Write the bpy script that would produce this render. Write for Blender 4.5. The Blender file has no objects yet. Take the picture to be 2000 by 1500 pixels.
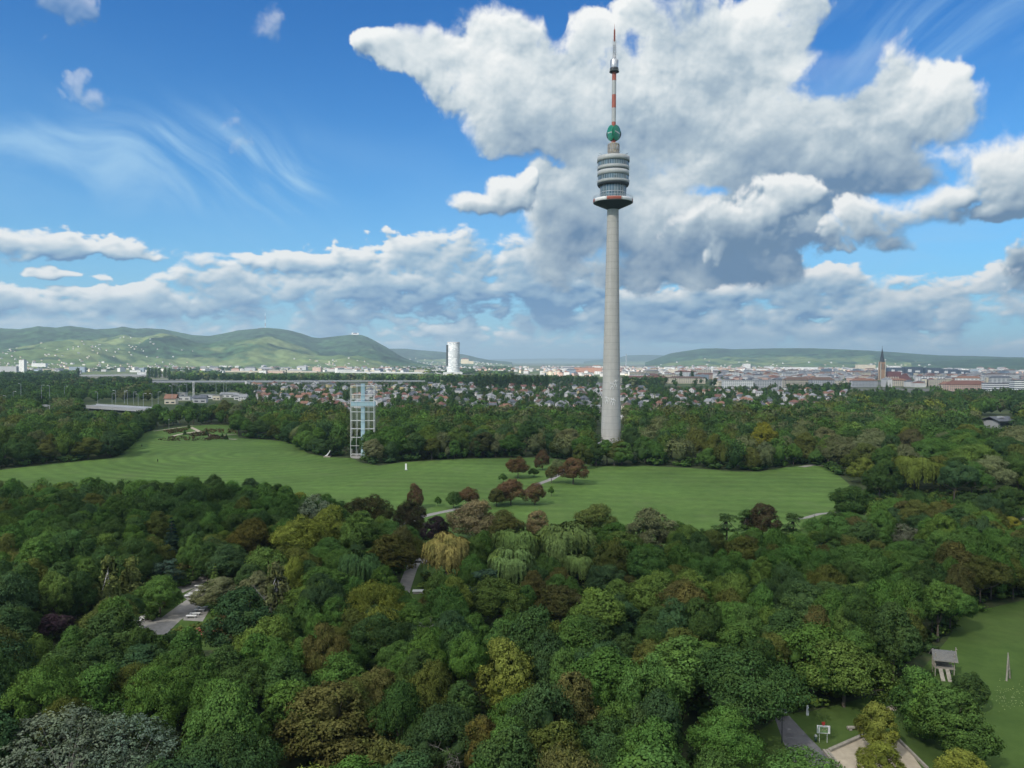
import bpy, bmesh, math, random
import numpy as np
from mathutils import Vector, Matrix

# ------------------------------------------------------------------ scene, camera, exposure
scene = bpy.context.scene
COL = scene.collection
R = math.radians
scene.render.engine = 'CYCLES'
scene.cycles.max_bounces = 6
scene.cycles.diffuse_bounces = 3
scene.cycles.glossy_bounces = 3
scene.cycles.transmission_bounces = 4
scene.cycles.volume_bounces = 0
scene.cycles.transparent_max_bounces = 8
scene.cycles.use_denoising = True
scene.cycles.sample_clamp_indirect = 4.0
scene.view_settings.view_transform = 'Standard'
scene.view_settings.look = 'None'
scene.view_settings.gamma = 1.0
scene.view_settings.use_curve_mapping = False
scene.view_settings.exposure = 1.05

CAM_H = 53.0                      # eye height above the park, metres
F = 1500.0                        # focal length in pixels of the 2000 px wide photograph
PITCH = math.atan(46.0 / F)
ROLL = R(0.30)
cam_data = bpy.data.cameras.new('camera')
cam_data.sensor_width = 36.0
cam_data.lens = 36.0 * F / 2000.0
cam_data.clip_start = 0.5
cam_data.clip_end = 120000.0
cam = bpy.data.objects.new('camera', cam_data)
COL.objects.link(cam)
CAM_ROT = (Matrix.Rotation(R(90) - PITCH, 3, 'X') @ Matrix.Rotation(ROLL, 3, 'Z'))
cam.matrix_world = Matrix.Translation((0, 0, CAM_H)) @ CAM_ROT.to_4x4()
scene.camera = cam

def ray(px, py):
    """direction in the world of a point of the 2000 x 1500 photograph"""
    return (CAM_ROT @ Vector(((px - 1000.0) / F, (750.0 - py) / F, -1.0))).normalized()
def gnd(px, py, z=0.0):
    """point at height z that the photograph shows there"""
    d = ray(px, py)
    t = (z - CAM_H) / d.z
    return Vector((d.x * t, d.y * t, z))
def at(px, py, Y):
    """point at depth Y (metres ahead) that the photograph shows there"""
    d = ray(px, py)
    t = Y / d.y
    return Vector((d.x * t, Y, CAM_H + d.z * t))
CAM_INV = CAM_ROT.transposed()
def proj(p):
    q = CAM_INV @ (Vector(p) - Vector((0, 0, CAM_H)))
    return 1000.0 + F * q.x / -q.z, 750.0 - F * q.y / -q.z

# ------------------------------------------------------------------ sun
SUN_EL, SUN_AZ = R(42.0), R(-140.0)       # azimuth measured from the view direction (+Y) towards +X
SUN_DIR = Vector((math.sin(SUN_AZ) * math.cos(SUN_EL), math.cos(SUN_AZ) * math.cos(SUN_EL), math.sin(SUN_EL)))
sun_data = bpy.data.lights.new('sun', 'SUN')
sun_data.energy = 4.0
sun_data.angle = R(0.5)
sun_data.color = (1.0, 0.94, 0.85)
sun = bpy.data.objects.new('sun', sun_data)
sun.rotation_euler = (-SUN_DIR).to_track_quat('-Z', 'Y').to_euler()
COL.objects.link(sun)

# ------------------------------------------------------------------ sky: Nishita air, cloud layers by direction
world = bpy.data.worlds.new('World')
scene.world = world
world.use_nodes = True
WT = world.node_tree
WT.nodes.clear()

class NT:
    """small helper to write node expressions"""
    def __init__(self, tree): self.t = tree
    def _in(self, node, i, v):
        if v is None: return
        if isinstance(v, bpy.types.NodeSocket): self.t.links.new(v, node.inputs[i])
        else: node.inputs[i].default_value = v
    def m(self, op, a, b=None, c=None, clamp=False):
        n = self.t.nodes.new('ShaderNodeMath'); n.operation = op; n.use_clamp = clamp
        for i, v in enumerate((a, b, c)): self._in(n, i, v)
        return n.outputs[0]
    def v(self, op, a, b=None, c=None):
        n = self.t.nodes.new('ShaderNodeVectorMath'); n.operation = op
        for i, v in enumerate((a, b, c)):
            if op == 'SCALE' and i == 1:
                self._in(n, 3, v); continue
            self._in(n, i, v)
        return n.outputs['Value'] if op in ('DOT_PRODUCT', 'LENGTH', 'DISTANCE') else n.outputs[0]
    def comb(self, x, y, z):
        n = self.t.nodes.new('ShaderNodeCombineXYZ')
        for i, v in enumerate((x, y, z)): self._in(n, i, v)
        return n.outputs[0]
    def sep(self, a):
        n = self.t.nodes.new('ShaderNodeSeparateXYZ'); self._in(n, 0, a)
        return n.outputs
    def noise(self, vec, scale, detail=4.0, rough=0.5, lac=2.0, dist=0.0, color=False):
        n = self.t.nodes.new('ShaderNodeTexNoise'); n.noise_dimensions = '3D'
        self._in(n, 'Vector', vec)
        n.inputs['Scale'].default_value = scale; n.inputs['Detail'].default_value = detail
        n.inputs['Roughness'].default_value = rough; n.inputs['Lacunarity'].default_value = lac
        n.inputs['Distortion'].default_value = dist
        return n.outputs['Color'] if color else n.outputs[0]
    def voro(self, vec, scale, detail=0.0, rough=0.5, feature='F1', out='Distance', smooth=None):
        n = self.t.nodes.new('ShaderNodeTexVoronoi'); n.voronoi_dimensions = '3D'; n.feature = feature
        self._in(n, 'Vector', vec)
        n.inputs['Scale'].default_value = scale
        if 'Detail' in n.inputs: n.inputs['Detail'].default_value = detail
        if 'Roughness' in n.inputs: n.inputs['Roughness'].default_value = rough
        if smooth is not None: n.inputs['Smoothness'].default_value = smooth
        return n.outputs[out]
    def sstep(self, x, a, b, lo=0.0, hi=1.0):
        n = self.t.nodes.new('ShaderNodeMapRange'); n.interpolation_type = 'SMOOTHSTEP'
        self._in(n, 0, x); self._in(n, 1, a); self._in(n, 2, b); self._in(n, 3, lo); self._in(n, 4, hi)
        return n.outputs[0]
    def lin(self, x, a, b, lo=0.0, hi=1.0):
        n = self.t.nodes.new('ShaderNodeMapRange')
        self._in(n, 0, x); self._in(n, 1, a); self._in(n, 2, b); self._in(n, 3, lo); self._in(n, 4, hi)
        return n.outputs[0]
    def mix(self, f, a, b, mode='MIX'):
        n = self.t.nodes.new('ShaderNodeMix'); n.data_type = 'RGBA'; n.blend_type = mode
        self._in(n, 0, f)
        for i, v in ((6, a), (7, b)):
            if not isinstance(v, bpy.types.NodeSocket) and len(v) == 3: v = (*v, 1.0)
            self._in(n, i, v)
        return n.outputs[2]
    def ramp(self, x, stops):
        n = self.t.nodes.new('ShaderNodeValToRGB'); self._in(n, 0, x)
        e = n.color_ramp.elements
        while len(e) < len(stops): e.new(0.5)
        for el, (p, c) in zip(e, stops): el.position = p; el.color = (*c, 1.0)
        return n.outputs[0]
    def node(self, kind, **ins):
        n = self.t.nodes.new(kind)
        for k, v in ins.items(): self._in(n, k, v)
        return n

def azel(px, py):
    d = ray(px, py)
    return math.atan2(d.x, d.y), math.asin(d.z)

W = NT(WT)
DIRV = W.node('ShaderNodeTexCoord').outputs['Generated']
dx, dy, dz = W.sep(DIRV)
AZ = W.m('ARCTAN2', dx, dy)
EL = W.m('ARCSINE', dz)
P = W.comb(AZ, EL, 0.0)
sky = W.t.nodes.new('ShaderNodeTexSky')
sky.sky_type = 'NISHITA'
sky.sun_disc = False
sky.sun_elevation = SUN_EL
sky.sun_rotation = SUN_AZ
sky.air_density = 1.0
sky.dust_density = 0.6
sky.ozone_density = 2.5
SKYC = sky.outputs[0]
hs = W.t.nodes.new('ShaderNodeHueSaturation')
hs.inputs['Hue'].default_value = 0.49
hs.inputs['Saturation'].default_value = 1.22
hs.inputs['Value'].default_value = 1.0
WT.links.new(SKYC, hs.inputs['Color'])
SKYC = W.v('MULTIPLY', hs.outputs[0], tuple(c * 2 ** (0.75 - scene.view_settings.exposure) for c in (0.38, 0.72, 0.98)))

SKY_STRENGTH = 0.10
K = SKY_STRENGTH * 2 ** scene.view_settings.exposure
def disp(r, g, b):
    """radiance whose picture value is this sRGB colour (0..255)"""
    f = lambda c: ((c / 255 + 0.055) / 1.055) ** 2.4 if c > 10 else c / 255 / 12.92
    return (f(r) / K, f(g) / K, f(b) / K)
# ------------------------------------------------------------------ cloud map: density and light of the clouds by direction, computed here
class Noise2:
    def __init__(self, seed):
        r = np.random.default_rng(seed)
        g = r.uniform(0, 2 * np.pi, (256, 256))
        self.c, self.s = np.cos(g).astype(np.float32), np.sin(g).astype(np.float32)
    def perlin(self, x, y):
        xi, yi = np.floor(x).astype(np.int32), np.floor(y).astype(np.int32)
        xf, yf = (x - xi).astype(np.float32), (y - yi).astype(np.float32)
        u, v = xf * xf * xf * (xf * (xf * 6 - 15) + 10), yf * yf * yf * (yf * (yf * 6 - 15) + 10)
        def c(ix, iy, fx, fy):
            i = ((ix & 255) << 8) | (iy & 255)
            return self.c.ravel().take(i) * fx + self.s.ravel().take(i) * fy
        a, b = c(xi, yi, xf, yf), c(xi + 1, yi, xf - 1, yf)
        d, e = c(xi, yi + 1, xf, yf - 1), c(xi + 1, yi + 1, xf - 1, yf - 1)
        return ((a + (b - a) * u) * (1 - v) + (d + (e - d) * u) * v) * 1.5
    def fbm(self, x, y, oct=6, gain=0.5, billow=False):
        s, amp, tot = 0.0, 1.0, 0.0
        for i in range(oct):
            n = self.perlin(x + 17.3 * i, y - 9.1 * i)
            if billow: n = np.abs(n) * 2 - 0.55
            s = s + n * amp; tot += amp; amp *= gain; x = x * 2.03; y = y * 2.03
        return s / tot

MAP_AZ, MAP_E0, MAP_E1, MAP_RES = 0.80, -0.05, 0.58, 1500
MW, MH = int(2 * MAP_AZ * MAP_RES), int((MAP_E1 - MAP_E0) * MAP_RES)
ga = np.linspace(-MAP_AZ, MAP_AZ, MW, dtype=np.float32)[None, :].repeat(MH, 0)
ge = np.linspace(MAP_E0, MAP_E1, MH, dtype=np.float32)[:, None].repeat(MW, 1)

def blur(a, r):
    for ax in (0, 1):
        for _ in range(2):
            p = np.pad(a, [(r + 1, r) if i == ax else (0, 0) for i in (0, 1)], mode='edge')
            c = np.cumsum(p, axis=ax, dtype=np.float64)
            k = 2 * r + 1
            a = ((c[k:, :] - c[:-k, :]) if ax == 0 else (c[:, k:] - c[:, :-k])).astype(np.float32) / k
    return a
def shift(a, du, de):
    """value of a at p + (du, de) radians"""
    sx, sy = int(round(du * MAP_RES)), int(round(de * MAP_RES))
    ix = np.clip(np.arange(MW) + sx, 0, MW - 1); iy = np.clip(np.arange(MH) + sy, 0, MH - 1)
    return a[iy][:, ix]
def smooth(x, a, b):
    t = np.clip((x - a) / (b - a), 0, 1)
    return t * t * (3 - 2 * t)
def gauss(blobs, x=ga, y=ge):
    s = np.zeros_like(ga)
    for b in blobs:
        a, e = azel(b[0], b[1])
        s += b[4] * np.exp(-((x - a) * F / b[2]) ** 2 - ((y - e) * F / b[3]) ** 2)
    return s
def field(blobs, freq, a_fbm, a_bil, warp, seed, stretch=1.0, soft=0.25, oct=8, gain=0.52, solid=1.0):
    n1, n2, n3 = Noise2(seed), Noise2(seed + 1), Noise2(seed + 2)
    x, y = ga * freq, ge * freq * stretch
    wx, wy = n1.fbm(x * .5, y * .5, 4), n2.fbm(x * .5 + 7, y * .5, 4)
    px_, py_ = ga + warp * wx, ge + warp * .8 * wy
    cov = np.full_like(ga, -1.6); hole = np.zeros_like(ga)
    for b in blobs:
        a, e = azel(b[0], b[1])
        wt = b[4] if len(b) > 4 else 1.0
        d = (1 - ((px_ - a) * F / b[2]) ** 2 - ((py_ - e) * F / b[3]) ** 2) * abs(wt)
        if wt < 0: hole += np.maximum(d, 0)
        else:
            h = np.maximum(soft - np.abs(cov - d), 0) / soft
            cov = np.maximum(cov, d) + h * h * soft * .25
    cov = np.where(cov > 0, cov * solid, cov) - hole
    fb = n3.fbm(x + wx * .5, y + wy * .5, oct, gain)
    bil = n2.fbm(x * 1.25 + wy * .35 + 31, y * 1.25 + wx * .35, oct - 1, gain, billow=True)
    return cov + a_fbm * fb + a_bil * bil

LX, LY = -0.50, 0.86
def relief(D, steep, big, small):
    """light on a billowing front: slope towards the sun at several sizes"""
    h = np.sqrt(np.clip(D, 0, None) + 0.02)
    s = np.zeros_like(D)
    for w, e, r in ((small * .45, .0045, 1), (1.0, .013, 3), (big, .036, 11)):
        b = blur(h, r)
        s += w * (b - shift(b, LX * e, LY * e)) / e
    return np.clip(s * steep, -1.2, 1.2)
def lerp3(t, stops):
    t = np.clip(t, 0, 1)[..., None]
    out = np.zeros(t.shape[:2] + (3,), np.float32) + np.array(stops[0][1], np.float32)
    for (p0, c0), (p1, c1) in zip(stops, stops[1:]):
        k = np.clip((t - p0) / (p1 - p0), 0, 1)
        out = out * (1 - k) + np.array(c1, np.float32) * k
    return out
MAP_C = np.zeros((MH, MW, 3), np.float32); MAP_A = np.zeros((MH, MW), np.float32)
def over(col, alpha):
    global MAP_C, MAP_A
    a = alpha[..., None]
    MAP_C = col * a + MAP_C * (1 - a)
    MAP_A = alpha + MAP_A * (1 - alpha)
def layer(D, edge, shade, stops, fade=None):
    soft = smooth(Noise2(3).fbm(ga * 7, ge * 10, 4), -.4, .5)
    alpha = smooth(D, 0, edge * (.35 + .95 * soft))
    if fade is not None: alpha = alpha * fade
    over(lerp3(shade, stops), alpha)

# high cirrus
nz, nw = Noise2(71), Noise2(72)
def streak(ang, su, sv, seed, bend):
    wx, wy = nw.fbm(ga * 3 + seed, ge * 3, 3), nw.fbm(ga * 3, ge * 3 + seed, 3)
    x, y = ga + bend * wx, ge + bend * wy
    u, v = x * math.cos(ang) + y * math.sin(ang), y * math.cos(ang) - x * math.sin(ang)
    return nz.fbm(u * su + seed, v * sv, 7, .55)
c1 = smooth(streak(R(-30), 4, 22, 3.1, .10), -.28, .55) * np.minimum(gauss([(60, 275, 90, 30, .9), (170, 325, 130, 45, .85), (320, 290, 140, 50, .8), (440, 330, 120, 70, .8), (570, 350, 60, 50, .75), (570, 400, 25, 30, .5), (280, 390, 180, 35, .5)]), 1)
c2 = smooth(streak(R(24), 3, 18, 8.4, .08), -.25, .6) * np.minimum(gauss([(1800, 60, 200, 70, .9), (1960, 140, 90, 30, 1.), (1880, 120, 160, 80, .5), (1900, 480, 160, 40, .8)]), 1)
c3 = smooth(streak(R(-12), 3, 8, 5.5, .1), -.2, .7) * .14 * smooth(ge, .40, .16)
over(np.zeros((MH, MW, 3), np.float32) + np.array(disp(172, 214, 246), np.float32), np.clip(c1 * .85 + c2 * .75 + c3, 0, .9))

WHITE, PALE, GREY, DEEP = disp(251, 253, 252), disp(222, 231, 235), disp(178, 196, 209), disp(112, 143, 175)
# far banks above the horizon
far = field([
    (160, 478, 190, 27), (90, 526, 60, 11), (60, 592, 190, 38), (260, 590, 190, 48), (460, 570, 150, 62), (560, 512, 120, 26),
    (660, 575, 210, 75), (790, 498, 165, 50), (880, 545, 220, 90), (1000, 510, 120, 56), (1080, 570, 150, 90),
    (1260, 610, 240, 62), (1450, 585, 220, 60), (1590, 550, 130, 46), (1700, 600, 210, 50), (1870, 590, 160, 50), (1985, 570, 90, 70),
    (250, 640, 420, 34, .8), (900, 650, 300, 26, .8), (1500, 650, 420, 36, .9), (1700, 680, 400, 14, .8), (800, 684, 300, 10, .7), (1350, 672, 200, 9, .8), (1100, 668, 120, 8, .8), (300, 628, 160, 14, .7), (1150, 640, 120, 40, .6),
    (1840, 490, 150, 40, -1.0), (420, 470, 190, 32, -.7), (130, 545, 90, 10, -.6)],
    19.0, 1.25, .70, .028, 11, stretch=1.9, gain=.56)
sh = .42 - relief(far, .0115, .22, .9) * (.38 + .7 * np.exp(-np.clip(far, 0, 3))) + .20 * Noise2(9).fbm(ga * 12, ge * 26, 6, .55) + .16 * np.clip(far, 0, 1.2) + gauss([(900, 602, 260, 34, .34), (450, 625, 300, 28, .18), (1300, 640, 260, 24, .2), (1050, 600, 60, 40, .28), (1350, 600, 200, 20, .15), (1750, 635, 200, 18, .2)])
layer(far, .75, sh, [(0, disp(248, 251, 251)), (.3, disp(214, 227, 235)), (.6, disp(166, 195, 217)), (1, disp(108, 150, 192))], smooth(ge, .006, .035) * .5 + .5)
# the large cumulus mass
big = field([
    (755, 100, 70, 26), (790, 116, 95, 44), (860, 125, 110, 48), (960, 150, 130, 80), (985, 75, 110, 66), (1010, 215, 110, 80), (1160, 190, 170, 140), (1130, 95, 80, 70), (1330, 150, 240, 160), (1480, 85, 150, 105), (1550, 150, 95, 100, .8),
    (1600, 270, 230, 125), (1680, 185, 80, 75), (1800, 205, 105, 72), (1400, 330, 300, 170), (1200, 380, 150, 160), (1330, 460, 230, 95), (1480, 440, 160, 90), (1740, 310, 105, 70),
    (1100, 430, 90, 130), (1062, 390, 40, 60), (1060, 340, 40, 40), (1250, 520, 160, 50), (1420, 520, 170, 50), (1500, 230, 160, 90), (1640, 330, 170, 70), (1072, 36, 26, 44, -1.6), (1640, 60, 40, 40, -.6), (1720, 440, 70, 18, -.7), (890, 310, 90, 60, -1.0)],
    13.0, 1.15, .62, .035, 21, gain=.60, solid=1.65)
msk = .55 + .6 * smooth(Noise2(6).fbm(ga * 6, ge * 8, 4), -.35, .45)
edge_w = np.exp(-np.clip(big, 0, 3) * .9)
sh = .34 - relief(big, .0105, .20, 1.3) * msk * (.32 + .75 * edge_w) + .07 * np.clip(big, 0, 1.8) + .38 * Noise2(5).fbm(ga * 9 + .4 * blur(big, 6), ge * 13, 6, .55) - .26 * Noise2(8).fbm(ga * 15, ge * 19, 6, .58, billow=True) + gauss([
    (1390, 510, 280, 62, .50), (1700, 345, 150, 46, .34), (1270, 270, 150, 50, .18), (1130, 440, 90, 110, .22), (1480, 395, 110, 60, .16), (1560, 300, 140, 40, .12),
    (880, 110, 140, 50, -.18), (1000, 130, 80, 50, -.12), (1820, 170, 80, 40, -.25), (1650, 140, 60, 40, -.14), (1250, 130, 180, 70, -.10), (1470, 60, 100, 50, -.10), (1520, 225, 120, 30, -.14)])
layer(big, 1.05, sh, [(0, WHITE), (.26, PALE), (.55, GREY), (1, DEEP)], 1 - .88 * smooth(gauss([(1235, 80, 60, 34, .62), (1180, 118, 50, 24, .5), (1615, 158, 70, 32, 1.1), (1655, 118, 50, 50, 1.1), (1690, 70, 50, 50, 1.), (1384, 372, 44, 15, 1.15), (1085, 70, 40, 50, .8), (1560, 30, 60, 30, .6)]) + .75 * Noise2(14).fbm(ga * 30, ge * 34, 6, .58), .42, 1.0))
# nearer puffs in front of it
front = field([
    (945, 400, 75, 22), (1000, 380, 62, 44), (1030, 352, 30, 30), (1550, 395, 90, 52), (1500, 360, 50, 34), (1430, 440, 130, 70), (1750, 402, 110, 34), (1690, 440, 80, 48), (1735, 470, 46, 22),
    (1950, 350, 80, 76), (1995, 320, 60, 76), (1930, 415, 75, 26), (1850, 388, 50, 20), (1998, 510, 42, 55, .9), (1850, 310, 40, 30, .6),
    (195, 205, 30, 16, .4), (530, 48, 34, 30, .4), (105, 18, 60, 28, .45), (65, 75, 20, 11, .4), (470, 268, 40, 24, .3), (130, 170, 26, 26, .25)],
    17.0, 1.15, .60, .03, 31, gain=.57)
sh = .34 - relief(front, .0125, .22, 1.1) * (.40 + .7 * np.exp(-np.clip(front, 0, 3))) + .16 * Noise2(10).fbm(ga * 14, ge * 18, 6, .55) + .10 * np.clip(front, 0, 1.2) + gauss([(1960, 425, 100, 26, .5), (1740, 475, 70, 24, .4), (1995, 520, 50, 50, .8), (1400, 480, 140, 44, .45), (1560, 450, 80, 30, .35), (470, 265, 50, 30, .25), (105, 18, 80, 40, .25), (980, 410, 80, 12, .12), (1000, 350, 80, 30, -.15), (1960, 300, 60, 40, -.2)])
layer(front, .85, sh, [(0, WHITE), (.26, PALE), (.55, GREY), (1, disp(112, 142, 172))], .35 + .65 * smooth(ga, -.30, -.12))

img = bpy.data.images.new('cloud_map', MW, MH, alpha=True, float_buffer=True)
img.colorspace_settings.name = 'Non-Color'
img.alpha_mode = 'CHANNEL_PACKED'
img.pixels.foreach_set(np.ascontiguousarray(np.concatenate([MAP_C, MAP_A[..., None]], -1), np.float32).ravel())
img.update()
uvw = W.comb(W.m('DIVIDE', W.m('ADD', AZ, MAP_AZ), 2 * MAP_AZ), W.m('DIVIDE', W.m('SUBTRACT', EL, MAP_E0), MAP_E1 - MAP_E0), 0.0)
ti = WT.nodes.new('ShaderNodeTexImage')
ti.image = img; ti.extension = 'CLIP'; ti.interpolation = 'Cubic'
WT.links.new(uvw, ti.inputs[0])
hz = W.m('EXPONENT', W.m('MULTIPLY', W.m('MAXIMUM', EL, 0.0), -7.0))
SKYC = W.mix(W.m('MULTIPLY', hz, 0.80), SKYC, disp(158, 206, 234))
SKYC = W.v('MULTIPLY', SKYC, W.mix(W.sstep(EL, 0.10, 0.46), (1.0, 1.0, 1.0), (0.62, 0.76, 0.90)))
# scattered clouds over the rest of the sky
inside = W.m('MULTIPLY', W.sstep(W.m('ABSOLUTE', AZ), 0.79, 0.72), W.m('MULTIPLY', W.sstep(EL, 0.57, 0.51), W.sstep(dy, 0.0, 0.05)))
n0 = W.noise(DIRV, 2.6, 5.0, 0.55)
a0 = W.m('MULTIPLY', W.sstep(n0, 0.44, 0.60), W.m('SUBTRACT', 1.0, inside))
SKYC = W.mix(a0, SKYC, W.mix(W.sstep(n0, 0.55, 0.7), disp(232, 238, 240), disp(165, 185, 202)))
keep = W.m('SUBTRACT', 1.0, W.m('MULTIPLY', ti.outputs[1], inside))
SKYC = W.v('ADD', W.v('SCALE', SKYC, keep), W.v('SCALE', ti.outputs[0], inside))
bg = WT.nodes.new('ShaderNodeBackground')
WT.links.new(SKYC, bg.inputs[0])
bg.inputs[1].default_value = SKY_STRENGTH
wo = WT.nodes.new('ShaderNodeOutputWorld')
WT.links.new(bg.outputs[0], wo.inputs[0])

# ------------------------------------------------------------------ helpers
RNG = np.random.default_rng(7)
rnd = random.Random(11)
def tag(o, label=None, cat=None, group=None, kind=None):
    if label: o['label'] = label
    if cat: o['category'] = cat
    if group: o['group'] = group
    if kind: o['kind'] = kind
    return o
def empty(name, loc=(0, 0, 0), rz=0.0, label=None, cat=None, group=None):
    o = bpy.data.objects.new(name, None)
    COL.objects.link(o)
    o.location = loc; o.rotation_euler = (0, 0, rz); o.empty_display_size = 0.5
    return tag(o, label, cat, group)
def link(name, me, parent=None):
    o = bpy.data.objects.new(name, me)
    COL.objects.link(o)
    if parent is not None: o.parent = parent
    return o
def copy_tree(o, parent=None):
    c = o.copy(); COL.objects.link(c)
    if parent is not None: c.parent = parent
    for ch in o.children: copy_tree(ch, c)
    return c

class MB:
    """collects simple solids and links them as one mesh object"""
    def __init__(self): self.v, self.f, self.mi, self.sm = [], [], [], []
    def add(self, vs, fs, mi=0, smooth=False):
        b = len(self.v)
        self.v += [tuple(x) for x in vs]
        for f in fs:
            self.f.append([b + i for i in f]); self.mi.append(mi); self.sm.append(smooth)
        return self
    def box(self, c, s, rz=0.0, mi=0, taper=1.0):
        hx, hy, hz_ = s[0] / 2, s[1] / 2, s[2] / 2
        ca, sa = math.cos(rz), math.sin(rz)
        vs = []
        for z, k in ((-hz_, 1.0), (hz_, taper)):
            for x, y in ((-hx, -hy), (hx, -hy), (hx, hy), (-hx, hy)):
                x *= k; y *= k
                vs.append((c[0] + x * ca - y * sa, c[1] + x * sa + y * ca, c[2] + z))
        return self.add(vs, [(3, 2, 1, 0), (4, 5, 6, 7), (0, 1, 5, 4), (1, 2, 6, 5), (2, 3, 7, 6), (3, 0, 4, 7)], mi)
    def lathe(self, prof, n=32, c=(0, 0, 0), mi=0, smooth=True, a0=0.0, a1=2 * math.pi, sx=1.0, sy=1.0):
        """prof: list of (r, z); open or closed about the vertical axis"""
        full = abs(a1 - a0 - 2 * math.pi) < 1e-6
        m = n if full else n + 1
        vs = [(c[0] + sx * r * math.cos(a0 + (a1 - a0) * k / n), c[1] + sy * r * math.sin(a0 + (a1 - a0) * k / n), c[2] + z) for r, z in prof for k in range(m)]
        fs = []
        for j in range(len(prof) - 1):
            for k in range(n):
                k2 = (k + 1) % m
                fs.append((j * m + k, j * m + k2, (j + 1) * m + k2, (j + 1) * m + k))
        return self.add(vs, fs, mi, smooth)
    def tube(self, p0, p1, r0, r1=None, n=6, mi=0, smooth=True):
        r1 = r0 if r1 is None else r1
        p0, p1 = Vector(p0), Vector(p1)
        d = (p1 - p0)
        if d.length < 1e-6: return self
        d.normalize()
        u = d.orthogonal().normalized(); w = d.cross(u)
        vs = []
        for p, r in ((p0, r0), (p1, r1)):
            for k in range(n):
                a = 2 * math.pi * k / n
                vs.append(p + (u * math.cos(a) + w * math.sin(a)) * r)
        fs = [(k, (k + 1) % n, n + (k + 1) % n, n + k) for k in range(n)]
        self.add(vs, fs, mi, smooth)
        return self.add(vs, [tuple(range(n - 1, -1, -1)), tuple(range(n, 2 * n))], mi)
    def gable(self, c, L, Wd, z0, rise, rz=0.0, over=0.4, mi=0, th=0.18):
        """a pitched roof: ridge along local x, with a little thickness"""
        hx, hy = L / 2 + over, Wd / 2 + over
        ca, sa = math.cos(rz), math.sin(rz)
        P_ = [(-hx, -hy, 0), (hx, -hy, 0), (hx, hy, 0), (-hx, hy, 0), (-hx, 0, rise), (hx, 0, rise)]
        vs = [(c[0] + x * ca - y * sa, c[1] + x * sa + y * ca, z0 + z) for x, y, z in P_]
        vs += [(x, y, z - th) for x, y, z in vs]
        return self.add(vs, [(0, 1, 5, 4), (2, 3, 4, 5), (7, 6, 10, 11), (9, 8, 11, 10), (0, 6, 7, 1), (2, 8, 9, 3), (1, 7, 11, 5), (5, 11, 8, 2), (4, 10, 6, 0), (3, 9, 10, 4)], mi)
    def hip(self, c, L, Wd, z0, rise, rz=0.0, over=0.4, mi=0, frac=0.35):
        hx, hy = L / 2 + over, Wd / 2 + over
        ca, sa = math.cos(rz), math.sin(rz)
        k = hx * frac
        P_ = [(-hx, -hy, 0), (hx, -hy, 0), (hx, hy, 0), (-hx, hy, 0), (-k, 0, rise), (k, 0, rise)]
        vs = [(c[0] + x * ca - y * sa, c[1] + x * sa + y * ca, z0 + z) for x, y, z in P_]
        return self.add(vs, [(0, 1, 5, 4), (2, 3, 4, 5), (1, 2, 5), (3, 0, 4), (3, 2, 1, 0)], mi)
    def mesh(self, name, mats):
        me = bpy.data.meshes.new(name)
        me.from_pydata(self.v, [], self.f)
        for m_ in (mats if isinstance(mats, (list, tuple)) else [mats]): me.materials.append(m_)
        me.polygons.foreach_set('material_index', self.mi)
        me.polygons.foreach_set('use_smooth', self.sm)
        me.update()
        return me
    def build(self, name, mats, parent=None): return link(name, self.mesh(name, mats), parent)

# ------------------------------------------------------------------ materials
def new_mat(name):
    m = bpy.data.materials.new(name); m.use_nodes = True
    m.node_tree.nodes.clear()
    return m, NT(m.node_tree)
def finish(m, N, bsdf):
    o = m.node_tree.nodes.new('ShaderNodeOutputMaterial')
    m.node_tree.links.new(bsdf, o.inputs[0])
    return m
def principled(N, col, rough=0.7, metal=0.0, spec=0.4, normal=None):
    b = N.t.nodes.new('ShaderNodeBsdfPrincipled')
    if isinstance(col, (tuple, list)): col = (*col[:3], 1.0)
    N._in(b, 'Base Color', col); N._in(b, 'Roughness', rough); N._in(b, 'Metallic', metal)
    b.inputs['Specular IOR Level'].default_value = spec
    if normal is not None: N._in(b, 'Normal', normal)
    return b.outputs[0]
def matte(name, col, var=0.18, scale=0.5, rough=0.75, metal=0.0, spec=0.35, streak=0.0):
    m, N = new_mat(name)
    pos = N.node('ShaderNodeNewGeometry').outputs['Position']
    n = N.noise(pos, scale, 5.0, 0.6)
    k = N.lin(n, 0.25, 0.75, 1 - var, 1 + var)
    if streak:
        s = N.noise(N.v('MULTIPLY', pos, (1.0, 1.0, 0.06)), scale * 2.5, 4.0, 0.6)
        k = N.m('MULTIPLY', k, N.lin(s, 0.3, 0.7, 1 - streak, 1 + streak * 0.4))
    c = N.v('SCALE', col, k)
    return finish(m, N, principled(N, c, rough, metal, spec))
def glass(name, col, rough=0.12):
    m, N = new_mat(name)
    pos = N.node('ShaderNodeNewGeometry').outputs['Position']
    k = N.lin(N.voro(pos, 0.45, out='Color'), 0.0, 1.0, 0.6, 1.4)
    return finish(m, N, principled(N, N.v('SCALE', col, k), rough, 0.0, 0.9))

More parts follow.
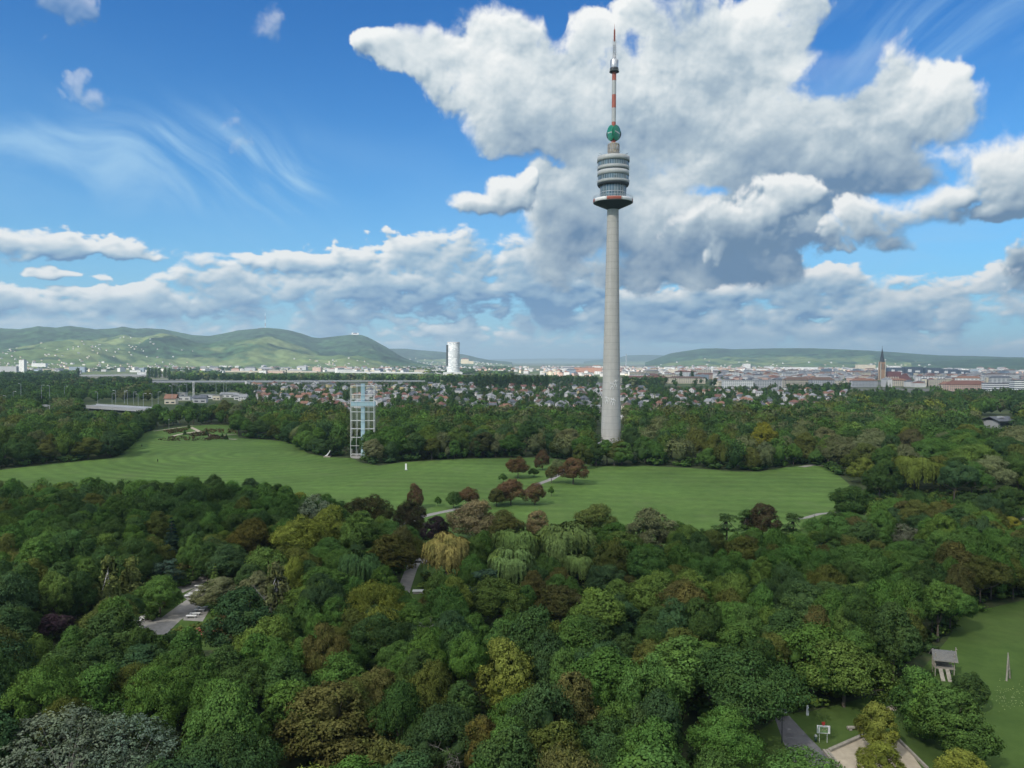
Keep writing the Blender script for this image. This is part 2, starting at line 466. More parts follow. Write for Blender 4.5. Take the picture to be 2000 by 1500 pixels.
def leaf_material(name, use_attr, transl=0.42):
    m, N = new_mat(name)
    if use_attr:
        at_ = N.t.nodes.new('ShaderNodeAttribute'); at_.attribute_name = 'tint'
        base = at_.outputs['Color']
    else:
        base = N.node('ShaderNodeObjectInfo').outputs['Color']
    av = N.t.nodes.new('ShaderNodeAttribute'); av.attribute_name = 'v'
    v = av.outputs['Fac']
    an = N.t.nodes.new('ShaderNodeAttribute'); an.attribute_name = 'nrm'
    vt = N.t.nodes.new('ShaderNodeVectorTransform'); vt.vector_type = 'NORMAL'; vt.convert_from = 'OBJECT'; vt.convert_to = 'WORLD'
    m.node_tree.links.new(an.outputs['Vector'], vt.inputs[0])
    nrm = N.v('NORMALIZE', vt.outputs[0])
    pos = N.node('ShaderNodeNewGeometry').outputs['Position']
    big = N.noise(pos, 0.30, 4.0, 0.65)
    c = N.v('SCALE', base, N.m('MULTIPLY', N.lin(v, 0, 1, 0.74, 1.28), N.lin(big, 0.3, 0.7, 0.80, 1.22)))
    warm = N.v('MULTIPLY', c, (1.22, 1.10, 0.78))
    c = N.mix(N.m('MULTIPLY', N.sstep(N.noise(pos, 0.11, 2.0), 0.5, 0.75), N.sstep(v, 0.3, 1.0)), c, warm)
    c = N.mix(N.m('MULTIPLY', N.sstep(N.noise(pos, 0.33, 4.0, .6), .48, .66), .5), c, N.mix(.55, N.v('SCALE', c, 0.9), (0.10, 0.155, 0.042)))
    c = N.v('MULTIPLY', c, (1.42, 1.34, 1.06))
    d = N.t.nodes.new('ShaderNodeBsdfDiffuse'); N._in(d, 'Color', c); N._in(d, 'Normal', nrm)
    t = N.t.nodes.new('ShaderNodeBsdfTranslucent'); N._in(t, 'Color', N.v('MULTIPLY', c, (1.2, 1.25, 0.7))); N._in(t, 'Normal', nrm)
    mx = N.t.nodes.new('ShaderNodeMixShader'); mx.inputs[0].default_value = transl
    m.node_tree.links.new(d.outputs[0], mx.inputs[1]); m.node_tree.links.new(t.outputs[0], mx.inputs[2])
    return finish(m, N, mx.outputs[0])
LEAF = leaf_material('foliage', False)
LEAF_A = leaf_material('foliage_mass', True)
BARK = matte('bark', (0.10, 0.085, 0.065), 0.35, 3.0, 0.9)
BARK_W = matte('pale_bark', (0.50, 0.49, 0.45), 0.35, 2.5, 0.85)
M_WHITE = matte('white_paint', (0.74, 0.74, 0.72), 0.08, 0.8, 0.5)
M_GREY = matte('grey_paint', (0.35, 0.36, 0.37), 0.12, 0.8, 0.6)
M_DARK = matte('dark_metal', (0.035, 0.037, 0.04), 0.2, 1.5, 0.5)
M_STEEL = matte('galvanised_steel', (0.42, 0.44, 0.46), 0.15, 1.0, 0.45, 0.3)
M_ASPHALT = matte('asphalt', (0.13, 0.13, 0.135), 0.18, 0.7, 0.9)
M_PAVE = matte('paving', (0.24, 0.23, 0.21), 0.2, 0.8, 0.9)
M_SAND = matte('sand', (0.38, 0.33, 0.25), 0.25, 0.6, 0.95)
M_WOOD = matte('grey_timber', (0.27, 0.25, 0.21), 0.3, 2.0, 0.85)
M_CONC = matte('concrete', (0.43, 0.42, 0.385), 0.08, 0.25, 0.85, streak=0.10)
M_GLASS = glass('window_glass', (0.10, 0.15, 0.165))
M_DKGLASS = matte('dark_window', (0.03, 0.036, 0.045), 0.3, 0.8, 0.2, spec=0.8)

# ------------------------------------------------------------------ ground, lawns, paths
def sheet(name, pts, mat, z, kind='structure', label=None, cat=None):
    bm = bmesh.new()
    vs = [bm.verts.new((p[0], p[1], z)) for p in pts]
    bm.faces.new(vs)
    bmesh.ops.triangulate(bm, faces=bm.faces[:])
    for f in bm.faces:
        if f.normal.z < 0: f.normal_flip()
    me = bpy.data.meshes.new(name); bm.to_mesh(me); bm.free()
    me.materials.append(mat)
    o = link(name, me)
    return tag(o, label, cat, None, kind)
def ground_material():
    m, N = new_mat('ground_cover')
    pos = N.node('ShaderNodeNewGeometry').outputs['Position']
    n1, n2, n3 = N.noise(pos, 0.35, 5.0, .65), N.noise(pos, 0.012, 4.0, .6), N.noise(pos, 0.0016, 4.0, .6)
    near = N.mix(N.sstep(n1, .3, .7), (0.028, 0.050, 0.018), (0.065, 0.075, 0.035))
    far = N.mix(N.sstep(n2, .35, .65), (0.045, 0.075, 0.03), (0.12, 0.14, 0.055))
    far = N.mix(N.sstep(n3, .5, .62), far, (0.16, 0.155, 0.14))
    dist = N.v('LENGTH', pos)
    c = N.mix(N.sstep(dist, 500.0, 1500.0), near, far)
    return finish(m, N, principled(N, c, 0.95, 0, 0.1))
def lawn_material(name, stripes=True, dry=0.2, tone=1.0):
    m, N = new_mat(name)
    pos = N.node('ShaderNodeNewGeometry').outputs['Position']
    n1, n2 = N.noise(pos, 0.22, 8.0, .72), N.noise(pos, 0.03, 4.0, .6)
    c = N.mix(N.sstep(n1, .25, .75), (0.064, 0.122, 0.024), (0.102, 0.176, 0.038))
    c = N.mix(N.m('MULTIPLY', N.sstep(n2, .45, .8), dry), c, (0.12, 0.13, 0.05))
    c = N.v('SCALE', c, tone)
    if stripes:
        wob = N.v('SCALE', N.v('SUBTRACT', N.noise(pos, 0.004, 2.0, .4, color=True), (.5, .5, .5)), 70.0)
        x, y, z = N.sep(N.v('ADD', pos, wob))
        amp = N.lin(N.noise(pos, 0.012, 4.0, .65), .38, .66, 0.02, 0.15)
        s = N.m('SINE', N.m('MULTIPLY', N.m('MULTIPLY_ADD', x, 0.10, y), 0.52))
        v = N.v('LENGTH', N.v('SUBTRACT', N.comb(x, y, 0.0), (-150.0, 430.0, 0.0)))
        s2 = N.m('SINE', N.m('MULTIPLY', v, 0.75))
        left = N.sstep(v, 150.0, 90.0)
        band = N.m('ADD', N.m('MULTIPLY', s, N.m('SUBTRACT', 1.0, left)), N.m('MULTIPLY', s2, N.m('MULTIPLY', left, 1.7)))
        c = N.v('SCALE', c, N.m('MULTIPLY_ADD', band, amp, 1.0))
        c = N.v('SCALE', c, N.lin(N.noise(pos, 0.018, 5.0, .65), .3, .7, .78, 1.2))
        worn = N.sstep(N.noise(pos, 0.05, 6.0, .72), .54, .70)
        c = N.mix(N.m('MULTIPLY', worn, .5), c, (0.10, 0.135, 0.05))
    return finish(m, N, principled(N, c, 0.95, 0, 0.15))
GROUND = ground_material()
g_me = bpy.data.meshes.new('ground')
gr = [0, 60, 150, 400, 1000, 2500, 6000, 14000, 30000, 60000]
gv, gf = [(0, 0, 0)], []
GN = 72
for r_ in gr[1:]:
    gv += [(r_ * math.cos(2 * math.pi * k / GN), r_ * math.sin(2 * math.pi * k / GN), 0) for k in range(GN)]
gf += [(0, 1 + k, 1 + (k + 1) % GN) for k in range(GN)]
for j in range(len(gr) - 2):
    a, b = 1 + j * GN, 1 + (j + 1) * GN
    gf += [(a + k, b + k, b + (k + 1) % GN, a + (k + 1) % GN) for k in range(GN)]
g_me.from_pydata(gv, [], gf); g_me.materials.append(GROUND)
tag(link('ground', g_me), kind='structure')

MEADOW_PX = [(-160, 930), (0, 918), (90, 907), (222, 894), (240, 882), (264, 862), (271, 849), (300, 840), (340, 833), (420, 829), (462, 832), (466, 855), (510, 858), (555, 862), (588, 873),
             (600, 885), (640, 893), (690, 895), (702, 903), (740, 910), (782, 903), (908, 896), (988, 895), (1060, 893), (1125, 902), (1160, 911), (1265, 910), (1340, 914), (1440, 921), (1482, 921), (1524, 914), (1580, 908),
             (1611, 912), (1640, 930), (1660, 947), (1640, 970), (1640, 1000), (1720, 1010), (1700, 1060), (1500, 1090), (1200, 1095), (960, 1090), (900, 1110), (820, 1100), (780, 1060), (600, 1010), (400, 990), (200, 985), (-160, 1000)]
LAWN = lawn_material('meadow_grass', tone=0.92)
sheet('meadow', [gnd(*p) for p in MEADOW_PX], LAWN, 0.02)
PLAY_PX = [(1440, 1500), (1480, 1430), (1530, 1395), (1590, 1388), (1700, 1360), (1790, 1320), (1850, 1250), (1880, 1200), (2000, 1172), (2140, 1160), (2180, 1640), (1440, 1640)]
LAWN2 = lawn_material('playground_grass', False, 0.30, 0.66)
sheet('playground_lawn', [gnd(*p) for p in PLAY_PX], LAWN2, 0.02)
sheet('clearing_lawn', [gnd(*p) for p in [(790, 1190), (780, 1100), (830, 1060), (900, 1080), (930, 1190)]], LAWN2, 0.02)
sheet('garden_lawn', [gnd(*p) for p in [(200, 1270), (230, 1180), (350, 1110), (440, 1105), (470, 1150), (440, 1270)]], LAWN2, 0.02)
sheet('grove_lawn', [gnd(*p) for p in [(1735, 1000), (1750, 978), (1880, 985), (1920, 1000), (1860, 1012)]], LAWN2, 0.02)
def strip(name, px, w, mat, z=0.03):
    pts = [gnd(*p) for p in px]
    L, Rr = [], []
    for i, p in enumerate(pts):
        d = (pts[min(i + 1, len(pts) - 1)] - pts[max(i - 1, 0)]).normalized()
        n = Vector((-d.y, d.x, 0)) * w / 2
        L.append(p + n); Rr.append(p - n)
    me = bpy.data.meshes.new(name)
    me.from_pydata([(v.x, v.y, z) for v in L + Rr], [], [(i, len(L) + i, len(L) + i + 1, i + 1) for i in range(len(L) - 1)])
    me.materials.append(mat)
    return tag(link(name, me), kind='structure')
strip('meadow_path', [(700, 1090), (775, 1035), (818, 1011), (850, 1003), (895, 994), (930, 990)], 3.0, M_PAVE)
strip('meadow_path', [(1030, 960), (1052, 945), (1075, 937), (1090, 928), (1105, 918), (1135, 905)], 3.0, M_PAVE)
strip('meadow_path', [(1565, 912), (1590, 908), (1625, 911), (1660, 915)], 3.5, M_PAVE)
strip('meadow_path', [(1545, 1015), (1575, 1011), (1600, 1004), (1640, 1000)], 2.0, M_PAVE)
strip('wood_path', [(785, 1165), (793, 1140), (803, 1112), (812, 1096)], 3.0, M_PAVE)
strip('wood_path', [(790, 1092), (812, 1094), (840, 1096)], 5.0, M_PAVE)
strip('garden_path', [(300, 1240), (330, 1212), (372, 1180), (420, 1148), (470, 1120)], 4.5, M_PAVE)
strip('garden_path', [(225, 1205), (262, 1195), (300, 1175), (370, 1145), (412, 1122)], 4.0, M_PAVE)
strip('garden_path', [(20, 1285), (50, 1288), (95, 1284)], 3.2, M_PAVE)
strip('garden_path', [(10, 1345), (36, 1326), (60, 1310)], 3.2, M_PAVE)
strip('side_path', [(1965, 985), (1992, 1006), (2020, 1022), (2060, 1040)], 4.0, M_PAVE)
sheet('garden_terrace', [gnd(*p) for p in [(256, 1214), (300, 1203), (328, 1212), (300, 1234), (262, 1226)]], M_PAVE, 0.045)
sheet('garden_terrace', [gnd(*p) for p in [(360, 1194), (396, 1184), (410, 1190), (396, 1214), (358, 1212)]], M_PAVE, 0.045)
sheet('garden_terrace', [gnd(*p) for p in [(356, 1164), (392, 1142), (414, 1150), (408, 1170), (372, 1176)]], M_PAVE, 0.045)
# the asphalt path and the sand pit of the playground, lower right
sheet('asphalt_path', [gnd(*p) for p in [(1513, 1402), (1541, 1398), (1580, 1440), (1612, 1472), (1650, 1512), (1690, 1560), (1580, 1560), (1556, 1500), (1530, 1450)]], M_ASPHALT, 0.03)
sheet('sand_pit', [gnd(*p) for p in [(1622, 1470), (1680, 1442), (1716, 1432), (1760, 1445), (1800, 1500), (1830, 1560), (1690, 1560)]], M_SAND, 0.03)
sheet('sand_pit', [gnd(*p) for p in [(1727, 1383), (1740, 1378), (1752, 1382), (1750, 1388), (1733, 1390)]], M_SAND, 0.03)

# ------------------------------------------------------------------ hills
HN = Noise2(301)
def hill_material(name, forest, field, vine, houses_tone=(0.2, 0.2, 0.19)):
    m, N = new_mat(name)
    pos = N.node('ShaderNodeNewGeometry').outputs['Position']
    at_ = N.t.nodes.new('ShaderNodeAttribute'); at_.attribute_name = 'slope_t'
    t = at_.outputs['Fac']
    fine = N.noise(pos, 0.02, 6.0, .7)
    n1 = N.noise(pos, 0.0016, 4.0, .6)
    f = N.v('SCALE', forest, N.lin(fine, .36, .64, .25, 1.9))
    f = N.v('SCALE', f, N.lin(N.noise(pos, 0.0045, 5.0, .65), .35, .65, .55, 1.5))
    cells = N.voro(N.v('MULTIPLY', pos, (1.0, 0.45, 2.0)), 0.0042, out='Color')
    v = N.mix(N.sep(cells)[0], vine, field)
    v = N.v('SCALE', v, N.lin(fine, .32, .68, .6, 1.4))
    x, y, z = N.sep(pos)
    rows = N.m('SINE', N.m('MULTIPLY', N.m('MULTIPLY_ADD', x, 0.7, N.m('MULTIPLY', z, 3.0)), 0.09))
    v = N.v('SCALE', v, N.m('MULTIPLY_ADD', rows, 0.10, 1.0))
    k = N.m('ADD', t, N.m('MULTIPLY', N.m('SUBTRACT', n1, .5), 1.5))
    c = N.mix(N.sstep(k, .42, .52), v, f)
    tree = N.sstep(N.noise(pos, 0.005, 6.0, .72), .52, .58)
    c = N.mix(N.m('MULTIPLY', tree, .85), c, f)
    return finish(m, N, principled(N, c, 0.95, 0, 0.05))
def ridge_height(prof, px, D):
    ys = np.interp(px, [p[0] for p in prof], [p[1] for p in prof])
    return ys
def hill(name, prof, px0, px1, nx, D, depth, mat, noise_amp, seed, power=1.25, back=0.5, ridge_t=None):
    """terrain whose crest follows the skyline; px are columns of the photograph, D the distance of the crest"""
    nr = 90
    xs = np.linspace(px0, px1, nx)
    ts = np.concatenate([np.linspace(0, 1, nr), 1 + back * np.linspace(0.06, 1, 18)])
    V_, T_ = [], []
    ys = np.interp(xs, [p[0] for p in prof], [p[1] for p in prof])
    dirs = []
    for px, py in zip(xs, ys):
        d = ray(float(px), float(py)); hd = math.hypot(d.x, d.y)
        dirs.append((d.x / hd, d.y / hd, d.z / hd))
    dirs = np.array(dirs)
    hcrest = np.maximum(CAM_H + dirs[:, 2] * D + HN.fbm(xs * .07 + seed, xs * 0 + .5, 3) * 2.5, 2.0)
    for t in ts:
        r_ = D - depth * (1 - t)
        X, Y = dirs[:, 0] * r_, dirs[:, 1] * r_
        if t <= 1:
            s = np.full_like(X, t ** power * (1 - .12 * math.sin(math.pi * t)))
        else: s = np.full_like(X, max(0.0, 1 - ((t - 1) / back) ** 1.5))
        env = 4 * t * (1 - t) if t < 1 else 0.0
        n = HN.fbm(X * .0011 + seed, Y * .0011 + seed, 5) * noise_amp * env * (.3 + hcrest / 250)
        lim = CAM_H + (hcrest - CAM_H) * r_ / D                      # stay below the crest's sight line
        z = hcrest * s + n
        z = np.where(t < 1, np.minimum(z, lim - (1 - t) * 6), z)
        z = np.maximum(z, -1.0)
        V_.append(np.stack([X, Y, z], 1)); T_.append(np.full(nx, min(t, 1.0)))
    V_ = np.concatenate(V_); T_ = np.concatenate(T_)
    rows = len(ts)
    f = [(j * nx + i, j * nx + i + 1, (j + 1) * nx + i + 1, (j + 1) * nx + i) for j in range(rows - 1) for i in range(nx - 1)]
    me = bpy.data.meshes.new(name)
    me.from_pydata(V_.tolist(), [], f)
    me.polygons.foreach_set('use_smooth', [True] * len(f))
    a = me.attributes.new('slope_t', 'FLOAT', 'POINT'); a.data.foreach_set('value', T_.astype(np.float32))
    me.materials.append(mat)
    o = tag(link(name, me), kind='structure')
    return o, V_.reshape(rows, nx, 3), T_.reshape(rows, nx)
FOREST, FIELD, VINE = (0.026, 0.054, 0.024), (0.14, 0.175, 0.068), (0.078, 0.122, 0.045)
H_MAT = hill_material('wooded_hill', FOREST, FIELD, VINE)
H_MAT2 = hill_material('far_wooded_hill', (0.03, 0.055, 0.03), (0.17, 0.20, 0.08), (0.10, 0.14, 0.06))
LEFT_PROF = [(-900, 662), (-500, 650), (-250, 644), (-100, 640), (0, 641), (40, 643), (75, 637), (110, 640), (135, 636), (165, 640), (185, 643), (215, 642), (240, 638), (265, 642), (285, 641), (320, 643), (350, 649),
             (380, 655), (410, 656), (440, 651), (465, 645), (500, 642), (520, 640), (545, 642), (570, 646), (590, 652), (610, 659), (625, 660), (645, 658), (665, 656), (685, 654), (705, 654), (715, 657), (735, 667),
             (755, 678), (775, 691), (790, 699), (810, 706), (840, 713), (880, 720)]
HILL_A = hill('hills', LEFT_PROF, -900, 880, 520, 6700.0, 3000.0, H_MAT, 130.0, 3.0, power=1.35)
HILL_B = hill('hills', [(640, 694), (700, 688), (762, 681), (790, 681), (820, 684), (850, 686), (870, 688), (900, 691), (920, 695), (935, 699), (955, 703), (1000, 707)], 640, 1000, 160, 9500.0, 2500.0, H_MAT2, 40.0, 9.0)
HILL_C = hill('hills', [(1140, 706), (1209, 698), (1225, 694), (1260, 693), (1275, 693), (1290, 694), (1330, 698), (1380, 703)], 1140, 1380, 110, 14500.0, 3000.0, H_MAT2, 30.0, 14.0)
HILL_D = hill('hills', [(1260, 708), (1278, 702), (1290, 697), (1310, 690), (1335, 686), (1370, 681), (1400, 680), (1430, 682), (1480, 681), (1530, 680), (1580, 680), (1640, 682), (1700, 685), (1750, 688), (1800, 692), (1850, 694.5),
             (1900, 695), (1950, 697), (2000, 698), (2200, 700), (2500, 699), (2900, 702)], 1260, 2900, 420, 9000.0, 2800.0, H_MAT, 110.0, 21.0, power=1.2)
HILL_E = hill('hills', [(700, 704), (900, 702.5), (1000, 701), (1090, 700), (1160, 700.5), (1250, 700), (1400, 703)], 700, 1400, 120, 21000.0, 3000.0, H_MAT2, 10.0, 30.0)
HILL_F = hill('hills', [(1780, 709), (1830, 706), (1880, 703), (1930, 701), (1990, 700.5), (2100, 701), (2400, 702)], 1780, 2400, 140, 7000.0, 1200.0, hill_material('dark_wooded_ridge', (0.03, 0.055, 0.03), (0.04, 0.07, 0.03), (0.035, 0.06, 0.03)), 20.0, 33.0)
def hill_at(H, col, t):
    """a point on a hill: col 0..1 across it, t 0..1 up its slope"""
    V_ = H[1]
    j = min(int(t * 89), 89); i = int(col * (V_.shape[1] - 1))
    return Vector(V_[j, i].tolist())

# ------------------------------------------------------------------ the concrete lookout tower
M_RED = matte('red_paint', (0.36, 0.105, 0.07), 0.12, 0.7, 0.6)
M_LTGREY = matte('light_grey_panel', (0.40, 0.415, 0.40), 0.10, 0.5, 0.55, streak=0.08)
M_PODDK = matte('dark_soffit', (0.045, 0.055, 0.06), 0.2, 0.4, 0.6)
M_GREEN = matte('green_gloss', (0.018, 0.22, 0.12), 0.25, 0.35, 0.28, spec=0.6)
M_TAN = matte('tan_rendered_concrete', (0.30, 0.265, 0.20), 0.25, 0.9, 0.85)
M_CHROME = matte('silver_cladding', (0.45, 0.47, 0.48), 0.2, 0.4, 0.3, 0.6)
TB = at(1193, 858, 462.0)
TB = Vector((TB.x, 462.0, 0.0))
tw = empty('lookout_tower', TB, 0.0, 'tall tapering concrete lookout tower with round glazed pods and a red and white mast', 'tower')
# shaft, slightly concave like the real one, with a lift-shaft rib on its left side
prof = []
for k in range(41):
    z = 146.0 * k / 40
    r_ = 3.35 + 2.75 * (1 - z / 146.0) ** 1.15
    prof.append((r_, z))
MB().lathe(prof, 40).build('shaft', M_CONC, tw)
cl = matte('concrete_joint', (0.27, 0.265, 0.25), 0.1, 0.3, 0.9)
j = MB()
for k in range(1, 36):
    z = 4.0 * k
    r_ = 3.35 + 2.75 * (1 - z / 146.0) ** 1.15
    j.lathe([(r_ + .012, z - .07), (r_ + .035, z), (r_ + .012, z + .07)], 40)
tag(j.build('casting_joint', cl, tw), kind='stuff')
# dancing light-tube figures fixed to the shaft
fm = MB()
def on_shaft(az, z, off=0.15):
    r_ = 3.35 + 2.75 * (1 - z / 146.0) ** 1.15 + off
    return (r_ * math.sin(az), -r_ * math.cos(az), z)
def figure(parent, az, z, s, flip):
    b = MB()
    pts = {'head': (0, 3.6), 'neck': (0, 3.0), 'hip': (.15 * flip, 1.6), 'la': (-.95, 3.5), 'le': (-.6, 2.7), 'ra': (.9, 2.1), 're': (.65, 2.8), 'lk': (-.5, .9), 'lf': (-.55, 0), 'rk': (.65, 1.0), 'rf': (.35, .1)}
    q = {k: on_shaft(az + x * flip * s / 5.0, z + y * s) for k, (x, y) in pts.items()}
    for a, c in (('neck', 'hip'), ('neck', 'le'), ('le', 'la'), ('neck', 're'), ('re', 'ra'), ('hip', 'lk'), ('lk', 'lf'), ('hip', 'rk'), ('rk', 'rf'), ('neck', 'head')):
        b.tube(q[a], q[c], .13 * s, n=5)
    b.build('light_tube_figure', M_WHITE, parent)
for az, z, s, f_ in ((-.05, 36.0, 1.25, 1), (.35, 37.5, 1.2, -1), (-.62, 27.5, 1.25, 1), (-.1, 27.0, 1.15, -1), (.12, 26.5, 1.2, 1)):
    figure(tw, az, z, s, f_)
MB().lathe([(3.3, 143.3), (3.75, 143.6), (5.2, 144.3), (8.4, 145.7), (11.3, 147.0), (11.7, 147.25)], 56).build('flared_underside', M_PODDK, tw)
# terrace rim: alternating white and red panels
deck = MB().lathe([(11.7, 147.25), (11.75, 147.3), (11.75, 149.35), (11.55, 149.4), (11.3, 149.35), (7.4, 149.35)], 56)
deck.build('terrace_deck', M_LTGREY, tw)
for k in range(8):
    a0 = R(-117 + 45 * k + 2) ; a1 = a0 + R(41.5)
    MB().lathe([(11.80, 147.42), (11.84, 147.45), (11.84, 149.2), (11.80, 149.25)], 10, a0=a0, a1=a1).build('rim_panel', M_RED if k % 2 == 0 else M_WHITE, tw)
rl = MB()
for k in range(64):
    a = 2 * math.pi * k / 64
    x, y = 11.55 * math.cos(a), 11.55 * math.sin(a)
    rl.tube((x, y, 149.3), (x * 1.01, y * 1.01, 150.75), .05, n=4)
for z, r_ in ((150.75, 11.66), (150.3, 11.63)):
    rl.lathe([(r_ - .05, z - .05), (r_ + .05, z), (r_ - .05, z + .06)], 56)
rl.build('railing', M_STEEL, tw)
MB().lathe([(7.7, 149.4), (7.7, 157.6)], 56).build('lobby_glazing', M_GLASS, tw)
mu = MB()
for k in range(28):
    a = 2 * math.pi * k / 28
    mu.box((7.78 * math.cos(a), 7.78 * math.sin(a), 153.5), (.22, .16, 8.1), a)
mu.lathe([(7.72, 153.0), (7.82, 153.05), (7.82, 153.3), (7.72, 153.35)], 56)
mu.build('mullion', M_STEEL, tw)
MB().lathe([(7.4, 157.3), (8.9, 157.05), (9.45, 158.0), (9.5, 158.6)], 56).build('soffit_ring', M_PODDK, tw)
# pod: wall bands and window bands
def band(z0, z1, r0=9.5, r1=None, lip=.12):
    r1 = r0 if r1 is None else r1
    MB().lathe([(r0 - .6, z0), (r0, z0 + .02), (r1 + lip * .3, (z0 + z1) / 2), (r1, z1 - .02), (r1 - .6, z1)], 56).build('wall_band', M_LTGREY, tw)
def winband(z0, z1, r_=9.2):
    MB().lathe([(r_, z0 - .1), (r_, z1 + .1)], 56).build('window_band', M_GLASS, tw)
    b = MB()
    for k in range(40):
        a = 2 * math.pi * (k + .5) / 40
        b.box((r_ * math.cos(a), r_ * math.sin(a), (z0 + z1) / 2), (.16, .14, z1 - z0 + .1), a)
    b.build('window_bar', M_STEEL, tw)
band(158.6, 160.2); winband(160.2, 163.0, 9.15); band(163.0, 165.9, 9.42)
MB().lathe([(9.1, 165.8), (9.1, 166.5)], 56).build('shadow_gap', M_DKGLASS, tw)
band(166.5, 168.5, 9.42); winband(168.5, 171.3, 9.15); band(171.3, 174.3, 9.62)
MB().lathe([(9.1, 174.25), (8.9, 174.5), (0.1, 174.9)], 56).build('pod_roof', M_GREY, tw)
hr = MB()
for z, r_ in ((168.35, 9.75), (160.0, 9.78)):
    hr.lathe([(r_ - .05, z), (r_ + .05, z + .06), (r_ - .05, z + .12)], 56)
    for k in range(40):
        a = 2 * math.pi * k / 40
        hr.tube((9.4 * math.cos(a), 9.4 * math.sin(a), z - .3), (r_ * math.cos(a), r_ * math.sin(a), z + .05), .04, n=4)
hr.build('cleaning_rail', M_WHITE, tw)
# technical storey with aerials
MB().lathe([(3.3, 174.6), (3.3, 182.0), (3.05, 182.4), (1.2, 182.6)], 24).build('technical_storey', M_TAN, tw)
b = MB()
for k in range(20):
    a = 2 * math.pi * k / 20 + rnd.uniform(-.05, .05)
    z0 = 175 + rnd.uniform(0, 3); z1 = 181 + rnd.uniform(0, 2.6)
    b.box((3.55 * math.cos(a), 3.55 * math.sin(a), (z0 + z1) / 2), (.28, .34, (z1 - z0) * .55), a)
    b.tube((3.45 * math.cos(a), 3.45 * math.sin(a), 174.8), (3.45 * math.cos(a), 3.45 * math.sin(a), z1), .07, n=4)
for z in (176.5, 179.0, 181.6):
    b.lathe([(3.3, z), (3.5, z + .05), (3.5, z + .16), (3.3, z + .2)], 24)
b.build('aerial_frame', M_GREY, tw)
for a, r_, h in ((2.5, 6.8, 2.0), (2.9, 7.4, 1.1), (-.05, 6.9, 1.6), (.25, 7.5, 1.0), (-.5, 7.6, .8), (3.5, 7.8, .9), (-1.2, 7.2, .9)):
    x, y = r_ * math.cos(a), r_ * math.sin(a)
    MB().tube((x, y, 174.6), (x, y, 174.7 + h), .07, n=5).tube((x, y, 174.7 + h * .8), (x * 1.25, y * 1.25, 175.1 + h), .06, n=5).box((x, y, 174.75), (.5, .5, .35)).build('roof_aerial', M_DARK, tw)
# red and white mast, green discs
b = MB()
for z0, z1, c in ((182.5, 195.2, 0), (195.2, 203.5, 1), (203.5, 211.3, 0), (211.3, 219.6, 1), (219.6, 224.5, 0)):
    MB().lathe([(1.27, z0), (1.24, z1)], 20).build('mast_section', M_RED if c == 0 else M_LTGREY, tw)
def disc(ang, side):
    g = MB()
    n_, m_ = 40, 10
    vs, fs = [], []
    for jn in range(m_ + 1):
        t = jn / m_
        for k in range(n_):
            a = 2 * math.pi * k / n_
            vs.append((4.45 * t * math.cos(a), 0.7 * (1 - t * t), 4.45 * t * math.sin(a)))
    for jn in range(m_):
        for k in range(n_): fs.append((jn * n_ + k, jn * n_ + (k + 1) % n_, (jn + 1) * n_ + (k + 1) % n_, (jn + 1) * n_ + k))
    g.add(vs, fs, 0, True)
    g.add([(4.45 * math.cos(2 * math.pi * k / n_), 0, 4.45 * math.sin(2 * math.pi * k / n_)) for k in range(n_)] + [(3.9 * math.cos(2 * math.pi * k / n_), -.55, 3.9 * math.sin(2 * math.pi * k / n_)) for k in range(n_)],
          [(k, (k + 1) % n_, n_ + (k + 1) % n_, n_ + k) for k in range(n_)] + [tuple(range(n_, 2 * n_))], 1, True)
    o = g.build('green_disc', [M_GREEN, M_DARK], tw)
    o.location = (2.05 * math.cos(ang), 2.05 * math.sin(ang), 188.6)
    o.rotation_euler = (R(-4), 0, ang - math.pi / 2)
    # a row of small pale letter strokes low on the face: not readable from here
    s = MB()
    rr = random.Random(side)
    x = -2.6
    while x < 2.6:
        t = math.hypot(x, .2) / 4.45
        s.box((x, 0.7 * (1 - t * t) + .05, .2 + x * .12), (.28, .06, .75 if rr.random() < .5 else .55), 0)
        x += .52
    w = s.build('white_lettering', M_WHITE, o)
disc(R(-90 + 47), 1); disc(R(-90 - 66), 2); disc(R(90 - 10), 3)
for k in range(6):
    a = k * math.pi / 3
    MB().tube((1.2 * math.cos(a), 1.2 * math.sin(a), 185 + (k % 2) * 5), (2.6 * math.cos(a), 2.6 * math.sin(a), 185 + (k % 2) * 5), .12, n=5).build('disc_bracket', M_DARK, tw)
MB().lathe([(1.5, 224.3), (2.9, 224.6), (2.9, 224.9), (1.4, 225.0)], 24).build('mast_gallery', M_DARK, tw)
b = MB()
for k in range(12):
    a = 2 * math.pi * k / 12
    b.tube((2.85 * math.cos(a), 2.85 * math.sin(a), 224.8), (2.85 * math.cos(a), 2.85 * math.sin(a), 226.0), .05, n=4)
b.lathe([(2.8, 226.0), (2.9, 226.05), (2.8, 226.1)], 24)
b.build('gallery_railing', M_STEEL, tw)
MB().lathe([(1.7, 225.0), (2.25, 225.3), (2.4, 226.4), (2.45, 231.4), (2.2, 231.8), (1.4, 232.0)], 28).build('mast_cabin', M_CHROME, tw)
MB().lathe([(2.46, 225.6), (2.52, 225.7), (2.52, 226.8), (2.46, 226.9)], 28).build('cabin_skirt', M_DARK, tw)
MB().lathe([(1.15, 232.0), (1.1, 234.4), (.5, 234.6)], 20).build('mast_neck', M_GREY, tw)
